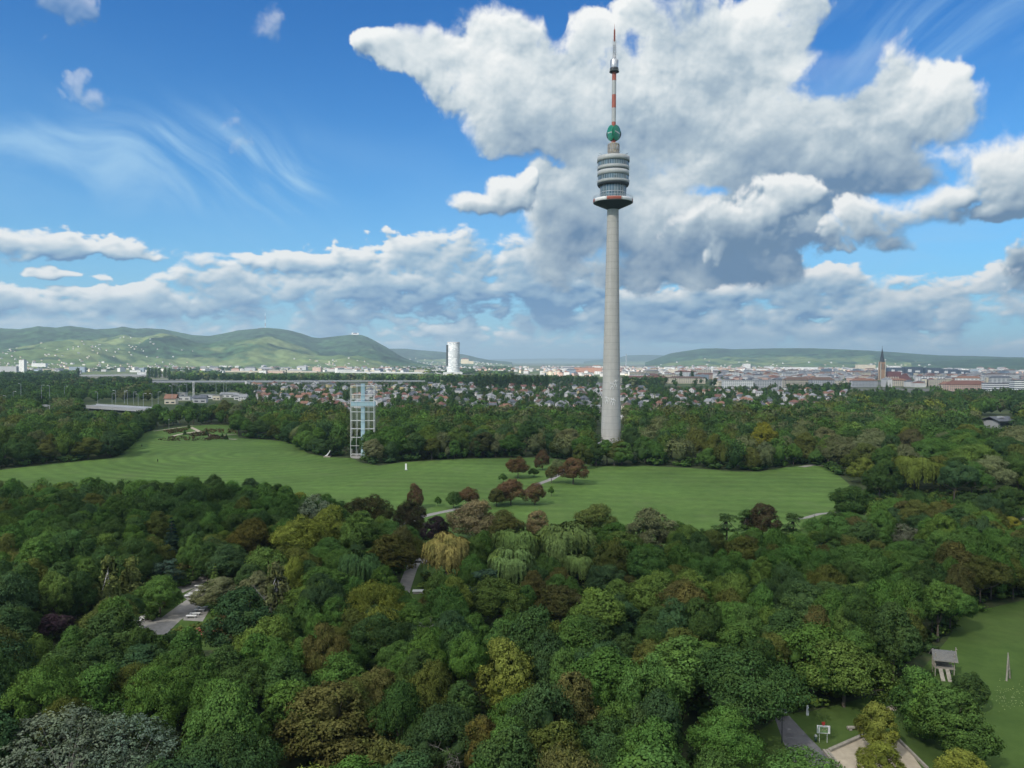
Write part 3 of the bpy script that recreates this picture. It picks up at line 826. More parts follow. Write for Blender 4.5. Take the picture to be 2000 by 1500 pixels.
def lattice(z0, z1, w0, w1, mat, name, step=1.4):
    b = MB()
    n = max(1, int((z1 - z0) / step))
    for k in range(n):
        za, zb = z0 + (z1 - z0) * k / n, z0 + (z1 - z0) * (k + 1) / n
        wa, wb = w0 + (w1 - w0) * k / n, w0 + (w1 - w0) * (k + 1) / n
        ca = [(-wa, -wa), (wa, -wa), (wa, wa), (-wa, wa)]; cb = [(-wb, -wb), (wb, -wb), (wb, wb), (-wb, wb)]
        for i in range(4):
            b.tube((*ca[i], za), (*cb[i], zb), .13, n=4)
            b.tube((*ca[i], za), (*cb[(i + 1) % 4], zb), .07, n=4)
            b.tube((*cb[i], zb), (*cb[(i + 1) % 4], zb), .07, n=4)
    b.build(name, mat, tw)
lattice(234.5, 240.6, .60, .52, M_GREY, 'lattice_mast')
lattice(240.6, 242.6, .5, .46, M_WHITE, 'lattice_mast')
lattice(242.6, 249.5, .40, .30, M_RED, 'lattice_mast')
MB().tube((0, 0, 242.6), (0, 0, 250.5), .22, .16).tube((0, 0, 250.5), (0, 0, 253.0), .10, .05).build('mast_tip', M_RED, tw)
for k in range(9):
    b = MB()
    z = 235.2 + k * 1.0
    for a in (0, math.pi / 2, math.pi, 1.5 * math.pi):
        l = 1.35 if k % 3 else 1.9
        b.tube((0, 0, z), (l * math.cos(a + .4), l * math.sin(a + .4), z), .06, n=4)
        b.tube((l * math.cos(a + .4), l * math.sin(a + .4), z - .35), (l * math.cos(a + .4), l * math.sin(a + .4), z + .35), .06, n=4)
    b.build('dipole_aerial', M_GREY, tw)
for z in (243.5, 245.5, 247.5):
    b = MB()
    for a in (.4, 2.0, 3.5, 5.1): b.tube((0, 0, z), (1.1 * math.cos(a), 1.1 * math.sin(a), z), .05, n=4)
    b.build('dipole_aerial', M_GREY, tw)
# low entrance pavilion at the foot
pv = empty('entrance_pavilion', TB + Vector((3, -6, 0)), 0, 'low pale entrance pavilion half hidden by trees at the foot of the concrete tower', 'building')
MB().box((0, 0, 2.0), (26, 9, 4.0)).build('wall', M_WHITE, pv)
MB().box((0, 0, 4.15), (27, 10, .28)).build('roof', M_GREY, pv)
MB().box((0, -4.56, 2.0), (22, .1, 2.2)).build('window', M_DKGLASS, pv)

# ------------------------------------------------------------------ the tall steel cross in its lattice frame
CB = gnd(709, 893)
sc = CB.y / F
cx = empty('steel_cross_monument', CB, 0, 'tall pale blue steel cross inside a white tube lattice at the meadow edge', 'monument')
M_PBLUE = matte('pale_blue_steel', (0.40, 0.55, 0.60), 0.08, 0.5, 0.5)
def zy(y): return (893 - y) * sc
fr = MB()
X = [(686 - 709) * sc, (697 - 709) * sc, (705 - 709) * sc, (715 - 709) * sc, (720 - 709) * sc, (731 - 709) * sc]
for x in (X[0], X[1], X[4], X[5]):
    for y in (-1.6, 1.6): fr.tube((x, y, .6), (x, y, zy(753)), .14 if x in (X[0], X[5]) else .095, n=6)
for yy in (753, 770, 779, 784, 794, 804, 821, 837, 854, 870, 887):
    for y in (-1.6, 1.6): fr.tube((X[0], y, zy(yy)), (X[5], y, zy(yy)), .105, n=6)
    for x in (X[0], X[5]): fr.tube((x, -1.6, zy(yy)), (x, 1.6, zy(yy)), .07, n=5)
fr.build('lattice_frame', M_WHITE, cx)
cr = MB()
cr.box(((709 - 709) * sc, 0, zy(820) * .5 + zy(749) * .5 + 0), (2.0, 1.5, (zy(749) - zy(820))), 0)
cr.box((0, 0, zy(820) / 2 + .6), (2.0, 1.5, zy(820) - .6))
cr.build('upright_beam', M_PBLUE, cx)
MB().box(((709.5 - 709) * sc, -.3, zy(788)), (48 * sc, 2.4, 8.5 * sc)).build('cross_beam', M_PBLUE, cx)
MB().lathe([(6.6, 0), (6.6, .35), (6.2, .7), (0.1, .8)], 32).build('round_plinth', M_PAVE, cx)

# the white and dark tripod sculpture on the lawn beside it
p = gnd(641, 893)
ts = empty('slanted_sculpture', p, 0, 'small slanted white and black sculpture on the lawn left of the steel cross', 'sculpture')
s_ = p.y / F
MB().tube((-3.2 * s_, 0, .4), (4 * s_, 0, 13 * s_), .28, n=6).tube((-7 * s_, 0, .3), (1 * s_, 0, 8 * s_), .2, n=6).build('white_beam', M_WHITE, ts)
MB().tube((2 * s_, 1, .4), (6 * s_, 0, 12 * s_), .22, n=6).tube((6 * s_, 1, .2), (4 * s_, 0, 9 * s_), .2, n=6).build('dark_beam', M_DARK, ts)
MB().box((-2 * s_, 0, .3), (13 * s_, 2, .6)).build('plinth', M_TAN, ts)
# white marker pillar standing on the meadow
p = gnd(793, 918); s_ = p.y / F
pil = empty('white_pillar', p, 0, 'slim white pillar standing alone on the open meadow', 'pillar')
MB().box((0, 0, 6.2 * s_), (3.6 * s_, 2.0 * s_, 12.4 * s_), mi=0, taper=.9).build('pillar_panel', M_WHITE, pil)
MB().box((0, 0, .12), (5 * s_, 4 * s_, .24)).build('foot_plate', M_GREY, pil)

# ------------------------------------------------------------------ round office tower far behind
FT = at(885.5, 728, 2500.0); FT.z = 0
m, N = new_mat('banded_facade')
pos = N.node('ShaderNodeNewGeometry').outputs['Position']
x, y, z = N.sep(pos)
fl = N.m('FRACT', N.m('MULTIPLY', z, 1 / 3.7))
cell = N.voro(N.comb(N.m('MULTIPLY', x, .12), N.m('MULTIPLY', y, .12), N.m('FLOOR', N.m('MULTIPLY', z, 1 / 3.7))), 1.0, out='Color')
c = N.mix(N.m('GREATER_THAN', fl, .46), (0.72, 0.73, 0.72), N.mix(N.m('GREATER_THAN', N.sep(cell)[0], .72), (0.22, 0.27, 0.31), (0.55, 0.58, 0.60)))
M_BAND = finish(m, N, principled(N, c, .35, 0, .6))
ft = empty('office_tower', FT, 0, 'tall oval office tower with bright banded facade standing far behind the park', 'tower')
top = at(885, 668, 2500.0).z
MB().lathe([(0.94, 0), (1.0, 4), (1.0, top - 4)], 40, sx=20.5, sy=17.0).build('banded_wall', M_BAND, ft)
MB().lathe([(1.0, top - 4), (1.01, top - 3.8), (1.01, top), (.9, top), (.9, top - 2.5), (.01, top - 2.2)], 40, sx=20.5, sy=17.0).build('roof_parapet', M_GREY, ft)
MB().box((-19.5, -6.5, top * .5 + 13), (6, 9, top * .60), R(12)).build('stair_tower', M_PODDK, ft)
MB().box((0, -10, 7), (62, 30, 14)).build('podium', M_LTGREY, ft)

# ------------------------------------------------------------------ brick church with its spire
CHD = 2300.0
c0 = at(1722, 743, CHD); c0.z = 0
M_BRICK = matte('pale_brick', (0.36, 0.22, 0.13), 0.2, 0.08, 0.9)
M_BRICKL = matte('light_stone', (0.50, 0.45, 0.36), 0.15, 0.08, 0.9)
M_SLATE = matte('dark_slate', (0.045, 0.055, 0.065), 0.2, 0.08, 0.7)
M_CHROOF = matte('dark_red_roof', (0.13, 0.055, 0.05), 0.25, 0.08, 0.9)
ch = empty('church', c0, 0, 'brick church with pointed dark spire and long dark red roof over the city', 'church')
u = CHD / F
t = ch
zt = lambda y: at(1722, y, CHD).z
MB().box((0, 0, zt(707) / 2), (8.6 * u, 8.6 * u, zt(707))).build('bell_tower', M_BRICK, t)
b = MB()
for x_ in (-2.1, 2.1): b.box((x_ * u, -4.36 * u, zt(716)), (1.3 * u, .3 * u, 11 * u))
b.build('belfry_window', M_DKGLASS, t)
b = MB()
for sx_ in (-1, 1):
    for sy_ in (-1, 1):
        b.box((sx_ * 4.4 * u, sy_ * 4.4 * u, zt(712) / 2), (1.5 * u, 1.5 * u, zt(712)))
        b.lathe([(1.0 * u, zt(712)), (.02, zt(704))], 8, c=(sx_ * 4.4 * u, sy_ * 4.4 * u, 0), smooth=False)
b.build('corner_pinnacle', M_BRICKL, t)
MB().lathe([(4.9 * u, zt(707) - .2), (3.7 * u, zt(702)), (1.5 * u, zt(688)), (.12 * u, zt(678.5))], 8, a0=R(22.5), a1=R(382.5), smooth=False).build('spire', M_SLATE, t)
MB().tube((0, 0, zt(680)), (0, 0, zt(675.5)), .35, .2).box((0, 0, zt(677)), (1.8 * u, .4, .5)).build('cross', M_DARK, t)
nave = empty('nave', (0, 0, 0)); nave.parent = t
zr, ze = at(1740, 725.5, CHD).z, at(1740, 741.5, CHD).z
n1 = MB().box((20 * u, 8 * u, ze / 2), (44 * u, 17 * u, ze)); n1.build('wall', M_BRICK, nave)
MB().gable((19 * u, 8 * u, 0), 42 * u, 17 * u, ze, zr - ze, over=.8, th=.4).build('roof', M_CHROOF, nave)
MB().hip((48 * u, 7 * u, 0), 24 * u, 15 * u, ze - 1, (zr - ze) * .78, over=.5, frac=.25).build('choir_roof', M_CHROOF, nave)
MB().box((48 * u, 7 * u, (ze - 1) / 2), (23 * u, 14.6 * u, ze - 1)).build('choir_wall', M_BRICK, nave)
b = MB()
for k in range(7):
    x_ = (4 + k * 4.6) * u
    b.box((x_, -1.6 * u, ze * .45), (3.4 * u, 2.6 * u, ze * .9))
    b.add([(x_ - 1.7 * u, -2.95 * u, ze * .9), (x_ + 1.7 * u, -2.95 * u, ze * .9), (x_, -2.95 * u, ze * .9 + 6 * u), (x_ - 1.7 * u, 2 * u, ze * .9), (x_ + 1.7 * u, 2 * u, ze * .9), (x_, 2 * u, ze * .9 + 6 * u)],
          [(0, 1, 2), (0, 2, 5, 3), (1, 4, 5, 2)])
b.build('side_gable', M_BRICKL, nave)

# ------------------------------------------------------------------ on the hilltops
p = at(518, 642, 6720.0)
ms = empty('hilltop_mast', p, 0, 'slim white and red transmitter mast on the highest wooded hill', 'mast')
for k in range(5):
    MB().tube((0, 0, -10 + k * 30), (0, 0, 20 + k * 30), 3.0 - k * .35, 2.7 - k * .35, n=8).build('mast_section', M_WHITE if k % 2 == 0 else M_RED, ms)
def small_block(name, px, py, Y, w, h, d, mat, label, cat, parts=()):
    p = at(px, py, Y); p.z -= 6
    o = empty(name, p, 0, label, cat)
    MB().box((0, 0, h / 2), (w, d, h)).build('wall', mat, o)
    for k, (x_, ww, hh) in enumerate(parts): MB().box((x_, -1, hh / 2), (ww, d * .8, hh)).build('wing', mat, o)
    MB().hip((0, 0, 0), w, d, h + .02, h * .25, over=1.0).build('roof', M_CHROOF, o)
    return o
small_block('hilltop_hotel', 513, 645, 6660.0, 80, 22, 30, M_WHITE, 'white hotel buildings on the hilltop below the transmitter mast', 'building', ((-55, 40, 14), (50, 24, 18)))
small_block('hilltop_church', 694, 656.5, 6690.0, 34, 26, 24, M_WHITE, 'small white church with towers on the second wooded hilltop', 'church', ((-24, 10, 36), (24, 10, 36), (48, 26, 14)))
small_block('hillside_mansion', 908, 709, 6200.0, 62, 38, 40, matte('cream_render', (.6, .52, .36), .1, .05), 'cream mansion at the hill foot right of the round office tower', 'building', ((50, 40, 22),))
p = at(1223, 707, 8000.0); p.z = 0
pm = empty('power_station_chimney', p, 0, 'thin grey chimney on the horizon just right of the concrete tower', 'chimney')
MB().tube((0, 0, 0), (0, 0, at(1223, 691, 8000.0).z), 5.0, 3.5, n=12).build('stack', M_GREY, pm)

# ------------------------------------------------------------------ trees
def leaf_quads(P_, Nn, size, aspect, rng, hang=None):
    """leaf sprays as small kite-shaped faces at P_, facing Nn"""
    n = len(P_)
    Nn = Nn / (np.linalg.norm(Nn, axis=1, keepdims=True) + 1e-9)
    a = rng.normal(size=(n, 3))
    if hang is not None: a = a * .25 + np.array(hang)
    u = a - Nn * (a * Nn).sum(1, keepdims=True)
    u /= np.linalg.norm(u, axis=1, keepdims=True) + 1e-9
    w = np.cross(Nn, u)
    s = (size * rng.uniform(.65, 1.35, n))[:, None]
    k = rng.uniform(.35, .65, n)[:, None]
    q = np.stack([P_ - u * s * aspect * .5, P_ + w * s * .5 + u * s * aspect * (k - .5), P_ + u * s * aspect * .5, P_ - w * s * .5 + u * s * aspect * (k - .6)], 1)
    return q
def unit(rng, n):
    d = rng.normal(size=(n, 3)); return d / np.linalg.norm(d, axis=1, keepdims=True)
_ico = bmesh.new(); bmesh.ops.create_icosphere(_ico, subdivisions=2, radius=1.0)
ICO_V = np.array([v.co[:] for v in _ico.verts]); ICO_F = np.array([[v.index for v in f.verts] for f in _ico.faces]); _ico.free()
_ico = bmesh.new(); bmesh.ops.create_icosphere(_ico, subdivisions=1, radius=1.0)
ICO1_V = np.array([v.co[:] for v in _ico.verts]); ICO1_F = np.array([[v.index for v in f.verts] for f in _ico.faces]); _ico.free()

class Crown:
    """quads, their shading normals and leaf values, plus dense inner clumps"""
    def __init__(self): self.q, self.n, self.v, self.core = [], [], [], []
    def leaves(self, P_, face_n, shade_n, size, aspect, rng, val=None, hang=None):
        if len(P_) == 0: return
        self.q.append(leaf_quads(P_, face_n, size, aspect, rng, hang))
        s = shade_n / (np.linalg.norm(shade_n, axis=1, keepdims=True) + 1e-9)
        self.n.append(s)
        self.v.append(rng.uniform(0, 1, len(P_)) if val is None else np.clip(val, 0, 1))
    def clump(self, c, r, n, size, rng, center, squash=1.0, others=None, aspect=1.25, up=.35, rough=.6, twig=7):
        """one bough: twigs over a rough ball, a handful of leaf sprays on every twig"""
        m = max(3, n // twig)
        d = unit(rng, m)
        d[:, 2] += up * .6; d /= np.linalg.norm(d, axis=1, keepdims=True)
        rad = r * (.62 + .52 * rng.uniform(0, 1, m) ** .7)
        T_ = c + d * rad[:, None] * np.array([1, 1, squash])
        out = T_ - center; out /= np.linalg.norm(out, axis=1, keepdims=True) + 1e-9
        keep = (d * out).sum(1) > -.35
        if others is not None:
            oc, orr = others
            dd = np.linalg.norm((T_[:, None, :] - oc[None]) / np.array([1, 1, squash]), axis=2)
            keep &= (dd < orr[None] * .66).sum(1) == 0
        T_, d, out = T_[keep], d[keep], out[keep]
        if len(T_) == 0: return
        tv = rng.normal(size=len(T_)) * .16
        g = rng.normal(size=(len(T_), twig, 3))
        P_ = (T_[:, None] + g * r * .17 * np.array([1, 1, .7])).reshape(-1, 3)
        d, out, tv, g = np.repeat(d, twig, 0), np.repeat(out, twig, 0), np.repeat(tv, twig), g.reshape(-1, 3)
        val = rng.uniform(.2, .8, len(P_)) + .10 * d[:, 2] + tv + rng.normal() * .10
        fn = d * .8 + out * .3 + g * .35 + rng.normal(size=P_.shape) * rough
        fn[:, 2] += up
        sn = d * .55 + out * .40 + g * .30 + rng.normal(size=P_.shape) * .30
        self.leaves(P_, fn, sn, size, aspect, rng, val)
    def arrays(self):
        q = np.concatenate(self.q); n = np.concatenate(self.n); v = np.concatenate(self.v)
        return q, n, v
    def mesh(self, name, mat):
        q, n, v = self.arrays()
        nq = len(q)
        verts = [q.reshape(-1, 3)]; nr = [np.repeat(n, 4, 0)]; vv = [np.repeat(v, 4)]
        loops = [np.arange(nq * 4)]; sizes = [np.full(nq, 4)]
        base = nq * 4
        for c, r in self.core:
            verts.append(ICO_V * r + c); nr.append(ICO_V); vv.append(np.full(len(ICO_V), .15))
            loops.append((ICO_F + base).ravel()); sizes.append(np.full(len(ICO_F), 3)); base += len(ICO_V)
        verts, nr, vv, loops, sizes = map(np.concatenate, (verts, nr, vv, loops, sizes))
        return raw_mesh(name, verts, loops, sizes, mat, {'nrm': nr, 'v': vv})
def raw_mesh(name, verts, loops, sizes, mat, attrs):
    me = bpy.data.meshes.new(name)
    me.vertices.add(len(verts)); me.vertices.foreach_set('co', np.ascontiguousarray(verts, np.float32).ravel())
    me.loops.add(len(loops)); me.loops.foreach_set('vertex_index', np.ascontiguousarray(loops, np.int32))
    me.polygons.add(len(sizes))
    me.polygons.foreach_set('loop_start', np.concatenate([[0], np.cumsum(sizes)[:-1]]).astype(np.int32))
    me.update(calc_edges=True)
    for k, a in attrs.items():
        if a.ndim == 1:
            at_ = me.attributes.new(k, 'FLOAT', 'POINT'); at_.data.foreach_set('value', np.ascontiguousarray(a, np.float32))
        elif k == 'tint':
            at_ = me.attributes.new(k, 'FLOAT_COLOR', 'POINT')
            at_.data.foreach_set('color', np.ascontiguousarray(np.concatenate([a, np.ones((len(a), 1))], 1), np.float32).ravel())
        else:
            at_ = me.attributes.new(k, 'FLOAT_VECTOR', 'POINT'); at_.data.foreach_set('vector', np.ascontiguousarray(a, np.float32).ravel())
    me.materials.append(mat)
    return me
def trunk_mesh(name, h, r, targets, mat, lean=(0, 0)):
    b = MB()
    fork = Vector((lean[0], lean[1], h))
    b.tube((0, 0, -.3), fork * .5, r * 1.25, r, n=7).tube(fork * .5, fork, r, r * .75, n=7)
    for t_ in targets:
        t_ = Vector(t_); mid = fork.lerp(t_, .5) + Vector((0, 0, -.08 * (t_ - fork).length))
        b.tube(fork * .96, mid, r * .5, r * .3, n=5).tube(mid, t_, r * .3, r * .1, n=5)
    return b.mesh(name, mat)

def make_broad(seed, h, w, z0=.22, nc=60, per=470, size=.245, cr=(.09, .17), squash=.85, open_=0.0, nb=5, spread=.27, rad=(.27, .40)):
    """a broadleaf crown: a few heavy limbs of different height, each a rough dome of boughs"""
    rng = np.random.default_rng(seed)
    C_ = Crown()
    zb = h * z0
    a0 = rng.uniform(0, 6.28)
    sub = []
    for k in range(nb):
        a = a0 + 6.283 * k / nb + rng.normal() * .35
        q = spread * w * rng.uniform(.55, 1.15) if k else .05 * w
        r_ = w * rng.uniform(*rad)
        top = h * (1.0 if k == 0 else rng.uniform(.68, .95))
        rz = max(r_ * rng.uniform(.8, 1.15) * squash / .85, (top - zb) * .32)
        sub.append((q * math.cos(a), q * math.sin(a), top - rz, r_, rz))
    S_ = np.array(sub)
    cc, rr_ = [], []
    tries = 0
    while len(cc) < nc and tries < nc * 12:
        tries += 1
        k = rng.integers(nb)
        d = unit(rng, 1)[0]
        if d[2] < -.72: continue
        b_ = rng.uniform(*cr) * w
        p = np.array([S_[k, 0] + d[0] * (S_[k, 3] - b_ * .5), S_[k, 1] + d[1] * (S_[k, 3] - b_ * .5), S_[k, 2] + d[2] * (S_[k, 4] - b_ * .5)])
        if p[2] < zb: continue
        e = ((p[0] - S_[:, 0]) / S_[:, 3]) ** 2 + ((p[1] - S_[:, 1]) / S_[:, 3]) ** 2 + ((p[2] - S_[:, 2]) / S_[:, 4]) ** 2
        e[k] = 9
        if (e < .62).any(): continue
        if cc and np.min(np.linalg.norm(np.array(cc) - p, axis=1)) < b_ * .55: continue
        cc.append(p); rr_.append(b_)
    cc, rr_ = np.array(cc), np.array(rr_)
    if open_:
        m_ = rng.uniform(size=len(cc)) > open_
        cc, rr_ = cc[m_], rr_[m_]
    center = np.array([0, 0, h * .5])
    for k in range(len(cc)):
        oth = np.delete(np.arange(len(cc)), k)
        near = oth[np.linalg.norm(cc[oth] - cc[k], axis=1) < rr_[k] + rr_[oth]]
        C_.clump(cc[k], rr_[k], int(per * (rr_[k] / (w * .13)) ** 2), size, rng, center, squash, (cc[near], rr_[near]) if len(near) else None)
    if not open_:
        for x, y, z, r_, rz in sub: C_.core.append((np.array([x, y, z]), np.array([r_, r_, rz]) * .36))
    tg = cc[rng.choice(len(cc), min(7 if not open_ else 16, len(cc)), replace=False)]
    return C_, tg
def make_willow(seed, h, w, n_str=420, size=.34):
    rng = np.random.default_rng(seed); C_ = Crown()
    center = np.array([0, 0, h * .55])
    nt = 15
    tips = []
    for k in range(nt):
        a = 2 * math.pi * k / nt + rng.normal() * .3; rr = w / 2 * math.sqrt(rng.uniform(.05, .85))
        tips.append((rr * math.cos(a), rr * math.sin(a), h * (1.0 - .30 * (rr / (w / 2)) ** 2 - rng.uniform(0, .10)), w * rng.uniform(.13, .2)))
    for (x, y, z, r_) in tips:
        for s in range(n_str // nt * 3):
            a = rng.uniform(0, 2 * math.pi); q = math.sqrt(rng.uniform(0, 1)) * r_
            x0, y0 = x + q * math.cos(a), y + q * math.sin(a)
            z0 = z - .5 * (q / r_) ** 2 * r_
            L = min(z0 * .85, h * rng.uniform(.22, .5)) * (.55 + .45 * q / r_)
            m = max(3, int(L / .42))
            t = np.arange(m) / m
            ox, oy = x0 - 0, y0 - 0; ol = math.hypot(ox, oy) + 1e-6
            P_ = np.stack([x0 + ox / ol * .5 * np.sqrt(t) + rng.normal(size=m) * .08, y0 + oy / ol * .5 * np.sqrt(t) + rng.normal(size=m) * .08, z0 - t * L], 1)
            out = np.stack([np.full(m, math.cos(a) * .7 + ox / ol * .6), np.full(m, math.sin(a) * .7 + oy / ol * .6), .9 - 1.1 * t], 1)
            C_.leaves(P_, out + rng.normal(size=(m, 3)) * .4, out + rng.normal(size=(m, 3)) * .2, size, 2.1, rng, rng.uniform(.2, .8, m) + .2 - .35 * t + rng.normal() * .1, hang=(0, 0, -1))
    for k in range(7):
        x, y, z, r_ = tips[k * 2]
        C_.core.append((np.array([x * .6, y * .6, z * .66]), np.array([w * .16, w * .16, h * .20])))
    return C_, [(x, y, z - .4) for x, y, z, _ in tips[::2]]
def make_birch(seed, h, w, size=.30, dens=1.0):
    rng = np.random.default_rng(seed); C_ = Crown(); tg = []
    center = np.array([0, 0, h * .5])
    for k in range(34):
        t = rng.uniform(.22, 1.0); a = rng.uniform(0, 2 * math.pi)
        rr = w / 2 * (1.15 - t) * rng.uniform(.35, 1.0)
        c = np.array([rr * math.cos(a), rr * math.sin(a), h * t - .3])
        C_.clump(c, w * .11, int(46 * dens), size, rng, center, 1.1, None, 1.6)
        for s in range(int(5 * dens)):
            m = 6; tt = np.arange(m) / m
            L = rng.uniform(1.0, 2.4)
            p0 = c + rng.normal(size=3) * w * .07
            P_ = np.stack([p0[0] + rng.normal(size=m) * .05, p0[1] + rng.normal(size=m) * .05, p0[2] - tt * L], 1)
            out = np.tile([math.cos(a), math.sin(a), .4], (m, 1))
            C_.leaves(P_, out + rng.normal(size=(m, 3)) * .5, out + rng.normal(size=(m, 3)) * .3, size, 1.8, rng, hang=(0, 0, -1))
        if k % 3 == 0: tg.append(tuple(c))
    return C_, tg
def make_conifer(seed, h, w, size=.36, layers=13, droop=.25, gap=.35):
    rng = np.random.default_rng(seed); C_ = Crown()
    for k in range(layers):
        t = k / (layers - 1)
        z = h * (.10 + .88 * t); rr = w / 2 * (1 - t) ** .85 + .25
        nb = max(4, int(9 * (1 - t) + 3))
        for b_ in range(nb):
            a = 2 * math.pi * (b_ + rng.uniform(0, 1)) / nb
            L = rr * rng.uniform(.75, 1.12); m = int(26 * L / 1.5) + 10
            s = rng.uniform(.12, 1, m) ** .7
            sp = L * .22 * (1.1 - s * .7)
            P_ = np.stack([s * L * math.cos(a) + rng.normal(size=m) * sp, s * L * math.sin(a) + rng.normal(size=m) * sp, z - s * L * droop + rng.normal(size=m) * sp * .4], 1)
            out = np.tile([math.cos(a) * .5, math.sin(a) * .5, .8], (m, 1))
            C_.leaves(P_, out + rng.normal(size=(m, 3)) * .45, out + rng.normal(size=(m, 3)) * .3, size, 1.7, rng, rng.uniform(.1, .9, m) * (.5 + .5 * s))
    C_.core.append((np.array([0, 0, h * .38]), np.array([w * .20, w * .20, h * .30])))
    return C_, [(0, 0, h * .9)]
def make_cedar(seed, h, w):
    rng = np.random.default_rng(seed); C_ = Crown(); tg = []
    for k in range(17):
        t = rng.uniform(.15, .95); a = rng.uniform(0, 2 * math.pi)
        rr = w / 2 * (1 - t * .7) * rng.uniform(.3, .95)
        c = np.array([rr * math.cos(a), rr * math.sin(a), h * t])
        pr = w * rng.uniform(.14, .22); m = 170
        aa = rng.uniform(0, 2 * math.pi, m); q = np.sqrt(rng.uniform(0, 1, m)) * pr
        P_ = np.stack([c[0] + q * np.cos(aa), c[1] + q * np.sin(aa), c[2] - .12 * q + rng.normal(size=m) * .16], 1)
        out = np.stack([np.cos(aa) * .35 * q / pr, np.sin(aa) * .35 * q / pr, np.ones(m)], 1)
        C_.leaves(P_, out + rng.normal(size=(m, 3)) * .35, out + rng.normal(size=(m, 3)) * .22, .36, 1.6, rng)
        tg.append(tuple(c))
    return C_, tg
def make_poplar(seed, h, w):
    rng = np.random.default_rng(seed); C_ = Crown()
    for k in range(26):
        t = .08 + .90 * k / 25
        rr = w / 2 * (math.sin(math.pi * min(1, t * .85 + .12)) ** .6) * .62
        for s in range(3):
            a = rng.uniform(0, 2 * math.pi)
            C_.clump(np.array([rr * math.cos(a), rr * math.sin(a), h * t]), w * .26, 30, w * .12, rng, np.array([0, 0, h * t - 1]), 1.5)
    for t in (.25, .45, .65): C_.core.append((np.array([0, 0, h * t]), np.array([w * .28, w * .28, h * .16])))
    return C_, []
def bare_mesh(name, seed, h, mat, r=.16, depth=4, spread=.55, droop=0.0):
    rr = random.Random(seed); b = MB()
    def grow(p, d, L, r_, k):
        q = p + d * L
        b.tube(p, q, r_, r_ * .62, n=5 if k > 1 else 4)
        if k == 0: return
        for _ in range(3 if k > 1 else 4):
            nd = (d + Vector((rr.gauss(0, spread), rr.gauss(0, spread), rr.gauss(0, spread * .5) - droop * (depth - k) * .3))).normalized()
            grow(p + d * L * rr.uniform(.55, 1.0), nd, L * rr.uniform(.5, .75), r_ * .55, k - 1)
    grow(Vector((0, 0, -.3)), Vector((.02, .03, 1)).normalized(), h * .42, r, depth)
    return b.mesh(name, mat)

BARK_P = matte('grey_bark', (.26, .25, .22), .3, 2.5, .9)
PROTO = {}
def proto(key, crown, h, tr_h, tr_r, targets, bark=BARK, w=None):
    PROTO[key] = dict(crown=crown.mesh('crown', LEAF), trunk=trunk_mesh('trunk', tr_h, tr_r, targets, bark), h=h, w=w)
SP = [(101, 12.5, 10.5, dict()), (102, 13.5, 9.5, dict(nb=4, z0=.15)), (103, 11.5, 11.5, dict(squash=.72, nb=6)), (104, 14.5, 9.0, dict(nb=4, spread=.20, z0=.15)), (105, 12.0, 12.0, dict(nb=7, rad=(.2, .33), spread=.32)),
      (106, 13.0, 10.0, dict(cr=(.07, .13), nc=86)), (107, 12.0, 9.5, dict(nb=6, rad=(.2, .36), spread=.30)), (108, 13.0, 8.5, dict(nb=3, spread=.22))]
for k, (sd, h, w, kw) in enumerate(SP):
    c, tg = make_broad(sd, h, w, **kw); proto(('broad', k), c, h, h * .3, .26, tg, w=w)
FE = [(121, 12.0, 11.5, dict(squash=.55, cr=(.11, .19), nc=54)), (122, 13.0, 10.5, dict(squash=.62, nb=6, spread=.31)), (123, 11.0, 12.0, dict(squash=.5, nb=7, spread=.33, rad=(.2, .34))), (124, 12.5, 11.0, dict(squash=.6, cr=(.08, .15), nc=76)), (125, 12.0, 10.5, dict(squash=.55, nb=4, spread=.30))]
for k, (sd, h, w, kw) in enumerate(FE):
    c, tg = make_broad(sd, h, w, per=520, size=.20, **kw); proto(('feather', k), c, h, h * .32, .22, tg, w=w)
for k, (sd, h, w) in enumerate([(131, 12.0, 8.0), (132, 13.0, 11.0), (133, 12.0, 10.0)]):
    c, tg = make_willow(sd, h, w); proto(('willow', k), c, h, h * .35, .3, tg, w=w)
for k, (sd, h, w) in enumerate([(141, 13.0, 6.5), (142, 12.0, 7.0)]):
    c, tg = make_birch(sd, h, w, dens=2.2); proto(('birch', k), c, h, h * .8, .13, tg, BARK_W, w=w)
for k, (sd, h, w, dr) in enumerate([(151, 13.0, 6.5, .25), (152, 12.0, 7.5, .1)]):
    c, tg = make_conifer(sd, h, w, droop=dr); proto(('conifer', k), c, h, h * .9, .2, tg, w=w)
for k, (sd, h, w) in enumerate([(161, 8.0, 11.0), (162, 11.0, 9.0)]):
    c, tg = make_cedar(sd, h, w); proto(('cedar', k), c, h, h * .8, .25, tg, w=w)
for k, (sd, h, w) in enumerate([(171, 22.0, 5.5), (172, 20.0, 6.5)]):
    c, tg = make_poplar(sd, h, w); proto(('poplar', k), c, h, h * .3, .3, tg, w=w)
for k, sd in enumerate((181, 182)):
    c, tg = make_broad(sd, 13.0, 13.0, nc=110, per=420, size=.21, cr=(.06, .11), open_=.10, nb=7, spread=.33, rad=(.2, .3)); proto(('open', k), c, 13.0, 3.2, .22, tg, BARK_P, w=13.0)
for k, sd in enumerate((191, 192, 193)):
    c, tg = make_broad(sd, 3.2, 4.2, z0=.0, nc=34, per=110, size=.24, cr=(.12, .2), nb=4); proto(('shrub', k), c, 3.2, .8, .07, tg, w=4.2)
NPK = {}
for k_ in PROTO: NPK[k_[0]] = NPK.get(k_[0], 0) + 1

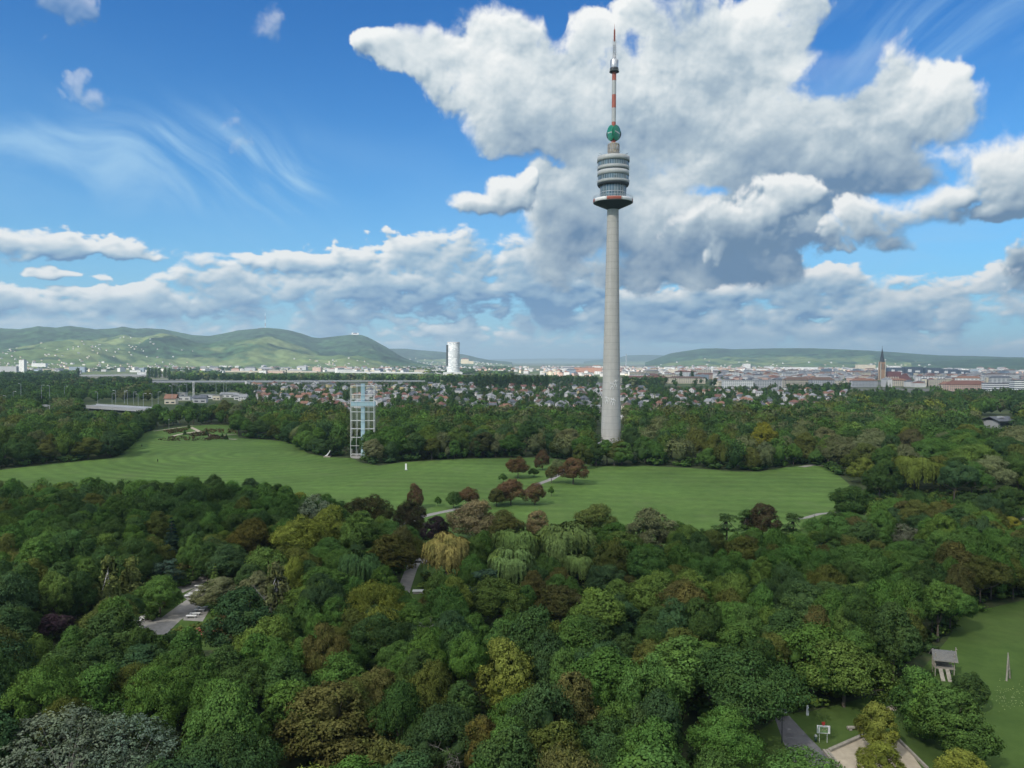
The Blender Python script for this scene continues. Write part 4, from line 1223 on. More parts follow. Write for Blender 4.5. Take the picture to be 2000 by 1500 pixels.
TINT = dict(deep=(0.057, 0.112, 0.044), blue=(0.056, 0.112, 0.056), mid=(0.084, 0.172, 0.052), fresh=(0.115, 0.190, 0.056), olive=(0.108, 0.135, 0.046), lime=(0.18, 0.225, 0.058), bronze=(0.108, 0.112, 0.05),
            grey=(0.155, 0.185, 0.11), silver=(0.227, 0.268, 0.234), gold=(0.28, 0.265, 0.10), rust=(0.122, 0.086, 0.058), purple=(0.052, 0.036, 0.057), pale=(0.144, 0.213, 0.085), pink=(0.23, 0.19, 0.135), yellow=(0.225, 0.25, 0.05))
TNAME = dict(deep='dark green', blue='bluish green', mid='mid green', fresh='bright green', olive='olive green', lime='yellow green', bronze='bronze brown', grey='greyish green', silver='silvery', gold='golden yellow', rust='rusty red brown', purple='dark purple', pale='pale green', pink='pale pinkish brown', yellow='yellow')
def put_tree(name, key, x, y, h, w, tint, label, cat, group=None, rz=None, z=0.0):
    """one tree: an Empty at its foot with its own crown and trunk"""
    p = PROTO[key]
    t = empty(name, (x, y, z), rnd.uniform(0, 6.28) if rz is None else rz, label, cat, group)
    t.scale = (w / p['w'], w / p['w'], h / p['h'])
    c = link('crown', p['crown'], t)
    base = TINT[tint] if isinstance(tint, str) else tint
    j = rnd.uniform(.86, 1.16)
    c.color = (base[0] * j * rnd.uniform(.93, 1.08), base[1] * j, base[2] * j * rnd.uniform(.9, 1.12), 1.0)
    link('trunk', p['trunk'], t)
    return t
VIEWS = []        # parts of the photograph that belong to one named tree: (depth, outline)
TREES = []        # (x, y, half width, height) of everything planted, to keep trees apart
def hero(name, kind, px, ptop, h, w, tint, label, cat='tree', var=0, group=None, vis=.62):
    """a tree whose crown top the photograph shows at (px, ptop)"""
    p = gnd(px, ptop, h)
    s_ = F / p.y * w / 2; b_ = proj((p.x, p.y, 0))[1]
    H_ = (b_ - ptop) * vis
    VIEWS.append((p.y, [(px - s_ * .55, ptop + H_ * .06), (px + s_ * .55, ptop + H_ * .06), (px + s_ * .9, ptop + H_ * .5), (px + s_ * .75, ptop + H_), (px - s_ * .75, ptop + H_), (px - s_ * .9, ptop + H_ * .5)]))
    TREES.append((p.x, p.y, w / 2, h))
    return put_tree(name, (kind, var % NPK[kind]), p.x, p.y, h, w, tint, label, cat, group)

# trees one can single out in the photograph
hero('willow_tree', 'willow', 872, 1032, 13.0, 9.5, 'gold', 'golden yellow weeping tree in the middle of the wood, the brightest crown there', var=0)
hero('willow_tree', 'willow', 1010, 1020, 13.0, 11.5, 'pale', 'pale green weeping willow right of the golden yellow tree', var=1)
hero('willow_tree', 'willow', 1105, 1012, 14.0, 14.0, 'pale', 'broadest pale green weeping willow, its long curtains facing the meadow', var=2)
hero('willow_tree', 'willow', 1000, 1062, 11.0, 10.0, 'pale', 'lower pale green willow in front of the other two pale willows', var=2)
hero('willow_tree', 'willow', 1130, 1075, 8.0, 8.0, 'pale', 'small pale green willow beneath the broad willow', var=1)
hero('willow_tree', 'willow', 700, 1062, 12.5, 9.0, 'deep', 'dark green weeping tree left of the brown spiky tree', var=1)
hero('leafy_tree', 'broad', 1275, 998, 14.0, 12.0, 'grey', 'greyish green billowing tree at the meadow edge right of the willows', var=1)
hero('leafy_tree', 'broad', 930, 980, 12.0, 13.0, 'pink', 'pale pinkish tan tree on the near edge of the meadow above the golden tree', var=0)
hero('leafy_tree', 'broad', 850, 1010, 8.0, 7.0, 'purple', 'dark purple round tree beside the meadow path', var=1)
hero('leafy_tree', 'broad', 800, 980, 11.0, 10.0, (0.05, 0.045, 0.03), 'dark brownish tree left of the purple tree by the meadow path', var=2)
hero('leafy_tree', 'broad', 725, 968, 11.0, 13.0, (0.055, 0.06, 0.03), 'wide dull brown green tree left of the dark tree at the meadow edge', var=4)
hero('leafy_tree', 'broad', 985, 1000, 10.0, 9.0, 'bronze', 'dark bronze tree behind the pinkish tan tree', var=0)
hero('leafy_tree', 'broad', 1050, 1000, 9.0, 7.0, 'pink', 'small pinkish tan tree right of the large pinkish one', var=1)
hero('leafy_tree', 'broad', 1165, 985, 10.0, 11.0, 'olive', 'olive brown tree at the meadow edge above the broad willow', var=2)
hero('leafy_tree', 'broad', 760, 1045, 12.0, 11.0, (0.085, 0.085, 0.032), 'brownish olive tree with spiky sprays left of the golden tree', var=3)
hero('leafy_tree', 'broad', 700, 1000, 14.0, 10.0, 'fresh', 'bright green tall tree left of the brownish olive spiky tree', var=3)
hero('leafy_tree', 'broad', 645, 990, 13.0, 10.0, 'lime', 'yellow green tall tree below the silvery tree', var=0)
hero('leafy_tree', 'open', 615, 968, 12.0, 11.0, 'silver', 'silvery grey tree on the near edge of the meadow', var=1)
hero('leafy_tree', 'broad', 585, 1010, 12.0, 12.0, 'lime', 'large yellow green tree left of the tall bright green tree', var=4)
hero('leafy_tree', 'broad', 490, 1015, 11.0, 10.0, (0.11, 0.10, 0.035), 'tree turning orange brown above the garden path', var=2)
hero('birch_tree', 'birch', 540, 1095, 13.0, 8.0, (0.16, 0.18, 0.10), 'thin birch with bare white trunk right of the white benches', var=0)
hero('birch_tree', 'birch', 210, 1090, 12.0, 7.5, (.16, .20, .075), 'slender drooping birch with pale limbs left of the garden', var=1)
hero('birch_tree', 'birch', 255, 1088, 11.0, 7.0, (.16, .20, .075), 'second drooping birch just right of the slender one', var=0)
hero('cedar_tree', 'cedar', 322, 1090, 7.5, 9.0, (0.06, 0.10, 0.085), 'blue cedar with flat layered branches behind the garden terrace', var=0)
hero('cedar_tree', 'cedar', 950, 1105, 10.0, 10.0, (0.045, 0.08, 0.06), 'dark blue green cedar with drooping branches below the golden tree', var=1)
hero('conifer_tree', 'conifer', 335, 1010, 12.0, 6.0, (0.024, 0.05, 0.042), 'dark blue spruce in the left wood', var=0)
hero('conifer_tree', 'conifer', 420, 1100, 8.0, 4.0, 'fresh', 'small bright green conifer at the head of the garden path', var=1)
hero('leafy_tree', 'broad', 425, 1130, 6.5, 7.5, 'grey', 'small grey green round tree beside the white benches', var=1)
hero('leafy_tree', 'feather', 500, 1118, 8.0, 6.0, 'grey', 'grey feathery tree right of the garden path', var=1)
hero('leafy_tree', 'broad', 312, 1128, 8.0, 7.5, 'mid', 'round mid green tree standing between the garden paths', var=0)
hero('leafy_tree', 'broad', 105, 1200, 5.0, 6.5, 'purple', 'dark purple low tree in the left wood', var=5)
hero('leafy_tree', 'broad', 455, 1192, 6.0, 5.4, (0.14, 0.105, 0.065), 'reddish brown thin tree beside the red flower bed', var=4)
hero('leafy_tree', 'open', 130, 1388, 11.0, 14.5, (0.14, 0.19, 0.165), 'silvery poplar with bare pale limbs in the bottom left corner', var=0)
hero('leafy_tree', 'open', 250, 1400, 10.0, 12.0, (0.135, 0.185, 0.16), 'second silvery poplar right of the one in the bottom left corner', var=1)
hero('leafy_tree', 'broad', 640, 1350, 11.0, 11.5, (0.098, 0.102, 0.044), 'bronze gold round tree near the bottom edge', var=1)
hero('leafy_tree', 'broad', 985, 1255, 11.0, 8.0, 'lime', 'yellow green tree in the middle of the lower wood', var=0)
hero('leafy_tree', 'broad', 1095, 1145, 8.0, 10.0, 'bronze', 'reddish bronze low tree below the willows', var=2)
hero('leafy_tree', 'broad', 970, 1130, 10.0, 11.0, 'fresh', 'bright green tree below the willows beside the blue cedar', var=2)
hero('leafy_tree', 'broad', 1490, 985, 11.0, 9.0, (0.062, 0.052, 0.036), 'dark reddish bare-stemmed tree at the near edge of the right meadow', var=1)
hero('pine_tree', 'cedar', 1420, 998, 10.0, 9.5, 'deep', 'dark pine left of the dark reddish tree at the meadow edge', var=1)
hero('pine_tree', 'cedar', 1460, 990, 10.0, 8.5, 'deep', 'second dark pine next to the dark reddish tree', var=1)
hero('pine_tree', 'cedar', 1550, 998, 10.0, 9.0, 'deep', 'dark pine right of the dark reddish tree', var=1)
hero('conifer_tree', 'conifer', 1591, 1005, 4.5, 2.4, 'deep', 'small dark juniper on the narrow meadow path', var=0)
hero('leafy_tree', 'broad', 1665, 950, 12.0, 14.0, 'deep', 'broad dark tree at the right end of the meadow', var=2)
hero('leafy_tree', 'broad', 1685, 895, 11.0, 9.0, 'lime', 'yellow green tree behind the broad dark tree at the right end of the meadow', var=1)
hero('willow_tree', 'willow', 1790, 880, 17.0, 19.0, (0.105, 0.135, 0.04), 'large light green spreading tree with thick pale trunk at the right', var=1)
hero('leafy_tree', 'broad', 1640, 850, 16.0, 19.0, 'grey', 'large greyish tree at the corner of the right meadow', var=4)
hero('leafy_tree', 'broad', 1780, 840, 15.0, 15.0, (0.10, 0.095, 0.06), 'dull pinkish olive tree behind the large light green spreading tree', var=0)
hero('leafy_tree', 'broad', 1492, 827, 17.0, 13.0, 'yellow', 'bright yellow tree above the right meadow, the only yellow crown there', var=0)
hero('leafy_tree', 'open', 1765, 1025, 7.0, 11.0, (0.17, 0.20, 0.18), 'silvery grey low tree in the right wood', var=1)
hero('leafy_tree', 'broad', 1972, 1010, 6.0, 6.0, 'yellow', 'small yellow tree near the right edge', var=1)
hero('leafy_tree', 'broad', 1770, 835, 13.0, 10.0, 'lime', 'yellow green tree in the belt at the right, below the church', var=3)
hero('leafy_tree', 'broad', 1590, 1225, 10.5, 14.0, 'mid', 'large green tree turning brown at its top behind the park sign', var=4)
hero('leafy_tree', 'broad', 1650, 1255, 10.0, 12.0, 'fresh', 'large bright green tree right of the one turning brown behind the park sign', var=2)
hero('leafy_tree', 'broad', 1797, 1312, 9.0, 7.2, 'mid', 'round green tree on the lawn in front of the timber hut', var=0)
hero('leafy_tree', 'broad', 1858, 1352, 9.0, 8.4, 'mid', 'largest round green tree on the playground lawn', var=1)
hero('leafy_tree', 'broad', 1897, 1316, 5.5, 5.0, 'deep', 'compact dark round tree on the lawn below the timber A-frame', var=5)
hero('leafy_tree', 'broad', 1715, 1375, 7.0, 4.8, 'lime', 'light yellow green young tree beside the sand pit', var=1)
hero('leafy_tree', 'broad', 1722, 1452, 6.0, 4.6, 'lime', 'second light young tree at the bottom of the sand pit', var=0)
hero('leafy_tree', 'broad', 1880, 1465, 6.0, 5.6, 'lime', 'yellow green tree at the bottom edge right of the sand pit', var=3)
hero('leafy_tree', 'broad', 1400, 1470, 7.0, 6.5, 'mid', 'round green tree at the bottom edge left of the asphalt path', var=2)
hero('leafy_tree', 'broad', 1570, 1468, 7.0, 9.0, 'mid', 'green tree at the bottom edge in front of the asphalt path', var=4)
hero('leafy_tree', 'feather', 1450, 1275, 12.0, 14.0, 'deep', 'dark drooping tree beside the asphalt path lamp', var=0)
# rusty horse chestnuts and small trees on the meadow
for px, pt, h, w, tint, lab in [(1012, 893, 9.5, 11.5, 'rust', 'leftmost wide rusty red tree on the far meadow'), (1060, 880, 9.5, 7.0, 'rust', 'taller rusty tree standing behind the other rusty trees on the meadow'), (1120, 896, 11.0, 13.5, 'rust', 'largest rusty red tree on the meadow, right of the path'),
                                (1077, 910, 7.5, 6.5, 'bronze', 'small bronze green tree between the rusty trees and the path'), (810, 946, 8.5, 6.0, 'rust', 'lone slim rusty tree on the left part of the meadow'), (915, 952, 7.0, 9.0, 'rust', 'rusty round tree right of the lone slim rusty tree'),
                                (998, 936, 9.5, 12.0, 'rust', 'widest rusty tree at the near side of the meadow'), (1045, 944, 8.0, 9.0, 'rust', 'rusty tree touching the widest rusty one on its right'), (970, 955, 6.5, 7.0, 'bronze', 'bronze small tree left of the widest rusty tree'),
                                (886, 960, 6.0, 6.0, 'deep', 'dark green small tree between two rusty trees on the left meadow'), (855, 969, 3.6, 2.8, 'mid', 'tiny green sapling on the meadow right of the slim rusty tree'), (1077, 950, 4.0, 2.6, 'mid', 'tiny green sapling on the meadow right of the rusty trees'),
                                (983, 925, 4.0, 4.5, 'mid', 'small green tree on the meadow left of the wide rusty tree'), (1043, 915, 4.0, 6.0, 'deep', 'low green tree between the rusty trees'), (1088, 897, 6.0, 7.0, 'grey', 'greyish tree beside the largest rusty tree')]:
    hero('meadow_tree', 'broad', px, pt, h, w * .84, tint, lab, var=rnd.randrange(6), group='trees standing on the meadow')

# --- zones of the photograph where no crown may stand in front
def in_poly(x, y, poly):
    c = False
    for (x0, y0), (x1, y1) in zip(poly, poly[1:] + poly[:1]):
        if (y0 > y) != (y1 > y) and x < (x1 - x0) * (y - y0) / (y1 - y0) + x0: c = not c
    return c
CLEAR = [
    [(-300, 900), (222, 890), (300, 835), (470, 828), (590, 868), (700, 900), (910, 893), (1125, 898), (1265, 908), (1480, 918), (1611, 908), (1650, 947), (1610, 1000), (1560, 1008), (1330, 1018), (1290, 1008), (1200, 990), (900, 992), (880, 1030), (838, 1030), (822, 1003), (770, 972), (660, 966), (610, 955),
     (560, 948), (500, 938), (440, 926), (380, 928), (330, 925), (300, 915), (230, 918), (190, 932), (130, 938), (60, 934), (-300, 938)],
    [(786, 1150), (793, 1110), (800, 1090), (826, 1088), (822, 1110), (812, 1150)], [(806, 1150), (846, 1150), (846, 1166), (806, 1166)],
    [(1515, 1405), (1560, 1388), (1700, 1362), (1770, 1345), (1812, 1325), (1822, 1268), (1868, 1266), (1890, 1200), (2200, 1165), (2200, 1700), (1500, 1700)],
    [(255, 1216), (300, 1200), (345, 1180), (360, 1140), (405, 1118), (418, 1130), (412, 1190), (400, 1212), (330, 1225), (300, 1236), (262, 1230)], [(384, 1238), (424, 1238), (424, 1258), (384, 1258)],
    [(36, 1280), (86, 1282), (80, 1298), (40, 1298)], [(28, 1320), (52, 1312), (50, 1336), (26, 1338)],
    [(1985, 1000), (2010, 1002), (2010, 1022), (1985, 1018)],
    [(840, 1060), (900, 1040), (905, 1110), (845, 1110)],
]
GROUND_CLEAR = [MEADOW_PX, PLAY_PX]
def silhouette(x, y, h, w):
    p0 = proj((x, y, 0)); p1 = proj((x, y, h)); s = F / math.hypot(x, y) * w / 2
    H_ = p0[1] - p1[1]
    return [(p1[0] + s * k, p1[1] + H_ * t) for k, t in ((0, .02), (-.55, .10), (.55, .10), (-.85, .35), (.85, .35), (0, .3), (-.8, .6), (.8, .6), (0, .6))]
def blocked(x, y, h, w):
    for q in silhouette(x, y, h, w):
        for poly in CLEAR:
            if in_poly(q[0], q[1], poly): return True
        for dep, poly in VIEWS:
            if y < dep - 1 and in_poly(q[0], q[1], poly): return True
    b = proj((x, y, 0))
    return any(in_poly(b[0], b[1], poly) for poly in GROUND_CLEAR)

def hides(x, y, h, w):
    return any(in_poly(q[0], q[1], p) for q in silhouette(x, y, h, w) for dep, p in VIEWS if y < dep - 1)
def zone(px, py):
    """where in the wood, by what stands there"""
    if py < 1010: return 'along the near edge of the left meadow' if px < 800 else ('along the near edge of the right meadow' if px < 1640 else 'in the wood right of the meadow')
    if py < 1140:
        return ('in the left wood behind the white benches' if px < 420 else 'in the wood left of the golden tree' if px < 830 else 'in the wood between the willows and the right meadow' if px < 1500 else 'in the wood behind the timber hut')
    if py < 1290:
        return ('in the left wood around the garden paths' if px < 430 else 'in the wood below the golden tree' if px < 900 else 'in the wood below the willows' if px < 1350 else 'in the right wood above the playground lawn')
    return ('above the silvery poplars of the bottom left corner' if px < 420 else 'around the bronze gold tree at the bottom' if px < 900 else 'in the bottom wood left of the dark lamp' if px < 1500 else 'beside the playground lawn')
MIXES = dict(   # tints of the wood by region
    left=['deep'] * 5 + ['blue'] * 3 + ['mid'] * 6 + ['fresh'] + ['olive'] * 2,
    mid=['mid'] * 5 + ['deep'] * 4 + ['fresh'] * 2 + ['olive'] * 2 + ['blue'] * 2 + ['lime'] + ['bronze'] + ['mid'] * 4,
    right=['mid'] * 5 + ['deep'] * 4 + ['blue'] * 2 + ['fresh'] * 2 + ['olive'] * 2 + ['bronze'] + ['mid'] * 4)
def free(x, y, w, k=.80):
    for tx, ty, tw_, th_ in TREES:
        if (tx - x) ** 2 + (ty - y) ** 2 < ((tw_ + w / 2) * k) ** 2: return False
    return True
rr = random.Random(2024)
n_leafy = n_feather = n_small = 0
SMALL = []
cand = []
for _ in range(16000):
    Y = 72 + 230 * math.sqrt(rr.random()); X = rr.uniform(-1, 1) * (Y * .70 + 8)
    cand.append((X, Y))
for X, Y in cand:
    feather = rr.random() < .36
    h = rr.uniform(8.5, 13.5); w = rr.choice([rr.uniform(4.8, 7.0), rr.uniform(6.0, 9.0), rr.uniform(7.5, 11.0)])
    if w < 6.5: h *= .86
    if Y > 180: h *= .95
    if not free(X, Y, w, .66) or blocked(X, Y, h, w): continue
    px, py = proj((X, Y, h * .8))
    if not (-140 < px < 2140): continue
    if px > 1640 and py < 1040 and Y > 250: continue
    TREES.append((X, Y, w / 2, h))
    tint = rr.choice(MIXES['left' if px < 560 else 'mid' if px < 1250 else 'right'])
    small = w < 6.6
    if small: n_small += 1
    elif feather: n_feather += 1
    else: n_leafy += 1
    kind = 'feather' if feather else 'broad'
    big = 'large' if w > 9.2 else 'slim' if small else 'medium'
    shape = 'feathery layered' if feather else 'round leafy'
    zn = zone(px, py)
    if small:
        SMALL.append((Y, (kind, rr.randrange(NPK[kind])), X, h, w, tint, f'{big} {TNAME[tint]} {shape} tree {zn}', f'trees {zn}')); continue
    put_tree('feathery_tree' if feather else 'leafy_tree', (kind, rr.randrange(NPK[kind])), X, Y, h, w, tint, f'{big} {TNAME[tint]} {shape} tree {zn}', 'tree', f'trees {zn}')
SMALL.sort(key=lambda q: q[0])
for Y, key, X, h, w, tint, lab, grp in SMALL[:295]: put_tree('small_tree', key, X, Y, h, w, tint, lab, 'tree', grp)
REST = [(q[2], q[0], 0, q[3], q[4], q[5]) for q in SMALL[295:]]
# low shrubs fill the paths' borders and small gaps
ns = 0
for _ in range(2500):
    Y = 80 + 200 * math.sqrt(rr.random()); X = rr.uniform(-1, 1) * (Y * .70 + 5)
    w = rr.uniform(2.5, 4.5); h = w * .6
    if ns >= 110 or not free(X, Y, w, .72) or blocked(X, Y, h, w): continue
    px, py = proj((X, Y, h))
    if not (-50 < px < 2050): continue
    ns += 1
    TREES.append((X, Y, w / 2, h))
    tint = rr.choice(['mid', 'fresh', 'olive', 'deep', 'bronze', 'grey', 'lime'])
    zn = zone(px, py)
    put_tree('shrub', ('shrub', rr.randrange(3)), X, Y, h, w, tint, f'low {TNAME[tint]} shrub {zn}', 'shrub', f'shrubs {zn}')
# undergrowth between the trunks
under = []
for _ in range(14000):
    Y = 72 + 240 * math.sqrt(rr.random()); X = rr.uniform(-1, 1) * (Y * .72 + 8)
    w = rr.uniform(2.4, 4.2); h = rr.uniform(1.2, 2.6)
    px, py = proj((X, Y, h))
    if any(in_poly(px, py, q) for q in CLEAR) or any(in_poly(*proj((X, Y, 0)), q) for q in GROUND_CLEAR): continue
    if any(in_poly(proj((X + w * .5 * k, Y, h * .5))[0], py + 2, q) for q in CLEAR[1:] for k in (-1, 1)): continue
    under.append((X, Y, -.2, h, w, 'deep'))
UNDER = under
# bare dead trees
for px, pt, h, seed, lab in [(897, 1405, 9.0, 5, 'dead bare pale tree among the crowns near the bottom edge'), (528, 1100, 13.0, 8, 'bare white stem rising through the thin birch'), (820, 1190, 10.0, 12, 'thin bare grey tree in the middle wood below the pale slab')]:
    p = gnd(px, pt, h)
    t = empty('bare_tree', p * 1.0, 0, lab, 'tree'); t.location.z = 0
    link('trunk', bare_mesh('bare_tree', seed, h, BARK_P, r=.11), t)

# --- the belt of trees beyond the meadow: front trees one by one, the wood behind as one mass
EDGE_TINT = ['deep'] * 4 + ['mid'] * 6 + ['blue'] * 3 + ['grey'] * 4 + ['olive'] * 2 + ['fresh'] * 2
def belt_zone(px):
    return ('at the left edge of the far meadow' if px < 270 else 'behind the rose garden' if px < 470 else 'left of the steel cross' if px < 690 else 'between the steel cross and the rusty trees' if px < 990 else
            'in front of the concrete tower' if px < 1300 else 'behind the right meadow' if px < 1620 else 'in the wood at the right, below the church')
ne = 0
EDGE = []
def edge_tree(X, Y, h, w, tint, kind='broad'):
    global ne
    px, py = proj((X, Y, h * .6))
    big = 'tall' if h > 14.5 else 'low' if h < 11.5 else 'medium high'
    zn = belt_zone(px)
    EDGE.append((X, Y, w / 2)); ne += 1
    put_tree('round_tree', (kind, rr.randrange(NPK[kind])), X, Y, h, w, tint, f'{big} {TNAME[tint]} tree {zn}', 'tree', f'trees {zn}')
FAR_EDGE = MEADOW_PX[0:34]
for row, (off, hh) in enumerate(((0, (9.5, 13)), (11, (12, 15.5)), (23, (13, 17)))):
    for (a, b) in zip(FAR_EDGE, FAR_EDGE[1:]):
        A, B_ = gnd(*a), gnd(*b)
        L = (B_ - A).length; n = max(1, int(L / 10.5))
        for k in range(n):
            q = A.lerp(B_, (k + rr.random()) / n)
            away = Vector((q.x, q.y, 0)).normalized()
            q = q + away * (5 + off + rr.uniform(-2, 3))
            w = rr.choice([rr.uniform(6.5, 9.5), rr.uniform(9.5, 15.0)]); h = rr.uniform(*hh) * (1.1 if w > 9.5 else .85)
            px, py = proj((q.x, q.y, 0))
            if in_poly(px, py, MEADOW_PX) or hides(q.x, q.y, h, w): continue
            if 1168 < px < 1222 and row > 0 or (680 < px < 722 and row == 0) or (300 < px < 470 and row == 0): continue
            if any((tx - q.x) ** 2 + (ty - q.y) ** 2 < (w * .38 + tw_ * .6) ** 2 for tx, ty, tw_ in EDGE): continue
            if ne < 290: edge_tree(q.x, q.y, h, w, rr.choice(EDGE_TINT))
# named trees of the belt
for px, pt, h, w, tint, lab in [(755, 838, 15.0, 17.0, 'mid', 'big green tree right beside the steel cross'), (805, 848, 12.0, 14.0, 'grey', 'greyish green tree right of the big tree beside the steel cross'), (945, 846, 13.0, 13.0, (0.085, 0.095, 0.05), 'brownish fan-shaped tree at the meadow edge between cross and tower'),
                                (1137, 868, 12.0, 8.0, 'olive', 'small yellowish tree at the meadow edge left of the concrete tower'), (1213, 862, 12.0, 10.0, (0.085, 0.10, 0.03), 'yellow green tree at the foot of the concrete tower'), (1186, 860, 12.5, 10.0, 'mid', 'mid green tree directly in front of the foot of the concrete tower'), (1165, 866, 11.5, 9.0, 'deep', 'dark green tree just left of the foot of the concrete tower'), (1200, 869, 10.5, 8.0, 'olive', 'low olive tree just right of the mid green one at the concrete tower'), (165, 855, 9.0, 11.0, 'bronze', 'orange brown tree at the end of the left wood'),
                                (205, 862, 8.0, 8.0, 'rust', 'reddish tree at the tip of the left wood'), (140, 862, 9.0, 9.0, 'olive', 'olive tree left of the orange brown one in the left wood')]:
    p = gnd(px, pt, h); EDGE.append((p.x, p.y, w / 2))
    put_tree('round_tree', ('broad', rr.randrange(6)), p.x, p.y, h, w, tint, lab, 'tree')
for px in (828, 852, 875):
    p = gnd(px, 897); put_tree('young_tree', ('broad', rr.randrange(6)), p.x, p.y, 6.5, 3.6, 'grey', 'slim young tree with thin stem at the meadow edge between cross and tower', 'tree', 'young trees along the far meadow edge')

# low-detail crowns for the masses
def lod(seed, n, nc, leaf):
    rng = np.random.default_rng(seed); C_ = Crown()
    d = unit(rng, nc * 3); d = d[d[:, 2] > -.3][:nc]
    for k in range(len(d)):
        r_ = rng.uniform(.17, .30)
        c = np.array([d[k, 0] * (.5 - r_ * .7), d[k, 1] * (.5 - r_ * .7), .56 + d[k, 2] * (.44 - r_ * .7)])
        C_.clump(c, r_, n // nc, leaf, rng, np.array([0, 0, .45]), .9, None, 1.2)
    q, nn, v = C_.arrays()
    return q, nn, v
LODS = {'a': [lod(900 + k, 1000, 22, .062) for k in range(6)], 'd': [lod(960 + k, 2000, 26, .042) for k in range(6)], 'b': [lod(920 + k, 260, 12, .115) for k in range(6)], 'c': [lod(940 + k, 60, 6, .24) for k in range(5)]}
def mass(name, trees, level, label=None, kind='stuff'):
    """many far trees as one mesh; trees: (x, y, z, height, width, tint)"""
    V_, Nn, Vv, Tt, Lp, Sz = [], [], [], [], [], []
    base = 0
    for i, (x, y, z, h, w, t) in enumerate(trees):
        q, nn, v = LODS[level][i % len(LODS[level])]
        a = (i * 2.399) % 6.283; ca, sa = math.cos(a), math.sin(a)
        M_ = np.array([[ca, -sa, 0], [sa, ca, 0], [0, 0, 1]])
        qv = q.reshape(-1, 3) @ M_.T * np.array([w, w, h]) + np.array([x, y, z])
        nv = np.repeat(nn @ M_.T, 4, 0)
        core, cf = ICO1_V, ICO1_F
        cv = core * np.array([w * .30, w * .30, h * .32]) + np.array([x, y, z + h * .46])
        base_t = TINT[t] if isinstance(t, str) else t
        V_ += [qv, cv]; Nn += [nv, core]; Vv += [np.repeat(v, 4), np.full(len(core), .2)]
        j = .85 + .3 * ((i * 7919) % 101) / 101
        Tt.append(np.tile(np.array(base_t) * j, (len(qv) + len(core), 1)))
        Lp += [np.arange(len(qv)) + base, (cf + base + len(qv)).ravel()]
        Sz += [np.full(len(q), 4), np.full(len(cf), 3)]
        base += len(qv) + len(core)
    me = raw_mesh(name, np.concatenate(V_), np.concatenate(Lp), np.concatenate(Sz), LEAF_A, {'nrm': np.concatenate(Nn), 'v': np.concatenate(Vv), 'tint': np.concatenate(Tt)})
    o = link(name, me)
    return tag(o, label, None, None, kind)
class Grid:
    def __init__(self, s): self.s, self.d = s, {}
    def ok(self, x, y, r_):
        i, j = int(x // self.s), int(y // self.s)
        for a in range(i - 1, i + 2):
            for b in range(j - 1, j + 2):
                for (u, v_, q) in self.d.get((a, b), ()):
                    if (u - x) ** 2 + (v_ - y) ** 2 < (r_ + q) ** 2: return False
        return True
    def put(self, x, y, r_): self.d.setdefault((int(x // self.s), int(y // self.s)), []).append((x, y, r_))
KEEP = [gnd(709, 893), TB]                       # keep the cross and the tower foot free
HWY_CLEAR = [[(165, 776), (310, 776), (310, 800), (165, 804)], [(76, 788), (104, 788), (104, 797), (76, 797)], [(320, 768), (350, 768), (350, 796), (320, 796)], [(352, 766), (470, 762), (470, 786), (352, 790)],
             [(304, 826), (468, 820), (470, 862), (304, 864)], [(1915, 800), (1985, 800), (1985, 832), (1915, 832)], [(1172, 700), (1214, 700), (1214, 856), (1172, 856)], [(684, 745), (735, 745), (735, 830), (684, 830)], [(684, 830), (702, 830), (702, 893), (684, 893)]]
belt = []
ug, keep_u = Grid(5.0), []
for t in UNDER:
    if ug.ok(t[0], t[1], 1.25): ug.put(t[0], t[1], 1.25); keep_u.append((*t[:5], rr.choice(['deep', 'deep', 'mid', 'olive', 'fresh'])))
mass('undergrowth', keep_u, 'b')
G_ = Grid(13.0)
for e in EDGE: G_.put(e[0], e[1], e[2] * .8)
for t in TREES:
    if t[1] > 240: G_.put(t[0], t[1], t[2] * .8)
def shows(x, y, h, w, polys):
    return any(in_poly(q[0], q[1], p) for q in silhouette(x, y, h, w) for p in polys)
MEAD_G = MEADOW_PX
n_right = 0
for _ in range(26000):
    Y = rr.uniform(235, 800); X = rr.uniform(-.78, .78) * Y
    px, py = proj((X, Y, 0))
    if py > 985 or in_poly(px, py, MEAD_G): continue
    if Y < 300 and px < 1640: continue
    if px < 1600 and py > 925: continue
    far_lim = np.interp(px, [-200, 150, 480, 600, 740, 1180, 1240, 1500, 1700, 2200], [790, 806, 806, 818, 822, 824, 826, 818, 806, 800])
    if py < far_lim: continue
    w = rr.choice([rr.uniform(8.0, 12.0), rr.uniform(12.0, 18.0)]); h = rr.uniform(11.5, 16) + max(0, w - 12) * .5
    if px > 1600: h *= 1.1; w *= 1.15
    if not G_.ok(X, Y, w * .42): continue
    if hides(X, Y, h, w) or shows(X, Y, h, w, HWY_CLEAR) or shows(X, Y, h, w, CLEAR[:1]): continue
    if any((X - k.x) ** 2 + (Y - k.y) ** 2 < 81 for k in KEEP): continue
    G_.put(X, Y, w * .42)
    if px > 1600 and Y < 430 and n_right < 150:
        n_right += 1
        tint = rr.choice(EDGE_TINT + ['lime'])
        put_tree('park_tree', ('broad' if rr.random() < .7 else 'feather', rr.randrange(5)), X, Y, h, w, tint, f'{"wide" if w > 13 else "narrow"} {TNAME[tint]} tree in the wood right of the meadow, below the church', 'tree', 'trees right of the meadow')
        continue
    belt.append((X, Y, 0, h, w, rr.choice(EDGE_TINT + (['lime'] if px > 1600 else []))))
hedge = []
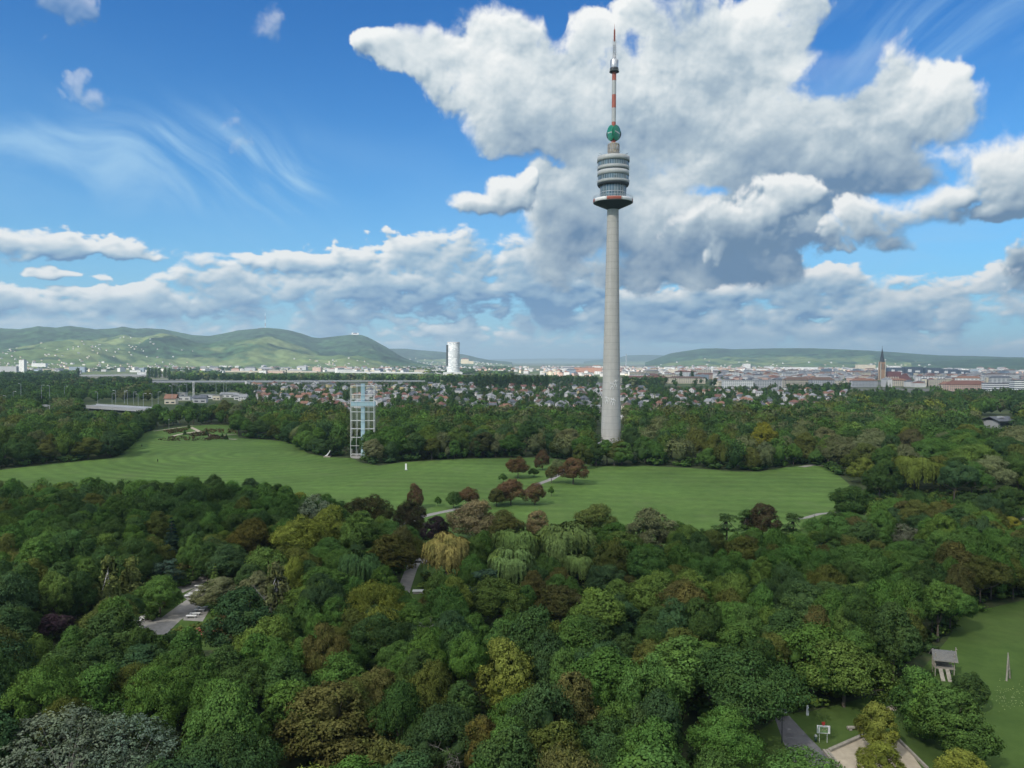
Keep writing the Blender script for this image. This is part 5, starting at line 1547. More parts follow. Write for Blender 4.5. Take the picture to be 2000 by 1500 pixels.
for (a, b) in zip(FAR_EDGE, FAR_EDGE[1:]):
    A, B_ = gnd(*a), gnd(*b)
    L = (B_ - A).length
    for k in range(max(1, int(L / 2.6))):
        q = A.lerp(B_, rr.random())
        q = q + Vector((q.x, q.y, 0)).normalized() * rr.uniform(1.5, 13)
        px, py = proj(q)
        if 676 < px < 716 or 300 < px < 470 or 1172 < px < 1216: continue
        hedge.append((q.x, q.y, -.4, rr.uniform(2.5, 5.5), rr.uniform(4, 8), rr.choice(['deep', 'deep', 'mid', 'blue'])))
mass('undergrowth', hedge, 'b')
mass('park_woodland', [t for t in belt if t[1] < 560], 'd')
mass('park_woodland', [t for t in belt if t[1] >= 560], 'a')
mass('wood_filler', REST, 'd')
# the wood goes on past both sides of the picture
side = []
SGd = Grid(11.0)
for _ in range(9000):
    Y = rr.uniform(60, 760); X = rr.choice((-1, 1)) * Y * rr.uniform(.62, 1.15)
    if Y < 95: X = rr.choice((-1, 1)) * rr.uniform(60, 120)
    px, py = proj((X, Y, 0))
    m_ = 120 + 9000 / Y
    if -m_ < px < 2000 + m_ or any(in_poly(px, py, q) for q in GROUND_CLEAR): continue
    w = rr.uniform(7, 12)
    if not SGd.ok(X, Y, w * .42): continue
    SGd.put(X, Y, w * .42)
    side.append((X, Y, 0, rr.uniform(9, 14), w, rr.choice(MIXES['mid'])))
mass('wood_filler', side, 'b')
print('TREES', n_leafy, n_feather, n_small, ns, ne, len(belt))

# ------------------------------------------------------------------ the garden suburb: every house by itself
WALLC = dict(white=(.58, .57, .55), cream=(.58, .52, .40), grey=(.42, .42, .42), yellow=(.60, .48, .24), pink=(.52, .36, .30))
ROOFC = dict(red=(.17, .085, .065), orange=(.22, .12, .08), brown=(.13, .09, .07), slate=(.10, .11, .125), grey=(.24, .245, .25))
WALL_M = {k: matte(k + '_render', v, .1, .12) for k, v in WALLC.items()}
ROOF_M = {k: matte(k + '_roof_tiles', v, .22, .35, .85) for k, v in ROOFC.items()}
rh = random.Random(77)
HP = {}
def house_proto(kind, L, Wd, hw, rise):
    b = MB()
    b.box((0, 0, hw / 2), (L, Wd, hw))
    if kind == 'gable': b.add([(-L / 2, -Wd / 2, hw), (-L / 2, Wd / 2, hw), (-L / 2, 0, hw + rise * .96), (L / 2, -Wd / 2, hw), (L / 2, Wd / 2, hw), (L / 2, 0, hw + rise * .96)], [(0, 2, 1), (3, 4, 5)])
    def win(x, y, z, wx, wy, hz): b.box((x, y, z), (wx, wy, hz), mi=1)
    nf = 2 if hw > 4.5 else 1
    for fl in range(nf):
        z = 1.5 + fl * 2.8
        for k in range(3):
            x = -L / 2 + L * (k + .5) / 3
            win(x, -Wd / 2 - .02, z, 1.3, .08, 1.3); win(x, Wd / 2 + .02, z, 1.3, .08, 1.3)
        for k in range(2):
            y = -Wd / 2 + Wd * (k + .5) / 2
            win(-L / 2 - .02, y, z, .08, 1.2, 1.3); win(L / 2 + .02, y, z, .08, 1.2, 1.3)
    r_ = MB()
    if kind == 'gable':
        r_.gable((0, 0, 0), L, Wd, hw - .12, rise + .12)
        r_.box((L * .22, Wd * .12, hw + rise * .95), (.7, .7, 1.6))
    elif kind == 'hip':
        r_.hip((0, 0, 0), L, Wd, hw + .01, rise); r_.box((L * .1, .5, hw + rise * .9), (.7, .7, 1.6))
    else:
        r_.box((0, 0, hw + .16), (L + .5, Wd + .5, .32)); r_.box((L * .2, 0, hw + 1.2), (L * .4, Wd * .5, 1.9))
    return b, r_
for kind in ('gable', 'hip', 'flat'):
    for sz, (L, Wd, hw, rise) in enumerate([(9, 7.5, 3.4, 3.2), (11.5, 9, 5.6, 3.6), (16, 10, 6.2, 3.8)]):
        HP[kind, sz] = house_proto(kind, L, Wd, hw, rise)
HM = {}
def put_house(x, y, rz, kind, sz, wc, rc, label, group, s=1.0):
    if (kind, sz, wc) not in HM: HM[kind, sz, wc] = HP[kind, sz][0].mesh('wall', [WALL_M[wc], M_DKGLASS])
    if (kind, sz, rc, 'r') not in HM: HM[kind, sz, rc, 'r'] = HP[kind, sz][1].mesh('roof', [ROOF_M[rc]])
    h = empty('house', (x, y, 0), rz, label, 'house', group)
    h.scale = (s, s, s)
    link('wall', HM[kind, sz, wc], h); link('roof', HM[kind, sz, rc, 'r'], h)
    return h
def hzone(px):
    return ('in the cluster left of the steel cross' if px < 690 else 'between the steel cross and the office tower' if px < 870 else 'between the office tower and the concrete tower' if px < 1180 else
            'just right of the concrete tower' if px < 1400 else 'among the trees at the right')
HG = Grid(22.0)
HOUSES = []
def far_line(px): return np.interp(px, [300, 480, 700, 760, 1180, 1230, 1500, 1660, 1800], [768, 752, 752, 752, 750, 758, 762, 772, 786])
def near_line(px): return np.interp(px, [300, 480, 600, 740, 1180, 1240, 1500, 1660, 1800], [782, 792, 800, 808, 812, 822, 820, 806, 806])
for _ in range(7000):
    if len(HOUSES) >= 285: break
    px = rh.uniform(470, 1690); py = rh.uniform(750, 823)
    if not far_line(px) < py < near_line(px): continue
    if px > 1500 and rh.random() < .5: continue
    q = gnd(px, py)
    if not HG.ok(q.x, q.y, 8.5): continue
    if 1168 < px < 1216 and py > 790: continue
    HG.put(q.x, q.y, 8.5)
    kind = rh.choice(['gable'] * 5 + ['hip'] * 3 + ['flat'] * 2); sz = rh.choice([0, 0, 1, 1, 1, 2])
    wc = rh.choice(['white'] * 7 + ['cream'] * 2 + ['grey', 'yellow', 'pink'])
    rc = rh.choice(['red'] * 3 + ['orange'] * 3 + ['brown'] * 2 + ['slate'] * 3 + ['grey'] * 3) if kind != 'flat' else rh.choice(['grey', 'grey', 'slate'])
    zn = hzone(px)
    size = ('small', 'medium', 'large')[sz]
    rf = {'gable': 'pitched', 'hip': 'hipped', 'flat': 'flat'}[kind]
    put_house(q.x, q.y, rh.uniform(0, 6.28), kind, sz, wc, rc, f'{size} {wc} house with {rf} {rc} roof {zn}', f'houses {zn}', rh.uniform(.72, .95))
    HOUSES.append((q.x, q.y))
# larger single buildings beside the motorway on the left
def long_block(name, px, py, Y, w, d, h, wall, roof, label, rise=0.0, rz=0.0, cat='building', windows=True):
    p = at(px, py, Y); p.z = 0
    o = empty(name, p, rz, label, cat)
    MB().box((0, 0, h / 2), (w, d, h)).build('wall', wall, o)
    if rise: MB().gable((0, 0, 0), w, d, h - .05, rise, over=.8, th=.4).build('roof', roof, o)
    else: MB().box((0, 0, h + .25), (w + .8, d + .8, .5)).build('roof', roof, o)
    if windows:
        b = MB(); n = max(2, int(w / 6)); fl = max(1, int(h / 3.4))
        for f in range(fl):
            for k in range(n): b.box((-w / 2 + w * (k + .5) / n, -d / 2 - .03, 1.9 + f * 3.3), (w / n * .55, .12, 1.5))
        b.build('window', M_DKGLASS, o)
    return o
long_block('house', 335, 791, 900.0, 12.5, 10, 6.5, WALL_M['cream'], ROOF_M['orange'], 'house with bright orange pitched roof standing alone beside the motorway', 5.0, .1, 'house')
for k, (px, py, Y, w, h, wl, rf_, rise, lab) in enumerate([
    (362, 788, 980.0, 16, 5, 'white', 'grey', 0, 'low white flat building right of the orange roofed house'), (392, 790, 930.0, 15, 6, 'grey', 'slate', 3.0, 'grey house with slate roof right of the low white building'),
    (405, 783, 1020.0, 17, 5.5, 'white', 'grey', 0, 'white building behind the grey slate roofed house'), (425, 785, 990.0, 9, 6, 'cream', 'grey', 0, 'small cream block left of the curved hall'),
    (448, 780, 1060.0, 22, 5, 'white', 'grey', 2.0, 'long white hall at the right end of the motorway row'), (470, 784, 1000.0, 15, 6, 'white', 'grey', 3.0, 'white gabled house at the end of the motorway row'),
    (350, 783, 1080.0, 20, 5, 'grey', 'grey', 0, 'pale grey shed behind the orange roofed house'), (25, 776, 1150.0, 30, 5, 'white', 'grey', 0, 'white shed at the left edge beyond the wood'),
    (1676, 820, 640.0, 15, 5, 'white', 'grey', 2.5, 'pale roofed house alone in the trees below the city at the right'), (1650, 793, 820.0, 16, 9, 'white', 'grey', 2.5, 'white house among the dark trees left of the spruces'),
    (1610, 779, 1000.0, 14, 8, 'white', 'slate', 0, 'white villa below the long apartment row'), (1795, 814, 700.0, 9, 5, 'white', 'grey', 1.5, 'tiny pale house beside the yellow green belt tree')]):
    long_block('house', px, py, Y, w, 10, h, WALL_M[wl], ROOF_M[rf_], lab, rise, rh.uniform(-.15, .15), 'house')
# the dark roofed pavilion in the trees at the right
p = gnd(1950, 836)
pb = empty('park_pavilion', p, .35, 'dark roofed grey park pavilion in the trees near the right edge', 'pavilion')
MB().box((0, 0, 3.2), (17, 13, 6.4)).build('wall', M_GREY, pb)
MB().box((0, -6.56, 3.0), (13, .12, 3.0)).build('window', M_DKGLASS, pb)
MB().gable((0, 0, 0), 19, 15, 6.5, 3.2, over=1.2, th=.4).build('roof', ROOF_M['slate'], pb)
MB().box((-3, -3.9, 9.2), (5, 2.5, 1.6)).build('roof_lantern', M_GREY, pb)

near_it = []
tries = 0
while len(near_it) < 150 and tries < 9000:
    tries += 1
    px = rh.uniform(480, 1700); py = rh.uniform(748, 800)
    if not far_line(px) - 3 < py < near_line(px) - 10: continue
    q = gnd(px, py)
    if not HG.ok(q.x, q.y, 6.5): continue
    HG.put(q.x, q.y, 6.5)
    near_it.append((q, rh.uniform(7, 12), rh.uniform(6, 9), rh.uniform(4, 6.5), rh.uniform(0, 3.1), rh.choice([0, 0, 0, 1, 2]), rh.choice([4, 5, 6, 6, 7, 7]), rh.choice([0, 2.5, 3, 3])))
HOUSES_ALL = HOUSES + [(q[0].x, q[0].y) for q in near_it]
# trees of the suburb and the far plain
sub = []
SG = Grid(16.0)
for hx, hy in HOUSES_ALL: SG.put(hx, hy, 4.0)
SUBT = ['deep'] * 6 + ['mid'] * 4 + ['blue'] * 4 + ['olive', 'grey']
LAND_CLEAR = HWY_CLEAR + [[(150, 728), (330, 728), (330, 735), (150, 735)], [(298, 741), (640, 741), (640, 748), (298, 748)], [(600, 741), (830, 741), (830, 745), (600, 745)], [(430, 722), (830, 722), (830, 728), (430, 728)], [(870, 660), (902, 660), (902, 722), (870, 722)], [(1714, 660), (1784, 660), (1784, 743), (1714, 743)]]
HB = [(proj((x, y, 3.5)), y) for x, y in HOUSES_ALL]
for _ in range(16000):
    Y = 560 + 1500 * rr.random() ** 1.35; X = rr.uniform(-.74, .74) * Y
    px, py = proj((X, Y, 0))
    if px < 480 and py > 808: continue
    far_lim = np.interp(px, [-200, 150, 480, 600, 740, 1180, 1240, 1500, 1700, 2200], [790, 806, 806, 818, 822, 824, 826, 818, 806, 800])
    if py > far_lim: continue
    if px > 1300 and py < 762 and rr.random() < .93: continue
    if px > 1660 and py < 778: continue
    dense = 480 < px < 1660 and py > far_line(px)
    w = rr.uniform(4.0, 7.5) if dense else rr.uniform(8, 14)
    h = w * rr.uniform(.9, 1.3) + 1.5
    if px < 480: w *= 1.2
    if not SG.ok(X, Y, w * (.5 if dense else .45)): continue
    if shows(X, Y, h, w, LAND_CLEAR): continue
    if dense and rr.random() < .58:
        tp = proj((X, Y, h))
        s_ = F / Y * w / 2
        if any(hy > Y and abs(hp[0] - px) < s_ * .8 + 5 and tp[1] < hp[1] for hp, hy in HB): continue
    SG.put(X, Y, w * .45)
    sub.append((X, Y, 0, h, w, rr.choice(SUBT)))
mass('suburb_trees', [t for t in sub if t[1] < 1050], 'a')
mass('suburb_trees', [t for t in sub if t[1] >= 1050], 'b')
# dark row of tall trees right of the office tower, and the spruces before the church
for k in range(20):
    px = 928 + k * 7.3 + rr.uniform(-2, 2)
    p = gnd(px, 757 + rr.uniform(-1, 1.5))
    put_tree('poplar_tree', ('poplar', k % 2), p.x, p.y, rr.uniform(20, 27), rr.uniform(8, 11), 'deep', 'dark tall poplar in the dense row right of the round office tower', 'tree', 'row of dark poplars')
for k, (px, pt, h) in enumerate([(1722, 752, 16), (1732, 738, 22), (1738, 744, 20), (1712, 760, 15), (1745, 758, 15), (1755, 764, 13), (1705, 764, 14)]):
    p = gnd(px, pt + h * 1.45)
    put_tree('conifer_tree', ('conifer', 0), p.x, p.y, h * 1.05, h * .42, 'deep', 'dark pointed spruce in the clump in front of the church', 'tree', 'spruces in front of the church')
for k, (px, py) in enumerate([(1330, 742), (1352, 741), (1405, 741), (290, 735), (297, 735), (304, 736), (312, 735), (322, 735), (330, 735), (365, 733), (372, 733), (152, 736)]):
    p = gnd(px, py + 3)
    put_tree('poplar_tree', ('poplar', k % 2), p.x, p.y, 26, 11, 'deep', 'dark tall poplar between city blocks', 'tree', 'poplars between the city blocks')
far = []
FG = Grid(70.0)
for _ in range(15000):
    Y = 1900 + 4300 * rr.random() ** 1.2; X = rr.uniform(-.74, .74) * Y
    px, py = proj((X, Y, 0))
    w = rr.uniform(18, 34); h = rr.uniform(9, 15)
    nn = HN.fbm(np.array([X * .0016]), np.array([Y * .0016]), 3)[0]
    lim = -.05 if px < 1000 else .45
    if nn < lim or (px > 1250 and rr.random() < .55): continue
    if not FG.ok(X, Y, w * .5): continue
    if shows(X, Y, h, w * .6, LAND_CLEAR[6:]): continue
    FG.put(X, Y, w * .5)
    far.append((X, Y, 0, h, w, rr.choice(SUBT + ['fresh', 'lime', 'olive'])))
mass('far_woods', far, 'c')
print('HOUSES', len(HOUSES), 'SUB', len(sub), 'FAR', len(far))

# ------------------------------------------------------------------ city blocks
def facade(name, col, win=(.10, .12, .14), fw=.34, fh=.32, roofc=(.3, .3, .3)):
    m, N = new_mat(name)
    g = N.node('ShaderNodeNewGeometry'); pos = g.outputs['Position']; nz_ = N.sep(g.outputs['Normal'])[2]
    x, y, z = N.sep(pos)
    u = N.m('FRACT', N.m('MULTIPLY', N.m('ADD', N.m('MULTIPLY', x, .8), N.m('MULTIPLY', y, .6)), 1 / fw / 10))
    v = N.m('FRACT', N.m('MULTIPLY', z, 1 / 3.1))
    w_ = N.m('MULTIPLY', N.m('GREATER_THAN', u, .45), N.m('GREATER_THAN', v, .52))
    c = N.mix(w_, N.v('SCALE', col, N.lin(N.noise(pos, .02, 3.0), .3, .7, .88, 1.12)), win)
    c = N.mix(N.m('GREATER_THAN', nz_, .5), c, roofc)
    return finish(m, N, principled(N, c, .8, 0, .2))
FAC = {k: facade(k + '_facade', v) for k, v in dict(white=(.66, .66, .64), cream=(.56, .50, .38), grey=(.40, .41, .42), pink=(.50, .36, .28), blue=(.26, .32, .38), sand=(.50, .45, .36)).items()}
M_BRICKO = facade('orange_brick_facade', (.44, .22, .14))
M_OFFICE = facade('dark_office_facade', (.11, .14, .18), (.05, .06, .08), .5, .4, (.15, .17, .19))
M_STRIPE, N = new_mat('striped_facade')
pos = N.node('ShaderNodeNewGeometry').outputs['Position']
M_STRIPE = finish(M_STRIPE, N, principled(N, N.mix(N.m('GREATER_THAN', N.m('FRACT', N.m('MULTIPLY', N.sep(pos)[2], 1 / 3.4)), .55), (.72, .73, .72), (.07, .08, .10)), .6, 0, .3))
CG = Grid(90.0)
nb_ = 0
CITY = []
def city_block(px, py, w, d, h, rz, wall, roof, rise, label, group, p=None):
    q = gnd(px, py) if p is None else p
    o = empty('apartment_block', (q.x, q.y, 0), rz, label, 'building', group)
    MB().box((0, 0, h / 2), (w, d, h)).build('wall', FAC[wall] if isinstance(wall, str) else wall, o)
    r_ = MB()
    if rise: r_.hip((0, 0, 0), w, d, h + .02, rise, over=.8, frac=.7)
    else: r_.box((0, 0, h + .3), (w + .8, d + .8, .6)); r_.box((w * .2, 0, h + 1.7), (5, 4, 2.4))
    r_.build('roof', ROOF_M[roof], o)
    return o
def czone(px, Y):
    a = 'at the left behind the motorway' if px < 700 else 'left of the concrete tower' if px < 1200 else 'in the city left of the church' if px < 1700 else 'in the city right of the church'
    return ('distant, ' if Y > 3600 else '') + a
rc_ = random.Random(5)
for _ in range(9000):
    if nb_ >= 300: break
    left = rc_.random() < .28
    if left: px = rc_.uniform(-40, 900); Y = rc_.uniform(2500, 5200)
    else: px = rc_.uniform(1080, 2060); Y = 1650 + 3800 * rc_.random() ** 1.4
    d = ray(px, 740); X = d.x / d.y * Y
    if not left and px < 1230 and Y < 2700: continue
    if not left and px < 1420 and Y < 2000: continue
    w = rc_.uniform(24, 70); dd = rc_.uniform(12, 18); h = rc_.choice([10, 13, 16, 19, 22]) * rc_.uniform(.9, 1.1)
    if left: h *= .8
    if not CG.ok(X, Y, w * .42): continue
    if shows(X, Y, h, w, [[(868, 650), (903, 650), (903, 724), (868, 724)], [(1712, 690), (1786, 690), (1786, 743), (1712, 743)], [(1412, 738), (1660, 738), (1660, 768), (1412, 768)]]): continue
    if 740 < px < 870 and left and Y < 3000: continue
    CG.put(X, Y, w * .42); nb_ += 1
    wc = rc_.choice(['white'] * 4 + ['cream', 'grey', 'grey', 'sand', 'pink', 'blue'])
    pitched = rc_.random() < .5
    rc2 = rc_.choice(['red', 'orange', 'brown', 'slate', 'grey', 'grey']) if pitched else 'grey'
    zn = czone(px, Y)
    city_block(0, 0, w, dd, h, rc_.choice([0, .3, -.4, 1.2, 1.6]) + rc_.uniform(-.1, .1), wc, rc2, 4.5 if pitched else 0, f'{"long" if w > 48 else "short"} {wc} block with {"pitched " + rc2 if pitched else "flat grey"} roof {zn}', f'blocks {zn}', Vector((X, Y, 0)))
# the remaining small buildings of the city and on the slopes: one mass each
def building_mass(name, items, mats):
    b = MB()
    for (p, w, d, h, rz, wi, ri, rise) in items:
        b.box((p.x, p.y, p.z + h / 2), (w, d, h), rz, mi=wi)
        if rise: b.hip(p, w, d, p.z + h + .02, rise, rz, over=.5, mi=ri)
        else: b.box((p.x, p.y, p.z + h + .25), (w + .5, d + .5, .5), rz, mi=ri)
    return tag(b.build(name, mats), kind='stuff')
mats = [WALL_M['white'], WALL_M['cream'], WALL_M['grey'], WALL_M['pink'], ROOF_M['red'], ROOF_M['orange'], ROOF_M['grey'], ROOF_M['slate']]
building_mass('distant_houses', near_it, mats)
it = []
for _ in range(700):
    px = rc_.uniform(1400, 2060); Y = rc_.uniform(1650, 2700)
    d = ray(px, 740); X = d.x / d.y * Y
    if not CG.ok(X, Y, 10) or shows(X, Y, 14, 24, [[(1712, 690), (1786, 690), (1786, 743), (1712, 743)]]): continue
    CG.put(X, Y, 10)
    it.append((Vector((X, Y, 0)), rc_.uniform(14, 34), rc_.uniform(10, 14), rc_.uniform(8, 17), rc_.uniform(0, 3.1), rc_.choice([0, 0, 1, 2, 2, 3]), rc_.choice([4, 5, 6, 6, 7]), rc_.choice([0, 3, 4])))
building_mass('distant_town', it, mats)
it = []
for _ in range(2600):
    px = rc_.uniform(1060, 2080) if rc_.random() < .78 else rc_.uniform(-60, 1060)
    Y = rc_.uniform(2600, 6000) if px > 1060 else rc_.uniform(3000, 5600)
    d = ray(px, 740); X = d.x / d.y * Y
    if not CG.ok(X, Y, 9): continue
    CG.put(X, Y, 9)
    it.append((Vector((X, Y, 0)), rc_.uniform(10, 32), rc_.uniform(9, 14), rc_.uniform(5, 15), rc_.uniform(0, 3.1), rc_.choice([0, 0, 0, 1, 2, 3]), rc_.choice([4, 5, 6, 6, 7]), rc_.choice([0, 3, 4])))
building_mass('distant_town', it, mats)

it = []
for H_, n_, t1, cols in ((HILL_A, 1100, .58, (0, .93)), (HILL_D, 120, .4, (.03, .75)), (HILL_B, 130, .5, (.25, .95))):
    c_ = [(rc_.uniform(*cols), rc_.uniform(.02, t1)) for _ in range(60)]
    for _ in range(n_):
        cc, tt = rc_.choice(c_)
        cc += rc_.gauss(0, .03); tt += rc_.gauss(0, .06)
        if H_ is HILL_A: tt *= .85 if cc < .72 else .45
        if not 0 <= cc <= 1 or not 0.0 < tt < 1: continue
        p = hill_at(H_, cc, tt)
        s_ = .6 if H_ is HILL_A else .9
        it.append((p + Vector((0, 0, -1)), rc_.uniform(9, 22) * s_, rc_.uniform(8, 13) * s_, rc_.uniform(6, 11) * s_, rc_.uniform(0, 3.1), rc_.choice([0, 0, 0, 0, 1, 1]), rc_.choice([4, 5, 6, 6, 7]), rc_.choice([0, 3, 3])))
building_mass('hillside_houses', it, mats)
# blocks one can single out
for a in [(45, 735, 2550, 17, 16, 46, 0, 'white', 'grey', 0, 'white high-rise block at the left edge in front of the town'), (18, 735, 2600, 62, 20, 24, 0, 'grey', 'grey', 0, 'grey wide block left of the white high-rise'),
          (78, 731, 3300, 60, 18, 30, 0, 'white', 'grey', 0, 'white slab with stepped roof right of the white high-rise'), (152, 733, 2900, 56, 15, 20, .1, 'blue', 'grey', 0, 'pale blue grey slab in the left town'),
          (1148, 728, 3050, 110, 22, 26, 0, M_BRICKO, 'orange', 0, 'orange brick block just left of the concrete tower'), (1118, 729, 3000, 50, 20, 18, .1, M_BRICKO, 'red', 3, 'lower orange brick block beside the taller one'),
          (1260, 748, 1900, 120, 15, 13, .05, 'cream', 'red', 4, 'long cream block with red roof right of the concrete tower'), (1340, 749, 1850, 90, 15, 13, -.04, 'cream', 'brown', 4, 'cream block with brown roof right of the long red roofed one'),
          (1365, 740, 2250, 55, 14, 14, 0, 'blue', 'grey', 0, 'pale blue flat block right of the dark poplar'), (1440, 762, 1480, 58, 14, 17, .08, 'white', 'slate', 0, 'white balcony block at the left end of the long apartment row'),
          (1500, 762, 1500, 56, 14, 17, -.1, 'grey', 'slate', 0, 'pale grey block in the middle of the long apartment row'), (1556, 764, 1460, 52, 14, 19, .12, 'sand', 'brown', 5, 'sand coloured block with steep brown roof in the long apartment row'),
          (1604, 766, 1430, 44, 14, 20, .05, 'grey', 'brown', 5, 'grey block with steep brown roof at the right end of the long apartment row'), (1633, 762, 1500, 40, 14, 17, -.1, 'sand', 'grey', 0, 'sand coloured flat block behind the end of the apartment row'),
          (1885, 768, 1450, 78, 18, 12, .12, 'pink', 'red', 8, 'large building with broad red tiled roof at the right'), (1857, 764, 1520, 40, 16, 10, -.2, 'cream', 'orange', 6, 'building with orange tiled roof left of the broad red roof'),
          (1950, 771, 1380, 54, 16, 17, .1, M_STRIPE, 'grey', 0, 'pale striped office block beside the broad red roof'), (1997, 775, 1330, 36, 18, 24, -.1, M_STRIPE, 'grey', 0, 'white block with dark window stripes at the right edge'),
          (1565, 724, 4600, 190, 30, 22, 0, 'white', 'grey', 0, 'bright white wide building on the skyline left of the church'), (1458, 722, 4700, 40, 30, 40, 0, 'white', 'grey', 0, 'small bright white cube building on the skyline'),
          (1690, 724, 4300, 100, 30, 40, 0, 'cream', 'grey', 0, 'bright cream stepped building just left of the church spire'), (1745, 722, 4300, 60, 30, 34, 0, 'white', 'grey', 0, 'bright white building just right of the church spire')]:
    px, py, Y, w, d, h, rz, wl, rf_, rise, lab = a
    q = at(px, py, Y); q.z = 0
    city_block(0, 0, w, d, h, rz, wl, rf_, rise, lab, None, q)
q = at(1810, 735, 2900.0); q.z = 0
oc = empty('office_complex', q, -.05, 'long dark blue office complex with stepped blocks right of the church', 'building')
for k, (x, w, h) in enumerate([(-118, 60, 34), (-52, 68, 36), (16, 62, 33), (80, 62, 29), (132, 40, 25)]):
    MB().box((x, 6 * (k % 2), h / 2), (w - 2, 30, h)).build('wall', M_OFFICE, oc)
    b = MB()
    b.box((x - w * .22, 6 * (k % 2) - 15.2, h * .62), (w * .2, .5, h * .30)).box((x + w * .2, 6 * (k % 2) - 15.2, h * .55), (w * .26, .5, h * .18))
    b.build('window', M_WHITE, oc)

# ------------------------------------------------------------------ bridges and motorway
def viaduct(label, px0, py0, px1, py1, Y0, Y1, th=1.6, wd=14, z=None, mat=M_LTGREY, piers=10):
    A, B_ = at(px0, py0, Y0), at(px1, py1, Y1)
    o = empty('viaduct', ((A.x + B_.x) / 2, (A.y + B_.y) / 2, 0), 0, label, 'bridge')
    c = Vector(((A.x + B_.x) / 2, (A.y + B_.y) / 2, 0))
    d = (B_ - A); L = d.length; rz = math.atan2(d.y, d.x)
    zc = (A.z + B_.z) / 2
    MB().box((0, 0, zc - th / 2), (L, wd, th), rz).build('deck', mat, o)
    b = MB()
    for s in (-1, 1): b.box((-math.sin(rz) * s * (wd / 2 - .15), math.cos(rz) * s * (wd / 2 - .15), zc + .55), (L, .25, 1.08), rz)
    b.build('parapet', M_STEEL, o)
    for k in range(piers):
        t = (k + .5) / piers - .5
        MB().box((d.x * t, d.y * t, (zc - th) / 2), (2.2, wd * .6, zc - th), rz).build('pier', M_CONC, o)
    return o, c, d, zc
viaduct('long pale motorway bridge deck behind the steel cross, the nearest of the far bridges', 590, 743.5, 830, 744.5, 1750.0, 1800.0, 1.4, mat=M_GREY)
V1, vc, vd, vz = viaduct('wide two-level pale bridge left of the steel cross', 298, 744.5, 640, 744.5, 1600.0, 1700.0, 2.0, 20, mat=M_GREY)
viaduct('yellowish far bridge deck at the foot of the hills', 430, 724.5, 620, 725.5, 2900.0, 2900.0, 4.0, 14, mat=M_SAND)
viaduct('thin far bridge deck left of the round office tower', 670, 726.5, 830, 727.5, 2700.0, 2650.0, 3.2)
viaduct('grey bridge deck in front of the left town', 140, 734.0, 335, 731.0, 2200.0, 2350.0, 2.6, mat=M_GREY)
V2, mc, md, mz = viaduct('near motorway flyover curving out of the wood on the left', 172, 791.5, 300, 798.5, 790.0, 735.0, 2.4, 17, mat=M_GREY, piers=5)
def lamp(px, py, h, Y=None, label='tall pale motorway lamp post beyond the left wood', group='motorway lamp posts', name='street_lamp', arm=2.2, mat=M_STEEL):
    p = gnd(px, py) if Y is None else at(px, py, Y)
    if Y is not None: p.z = max(0, p.z)
    o = empty(name, p, 0, label, 'lamp', group)
    MB().tube((0, 0, 0), (0, 0, h), .20, .13, n=6).build('post', mat, o)
    MB().tube((0, 0, h - .1), (arm, 0, h + .25), .11, .09, n=5).build('arm', mat, o)
    MB().box((arm + .5, 0, h + .22), (1.5, .55, .28)).build('lamp_head', M_WHITE, o)
    return o
for k, (px, py) in enumerate([(12, 806), (26, 790), (41, 774), (60, 795), (72, 795), (81, 778), (97, 778), (126, 779), (191, 790), (219, 792), (226, 788), (243, 788), (249, 790), (261, 790), (270, 794), (280, 794), (297, 794), (309, 790), (336, 778), (350, 776), (365, 776), (422, 770), (437, 770), (442, 770)]):
    lamp(px, py, 13.5, 800.0 + 12 * (k % 5), arm=2.0 if k % 2 else -2.6)
# gantry sign over the motorway
p = gnd(69, 809); s_ = p.y / F
ga_ = empty('sign_gantry', p, 0, 'pale steel motorway sign gantry rising behind the left wood', 'sign')
for x in (-30 * s_, 28 * s_): MB().tube((x, 0, 0), (x, 0, 17 * s_), .42, n=8).build('post', M_STEEL, ga_)
MB().box((-1 * s_, 0, 17 * s_), (60 * s_, .9, .9)).build('cross_beam', M_STEEL, ga_)
MB().box((18 * s_, -.6, 17.2 * s_), (14 * s_, .3, 4.0 * s_)).build('sign_panel', M_STEEL, ga_)
MB().box((-14 * s_, -.6, 15.4 * s_), (17 * s_, .3, 5 * s_)).build('sign_panel', M_LTGREY, ga_)
# tall two-legged mast above the motorway houses
p = at(378, 778, 950.0); p.z = 0
o = empty('antenna_mast', p, 0, 'tall white twin pole mast above the low houses beside the motorway', 'mast')
MB().tube((-.7, 0, 0), (-.7, 0, 24), .42, .3, n=8).tube((.7, 0, 0), (.7, 0, 24), .42, .3, n=8).build('pole', M_WHITE, o)
MB().box((0, 0, 24.2), (2.6, .8, .8)).box((0, 0, 15), (1.8, .4, .5)).build('cross_bar', M_WHITE, o)

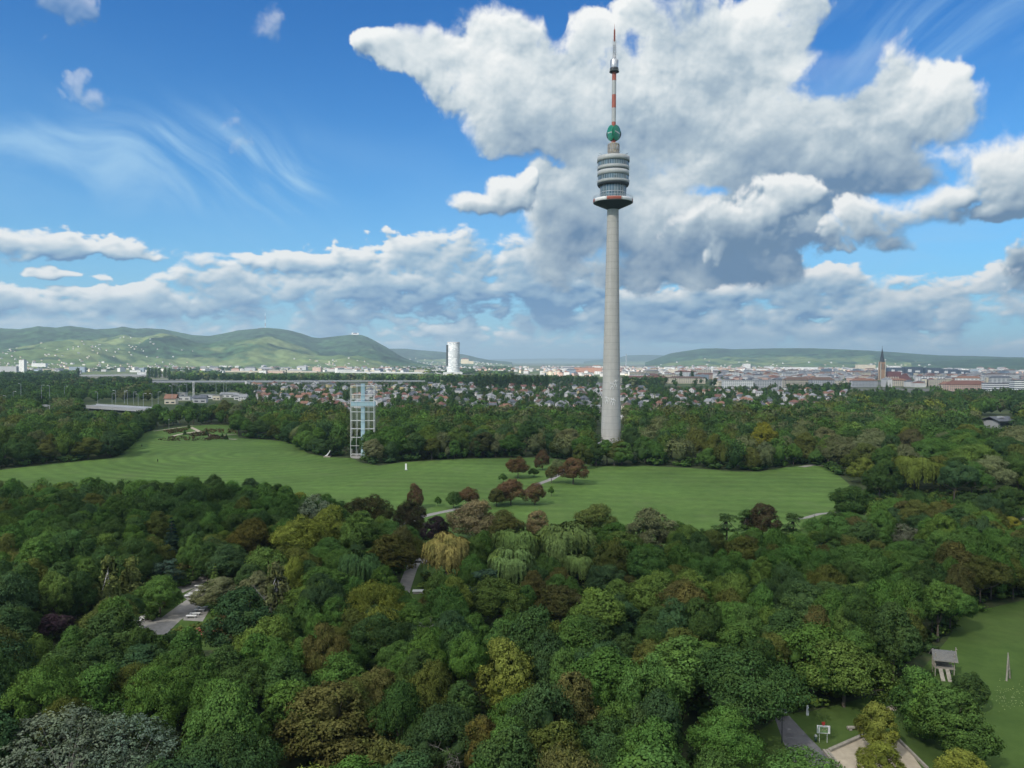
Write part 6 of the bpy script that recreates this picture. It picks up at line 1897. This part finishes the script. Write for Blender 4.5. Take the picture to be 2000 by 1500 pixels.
# ------------------------------------------------------------------ rose garden on the far meadow
def garden_bed(px_pts, h, tint, label):
    """a low uneven bed of dark red shrubs over the outline"""
    pts = [gnd(*p) for p in px_pts]
    xs = [p.x for p in pts]; ys = [p.y for p in pts]
    rng = np.random.default_rng(int(abs(xs[0]) * 10))
    C_ = Crown(); n = 0
    poly = [(p.x, p.y) for p in pts]
    while n < 70:
        x, y = rng.uniform(min(xs), max(xs)), rng.uniform(min(ys), max(ys))
        if not in_poly(x, y, poly): continue
        n += 1
        C_.clump(np.array([x, y, h * .45]), rng.uniform(.9, 1.7), 26, .55, rng, np.array([x, y, 0.0]), h * .55, None)
    o = link('rose_bed', C_.mesh('rose_bed', LEAF))
    o.color = (*tint, 1)
    tag(o, label, 'flower bed', 'rose beds on the far meadow')
for pts, tint, lab in [([(322, 842), (362, 836), (366, 841), (330, 848)], (.13, .075, .05), 'reddish rose bed at the left back of the rose garden'), ([(398, 839), (462, 837), (464, 846), (400, 846)], (.15, .085, .055), 'long reddish rose bed at the right back of the rose garden'),
                       ([(362, 848), (400, 843), (412, 850), (380, 853)], (.11, .07, .05), 'dark rose bed in the middle of the rose garden'), ([(306, 858), (345, 853), (400, 856), (436, 857), (400, 861), (320, 862)], (.12, .075, .05), 'wide rose bed along the front of the rose garden'),
                       ([(408, 850), (440, 854), (436, 858), (412, 855)], (.13, .08, .06), 'small rose bed at the right front of the rose garden')]:
    garden_bed(pts, .9, (tint[0] * .72, tint[1] * .92, tint[2] * 1.05), lab)
strip('rose_garden_path', [(300, 842), (330, 838), (368, 832), (420, 827), (455, 825)], 2.4, M_SAND)
strip('rose_garden_path', [(372, 834), (388, 842), (410, 850), (438, 857), (462, 858)], 3.0, M_SAND)
strip('rose_garden_path', [(336, 852), (352, 848), (370, 845), (390, 842)], 3.0, M_SAND, .035)
strip('rose_garden_path', [(436, 850), (462, 848)], 2.4, M_SAND, .035)
for px, py, lab in [(434, 857, 'left one of the two dark clipped cone shrubs at the right of the rose garden'), (442, 858, 'right one of the two dark clipped cone shrubs at the right of the rose garden'), (403, 850, 'dark clipped shrub at the centre of the rose garden'), (361, 849, 'dark clipped shrub at the left of the rose garden'), (369, 836, 'bushy dark shrub at the back of the rose garden')]:
    p = gnd(px, py)
    put_tree('clipped_shrub', ('conifer', 0), p.x, p.y, 4.2, 2.8, 'deep', lab, 'shrub')

# ------------------------------------------------------------------ white lounger benches of the garden terrace
BW, BS = MB(), MB()
def bench(px, py, L, rz, label):
    p = gnd(px, py)
    o = empty('bench', (p.x, p.y, .045), rz, label, 'bench', 'white benches on the garden terrace')
    for k in range(3): MB().box((0, -.26 + k * .26, .47), (L, .22, .07)).build('seat_slat', M_WHITE, o)
    for s in (-1, 1):
        b = MB(); b.box((s * L * .38, 0, .21), (.12, .7, .42)); b.build('leg', M_GREY, o)
    return o
for k, (px, py, lab) in enumerate([(266, 1216, 'front left white bench on the lower terrace'), (276, 1212, 'second white bench from the left on the lower terrace'), (284, 1209, 'third white bench from the left on the lower terrace'), (292, 1205, 'rear white bench on the lower terrace, beside the round tree'),
                                   (374, 1207, 'front white bench on the right terrace'), (381, 1202, 'second white bench on the right terrace'), (390, 1195, 'third white bench on the right terrace'), (396, 1190, 'rear white bench on the right terrace by the red brown tree'),
                                   (370, 1167, 'front white bench on the upper terrace'), (378, 1163, 'second white bench on the upper terrace'), (391, 1157, 'third white bench on the upper terrace'), (389, 1148, 'rear white bench on the upper terrace by the grey green tree')]):
    bench(px, py, 2.1, .05 + rnd.uniform(-.06, .06), lab)
# red flower bed
rng = np.random.default_rng(4)
fb = MB()
c0_ = gnd(404, 1248)
fl = Crown()
for k in range(26):
    x, y = c0_.x + rng.uniform(-2.2, 2.2), c0_.y + rng.uniform(-1.6, 1.6)
    fl.clump(np.array([x, y, .9 + rng.uniform(0, .7)]), .35, 22, .16, rng, np.array([x, y, 0]), .8)
M_PET, N = new_mat('red_petals')
o_ = N.node('ShaderNodeNewGeometry').outputs['Position']
finish(M_PET, N, principled(N, N.mix(N.sstep(N.noise(o_, 3.0, 3.0), .52, .6), (.42, .07, .06), (.55, .38, .32)), .8))
fr_ = empty('flower_bed', (0, 0, 0), 0, 'bed of red flowers in front of the reddish brown thin tree', 'flower bed')
link('blossoms', fl.mesh('blossoms', M_PET), fr_)
lf = Crown()
for k in range(24):
    x, y = c0_.x + rng.uniform(-2.5, 2.5), c0_.y + rng.uniform(-1.8, 1.8)
    lf.clump(np.array([x, y, .5]), .55, 40, .25, rng, np.array([x, y, 0]), .9)
fo = link('foliage', lf.mesh('foliage', LEAF), fr_); fo.color = (*TINT['deep'], 1)
# pale stone slab / fountain basin in the middle clearing
p = gnd(826, 1159)
sb = empty('stone_basin', p, .05, 'long pale stone basin in the clearing below the golden tree', 'basin')
MB().box((0, 0, .35), (4.4, 1.4, .5)).build('basin_wall', M_PAVE, sb)
MB().box((0, 0, .64), (4.7, 1.6, .10)).build('rim', M_LTGREY, sb)
MB().tube((2.0, 0, .2), (2.0, 0, 1.9), .06, n=6).build('spout_pipe', M_STEEL, sb)

# ------------------------------------------------------------------ playground corner, lower right
p = gnd(1608, 1451); s_ = p.y / F
sg = empty('park_sign', p, -.12, 'white framed park map board with red emblem on top beside the asphalt path', 'sign')
W_ = 25 * s_; zc = 27 * s_
MB().box((0, 0, zc), (W_, .10, 15.5 * s_)).build('frame', M_WHITE, sg)
MB().box((.5 * s_, -.065, zc - .5 * s_), (15 * s_, .03, 11 * s_)).build('map_panel', matte('map_green', (.20, .34, .13), .45, 2.2), sg)
b = MB()
for k in range(5): b.box((-5 * s_ + k * 2.6 * s_, -.09, zc + (-3 + 1.5 * (k * 2 % 5)) * s_), (2.0 * s_, .02, (1.2 + k % 3) * s_), .0)
b.build('map_drawing', matte('map_ochre', (.45, .40, .22), .2, 2.0), sg)
MB().box((-10.5 * s_, -.065, zc), (1.2 * s_, .03, 12 * s_)).build('map_legend', M_GREEN, sg)
b = MB().lathe([(.02, 0), (1.6 * s_, .8 * s_), (3.4 * s_, 3.0 * s_), (2.6 * s_, 5.2 * s_), (1.0 * s_, 7.2 * s_), (.02, 8 * s_)], 10, c=(-.5 * s_, 0, zc + 7.5 * s_), sy=.18)
b.box((-2.6 * s_, 0, zc + 13 * s_), (1.6 * s_, .10, 4 * s_), .0).box((1.8 * s_, 0, zc + 13.6 * s_), (1.4 * s_, .10, 3.4 * s_))
b.build('red_emblem', matte('red_enamel', (.55, .05, .04), .1, 1.0, .5), sg)
for x in (-7.5 * s_, 7.5 * s_): MB().tube((x, .08, 0), (x, .08, zc), .035, n=6).build('post', M_WHITE, sg)
p = gnd(1593, 1449); s_ = p.y / F
bn = empty('litter_bin', p, 0, 'dark green litter bin with pale hood beside the park sign', 'bin')
MB().lathe([(.02, .12), (2.4 * s_, .12), (2.9 * s_, 11 * s_), (2.6 * s_, 11 * s_)], 16).build('bin_body', matte('bin_green', (.03, .07, .055), .15, 2.0, .6), bn)
MB().lathe([(3.0 * s_, 11.2 * s_), (3.2 * s_, 12.4 * s_), (2.2 * s_, 14.2 * s_), (.02, 14.8 * s_)], 16).build('hood', M_LTGREY, bn)
MB().tube((0, 2.6 * s_, 0), (0, 2.6 * s_, 14 * s_), .05, n=6).build('post', M_STEEL, bn)
p = gnd(1527, 1452); s_ = p.y / F
lp = empty('park_lamp', p, 0, 'dark park lamp with flat pale shade beside the asphalt path', 'lamp')
MB().tube((0, 0, 0), (0, 0, 66 * s_), .07, .05, n=8).build('post', M_DARK, lp)
MB().lathe([(.02, 68 * s_), (3 * s_, 67.4 * s_), (9 * s_, 65.6 * s_), (9.2 * s_, 65.1 * s_), (3 * s_, 65.4 * s_)], 20).build('lamp_shade', M_LTGREY, lp)
MB().lathe([(2 * s_, 63 * s_), (2.6 * s_, 65.4 * s_), (1.6 * s_, 65.6 * s_)], 14).build('lamp_glass', M_WHITE, lp)
p = gnd(1577, 1397); s_ = p.y / F
ps = empty('white_post', p, 0, 'white information post in the grass at the head of the asphalt path', 'post')
MB().box((0, 0, 9 * s_), (4.6 * s_, .22, 18 * s_)).build('panel', M_WHITE, ps)
MB().box((.6 * s_, -.13, 9.5 * s_), (1.8 * s_, .03, 9 * s_)).build('panel_print', M_GREY, ps)
MB().box((0, 0, 18.6 * s_), (5.4 * s_, .3, 1.2 * s_)).build('cap', M_LTGREY, ps)
p = gnd(1668, 1425); s_ = p.y / F
lg = empty('log_bench', p, .12, 'low dark log bench lying in the grass right of the park sign', 'bench')
MB().tube((-14 * s_, 0, .33), (13 * s_, 0, .33), .26, .22, n=10).build('log', M_WOOD, lg)
for x in (-9 * s_, 8 * s_): MB().box((x, 0, .08), (.4, .7, .2)).build('foot', M_WOOD, lg)
# timber kerb of the sand pit
def beam(a, b_, label, w=.32, h=.34, n=2):
    A, B_ = gnd(*a), gnd(*b_)
    d = B_ - A; rz = math.atan2(d.y, d.x)
    o = empty('timber_edging', ((A.x + B_.x) / 2, (A.y + B_.y) / 2, 0), rz, label, 'edging')
    for k in range(n): MB().box((0, (k - (n - 1) / 2) * (w + .10), h / 2 + .02), (d.length, w, h)).build('beam', M_WOOD, o)
beam((1612, 1468), (1646, 1512), 'double timber beam between the asphalt path and the sand pit')
beam((1620, 1468), (1690, 1437), 'pale single timber edging along the back of the sand pit', n=1, w=.5)
beam((1746, 1438), (1812, 1504), 'dark timber edging along the right side of the sand pit', n=1)
# timber play hut on stilts
p = gnd(1842, 1318); s_ = p.y / F
hut = empty('play_hut', p, R(-16), 'weathered timber play hut with shingled roof at the edge of the wood', 'hut')
M_SHING = matte('weathered_shingle', (.12, .125, .125), .4, 5.0, .9)
z0, z1 = 3.0, 5.4
hut.scale = (.68, .68, .68)
b = MB()
for x in (-2.1, 2.1):
    for y in (-1.4, 1.4): MB().tube((x, y, 0), (x, y, z1 + .5), .14, n=8).build('post', M_WOOD, hut)
MB().box((0, 0, 2.1), (4.6, 3.2, .16)).build('floor', M_WOOD, hut)
MB().box((-.3, 1.45, 3.1), (4.0, .1, 1.9)).build('back_wall', M_WOOD, hut)
g = MB().gable((0, 0, 0), 4.6, 3.6, 4.3, 2.0, over=.45, th=.14)
g.build('roof', M_SHING, hut)
st = MB()
for k in range(9):
    for s in (-1, 1):
        t = k / 9
        st.box((0, s * (2.3 * (1 - t) + .02), 4.22 + 2.0 * t), (5.6, .10, .10))
st.build('roof_batten', M_WOOD, hut)
MB().tube((2.6, 0, 3.6), (2.7, 0, 7.2), .13, n=6).tube((2.6, -1.6, 4.2), (2.8, .4, 6.9), .12, n=6).tube((2.6, 1.6, 4.2), (2.8, -.4, 6.9), .12, n=6).build('gable_beam', M_WOOD, hut)
for x in (-1.0, .5):
    MB().add([(x - .45, -1.5, 2.2), (x + .45, -1.5, 2.2), (x + .45, -4.4, .15), (x - .45, -4.4, .15), (x - .45, -1.5, 2.05), (x + .45, -1.5, 2.05), (x + .45, -4.4, 0), (x - .45, -4.4, 0)],
             [(0, 3, 2, 1), (4, 5, 6, 7), (0, 4, 7, 3), (1, 2, 6, 5), (3, 7, 6, 2)]).build('ramp_board', M_WOOD, hut)
# timber A-frame
p = gnd(1968, 1327); s_ = p.y / F
af = empty('timber_a_frame', p, .1, 'pale timber A-frame standing alone on the playground lawn', 'frame')
h_ = 47 * s_
for x, y in ((-8 * s_, -.6), (8.6 * s_, .4)): MB().tube((x, y, 0), (0, 0, h_), .15, .12, n=8).build('leg', M_WOOD, af)
MB().tube((-4.6 * s_, -.3, h_ * .38), (4.9 * s_, .2, h_ * .45), .10, n=6).build('cross_bar', M_WOOD, af)
MB().tube((0, 0, h_ - .1), (.6 * s_, .1, h_ + .5), .09, n=6).build('top_peg', M_WOOD, af)
# pale wildflowers in the lawn
rng = np.random.default_rng(9)
wf = Crown()
for k in range(130):
    px, py = rng.normal(1975, 26), rng.normal(1365, 16)
    q = gnd(float(px), float(py))
    wf.leaves(np.array([[q.x, q.y, .30 + rng.uniform(0, .3)]]), np.array([[0, -.3, 1.0]]), np.array([[0, 0, 1.0]]), .16, 1.0, rng)
wo_ = link('wildflowers', wf.mesh('wildflowers', LEAF)); wo_.color = (.22, .26, .18, 1)
tag(wo_, kind='stuff')
# people on the meadow, far off
def person(px, py, h, coat, legs, label, stride=.12):
    p = gnd(px, py)
    me = bpy.data.meshes.new('person')
    k = h / 1.75
    V_ = [(0, 0, .95), (0, 0, 1.2), (0, 0, 1.42), (0, 0, 1.52), (0, -.02, 1.66), (.10, 0, .9), (.11, -stride, .5), (.11, -stride * .6, .06), (.11, -stride * .6 - .14, .03), (-.10, 0, .9), (-.11, stride * .6, .5), (-.11, stride * 1.5, .08), (-.11, stride * 1.4 - .13, .03),
          (.20, 0, 1.40), (.25, .05, 1.12), (.24, -.06, .88), (-.20, 0, 1.40), (-.25, -.05, 1.12), (-.24, -.12, .90)]
    E_ = [(0, 1), (1, 2), (2, 3), (3, 4), (0, 5), (5, 6), (6, 7), (7, 8), (0, 9), (9, 10), (10, 11), (11, 12), (2, 13), (13, 14), (14, 15), (2, 16), (16, 17), (17, 18)]
    me.from_pydata([(a * k, b_ * k, c * k) for a, b_, c in V_], E_, [])
    me.materials.append(coat)
    o = link('person', me)
    o.location = p; o.rotation_euler = (0, 0, .8)
    sk = o.modifiers.new('skin', 'SKIN'); o.modifiers.new('sub', 'SUBSURF').render_levels = 1
    rad = [.15, .15, .16, .06, .11, .09, .07, .05, .045, .09, .07, .05, .045, .07, .05, .04, .07, .05, .04]
    for i, r_ in enumerate(rad): me.skin_vertices[0].data[i].radius = (r_ * k, r_ * k)
    me.skin_vertices[0].data[0].use_root = True
    return tag(o, label, 'person')
M_COAT = matte('dark_clothing', (.02, .02, .025), .2, 4.0)
person(308, 903, 1.8, M_COAT, M_COAT, 'person in dark clothes walking over the left meadow')
person(277, 873, 1.7, M_COAT, M_COAT, 'person in dark clothes farther back on the meadow near the left wood')
# small lamp posts along the far edge of the meadow
for px, py in [(895, 893), (735, 897), (330, 838), (1240, 905)]:
    p = gnd(px, py)
    o = empty('meadow_lamp', p, 0, 'slim grey lamp post at the far edge of the meadow', 'lamp', 'lamp posts along the far meadow edge')
    MB().tube((0, 0, 0), (0, 0, 7.0), .10, .07, n=6).build('post', M_STEEL, o)
    MB().lathe([(.02, 7.4), (.5, 7.2), (.5, 7.0), (.02, 7.0)], 12).build('lamp_head', M_LTGREY, o)

# ------------------------------------------------------------------ unseen cloud overhead, shaped to shade the park, and the air
CLOUD_H = 1700.0
SH_POLY = [(-3000, -900), (2900, -900), (3600, 3600), (1200, 3700), (520, 2700), (120, 2000), (-380, 1760), (-1300, 1950), (-3000, 1850)]  # outline of the shade wanted on the ground; the cloud is cut to it
off = SUN_DIR * (CLOUD_H / SUN_DIR.z)
CN = Noise2(55)
st_ = 60.0
gx = np.arange(-3600, 4300, st_); gy = np.arange(-1500, 4300, st_)
mask = np.zeros((len(gy), len(gx)), np.float32)
for j, y in enumerate(gy):
    for i, x in enumerate(gx): mask[j, i] = in_poly(x, y, SH_POLY)
mk = blur(mask, 3)
XX, YY = np.meshgrid(gx, gy)
fld = mk - .5 + .22 * CN.fbm(XX * .0016, YY * .0016, 5) + .10 * CN.fbm(XX * .006, YY * .006, 3, billow=True)
hgt = np.sqrt(np.clip(fld, 0, None))
bil = CN.fbm(XX * .0035 + 9, YY * .0035, 4, billow=True)
vt_, vb_, vf = {}, {}, []
verts = []
inside = fld > 0
for j in range(len(gy)):
    for i in range(len(gx)):
        nb = inside[max(0, j - 1):j + 2, max(0, i - 1):i + 2].any()
        if not nb: continue
        h_ = hgt[j, i]; x, y = XX[j, i] + off.x, YY[j, i] + off.y
        vt_[j, i] = len(verts); verts.append((x, y, CLOUD_H + h_ * (420 + 260 * bil[j, i])))
        if h_ > 0: vb_[j, i] = len(verts); verts.append((x, y, CLOUD_H - h_ * (70 + 60 * bil[j, i]) - 2))
        else: vb_[j, i] = vt_[j, i]
for j in range(len(gy) - 1):
    for i in range(len(gx) - 1):
        ks = [(j, i), (j, i + 1), (j + 1, i + 1), (j + 1, i)]
        if not all(k in vt_ for k in ks) or not any(inside[k] for k in ks): continue
        vf.append([vt_[k] for k in ks])
        lo = [vb_[k] for k in reversed(ks)]
        if len(set(lo) - set(vf[-1])) > 0: vf.append(lo)
me = bpy.data.meshes.new('cloud')
me.from_pydata(verts, [], vf)
me.polygons.foreach_set('use_smooth', [True] * len(vf))
m, N = new_mat('cloud_vapour')
d_ = N.t.nodes.new('ShaderNodeBsdfDiffuse'); d_.inputs[0].default_value = (.95, .95, .95, 1)
t_ = N.t.nodes.new('ShaderNodeBsdfTranslucent'); t_.inputs[0].default_value = (.97, .97, .97, 1)
tr_ = N.t.nodes.new('ShaderNodeBsdfTransparent')
mx = N.t.nodes.new('ShaderNodeMixShader'); mx.inputs[0].default_value = .85
m.node_tree.links.new(d_.outputs[0], mx.inputs[1]); m.node_tree.links.new(t_.outputs[0], mx.inputs[2])
mx2 = N.t.nodes.new('ShaderNodeMixShader'); mx2.inputs[0].default_value = .55
m.node_tree.links.new(mx.outputs[0], mx2.inputs[1]); m.node_tree.links.new(tr_.outputs[0], mx2.inputs[2])
finish(m, N, mx2.outputs[0])
me.materials.append(m)
tag(link('cloud', me), 'broad unseen cloud overhead, shaped to shade the park', 'cloud', None, 'stuff')

hz_ = MB().box((0, 9000, 205), (40000, 36000, 414))
m, N = new_mat('haze_air')
pv_ = N.t.nodes.new('ShaderNodeVolumePrincipled')
pv_.inputs['Color'].default_value = (.68, .89, 1.0, 1)
pv_.inputs['Density'].default_value = 0.000095
pv_.inputs['Anisotropy'].default_value = 0.2
o_ = m.node_tree.nodes.new('ShaderNodeOutputMaterial')
m.node_tree.links.new(pv_.outputs[0], o_.inputs['Volume'])
o = hz_.build('haze', m)
tag(o, kind='stuff')
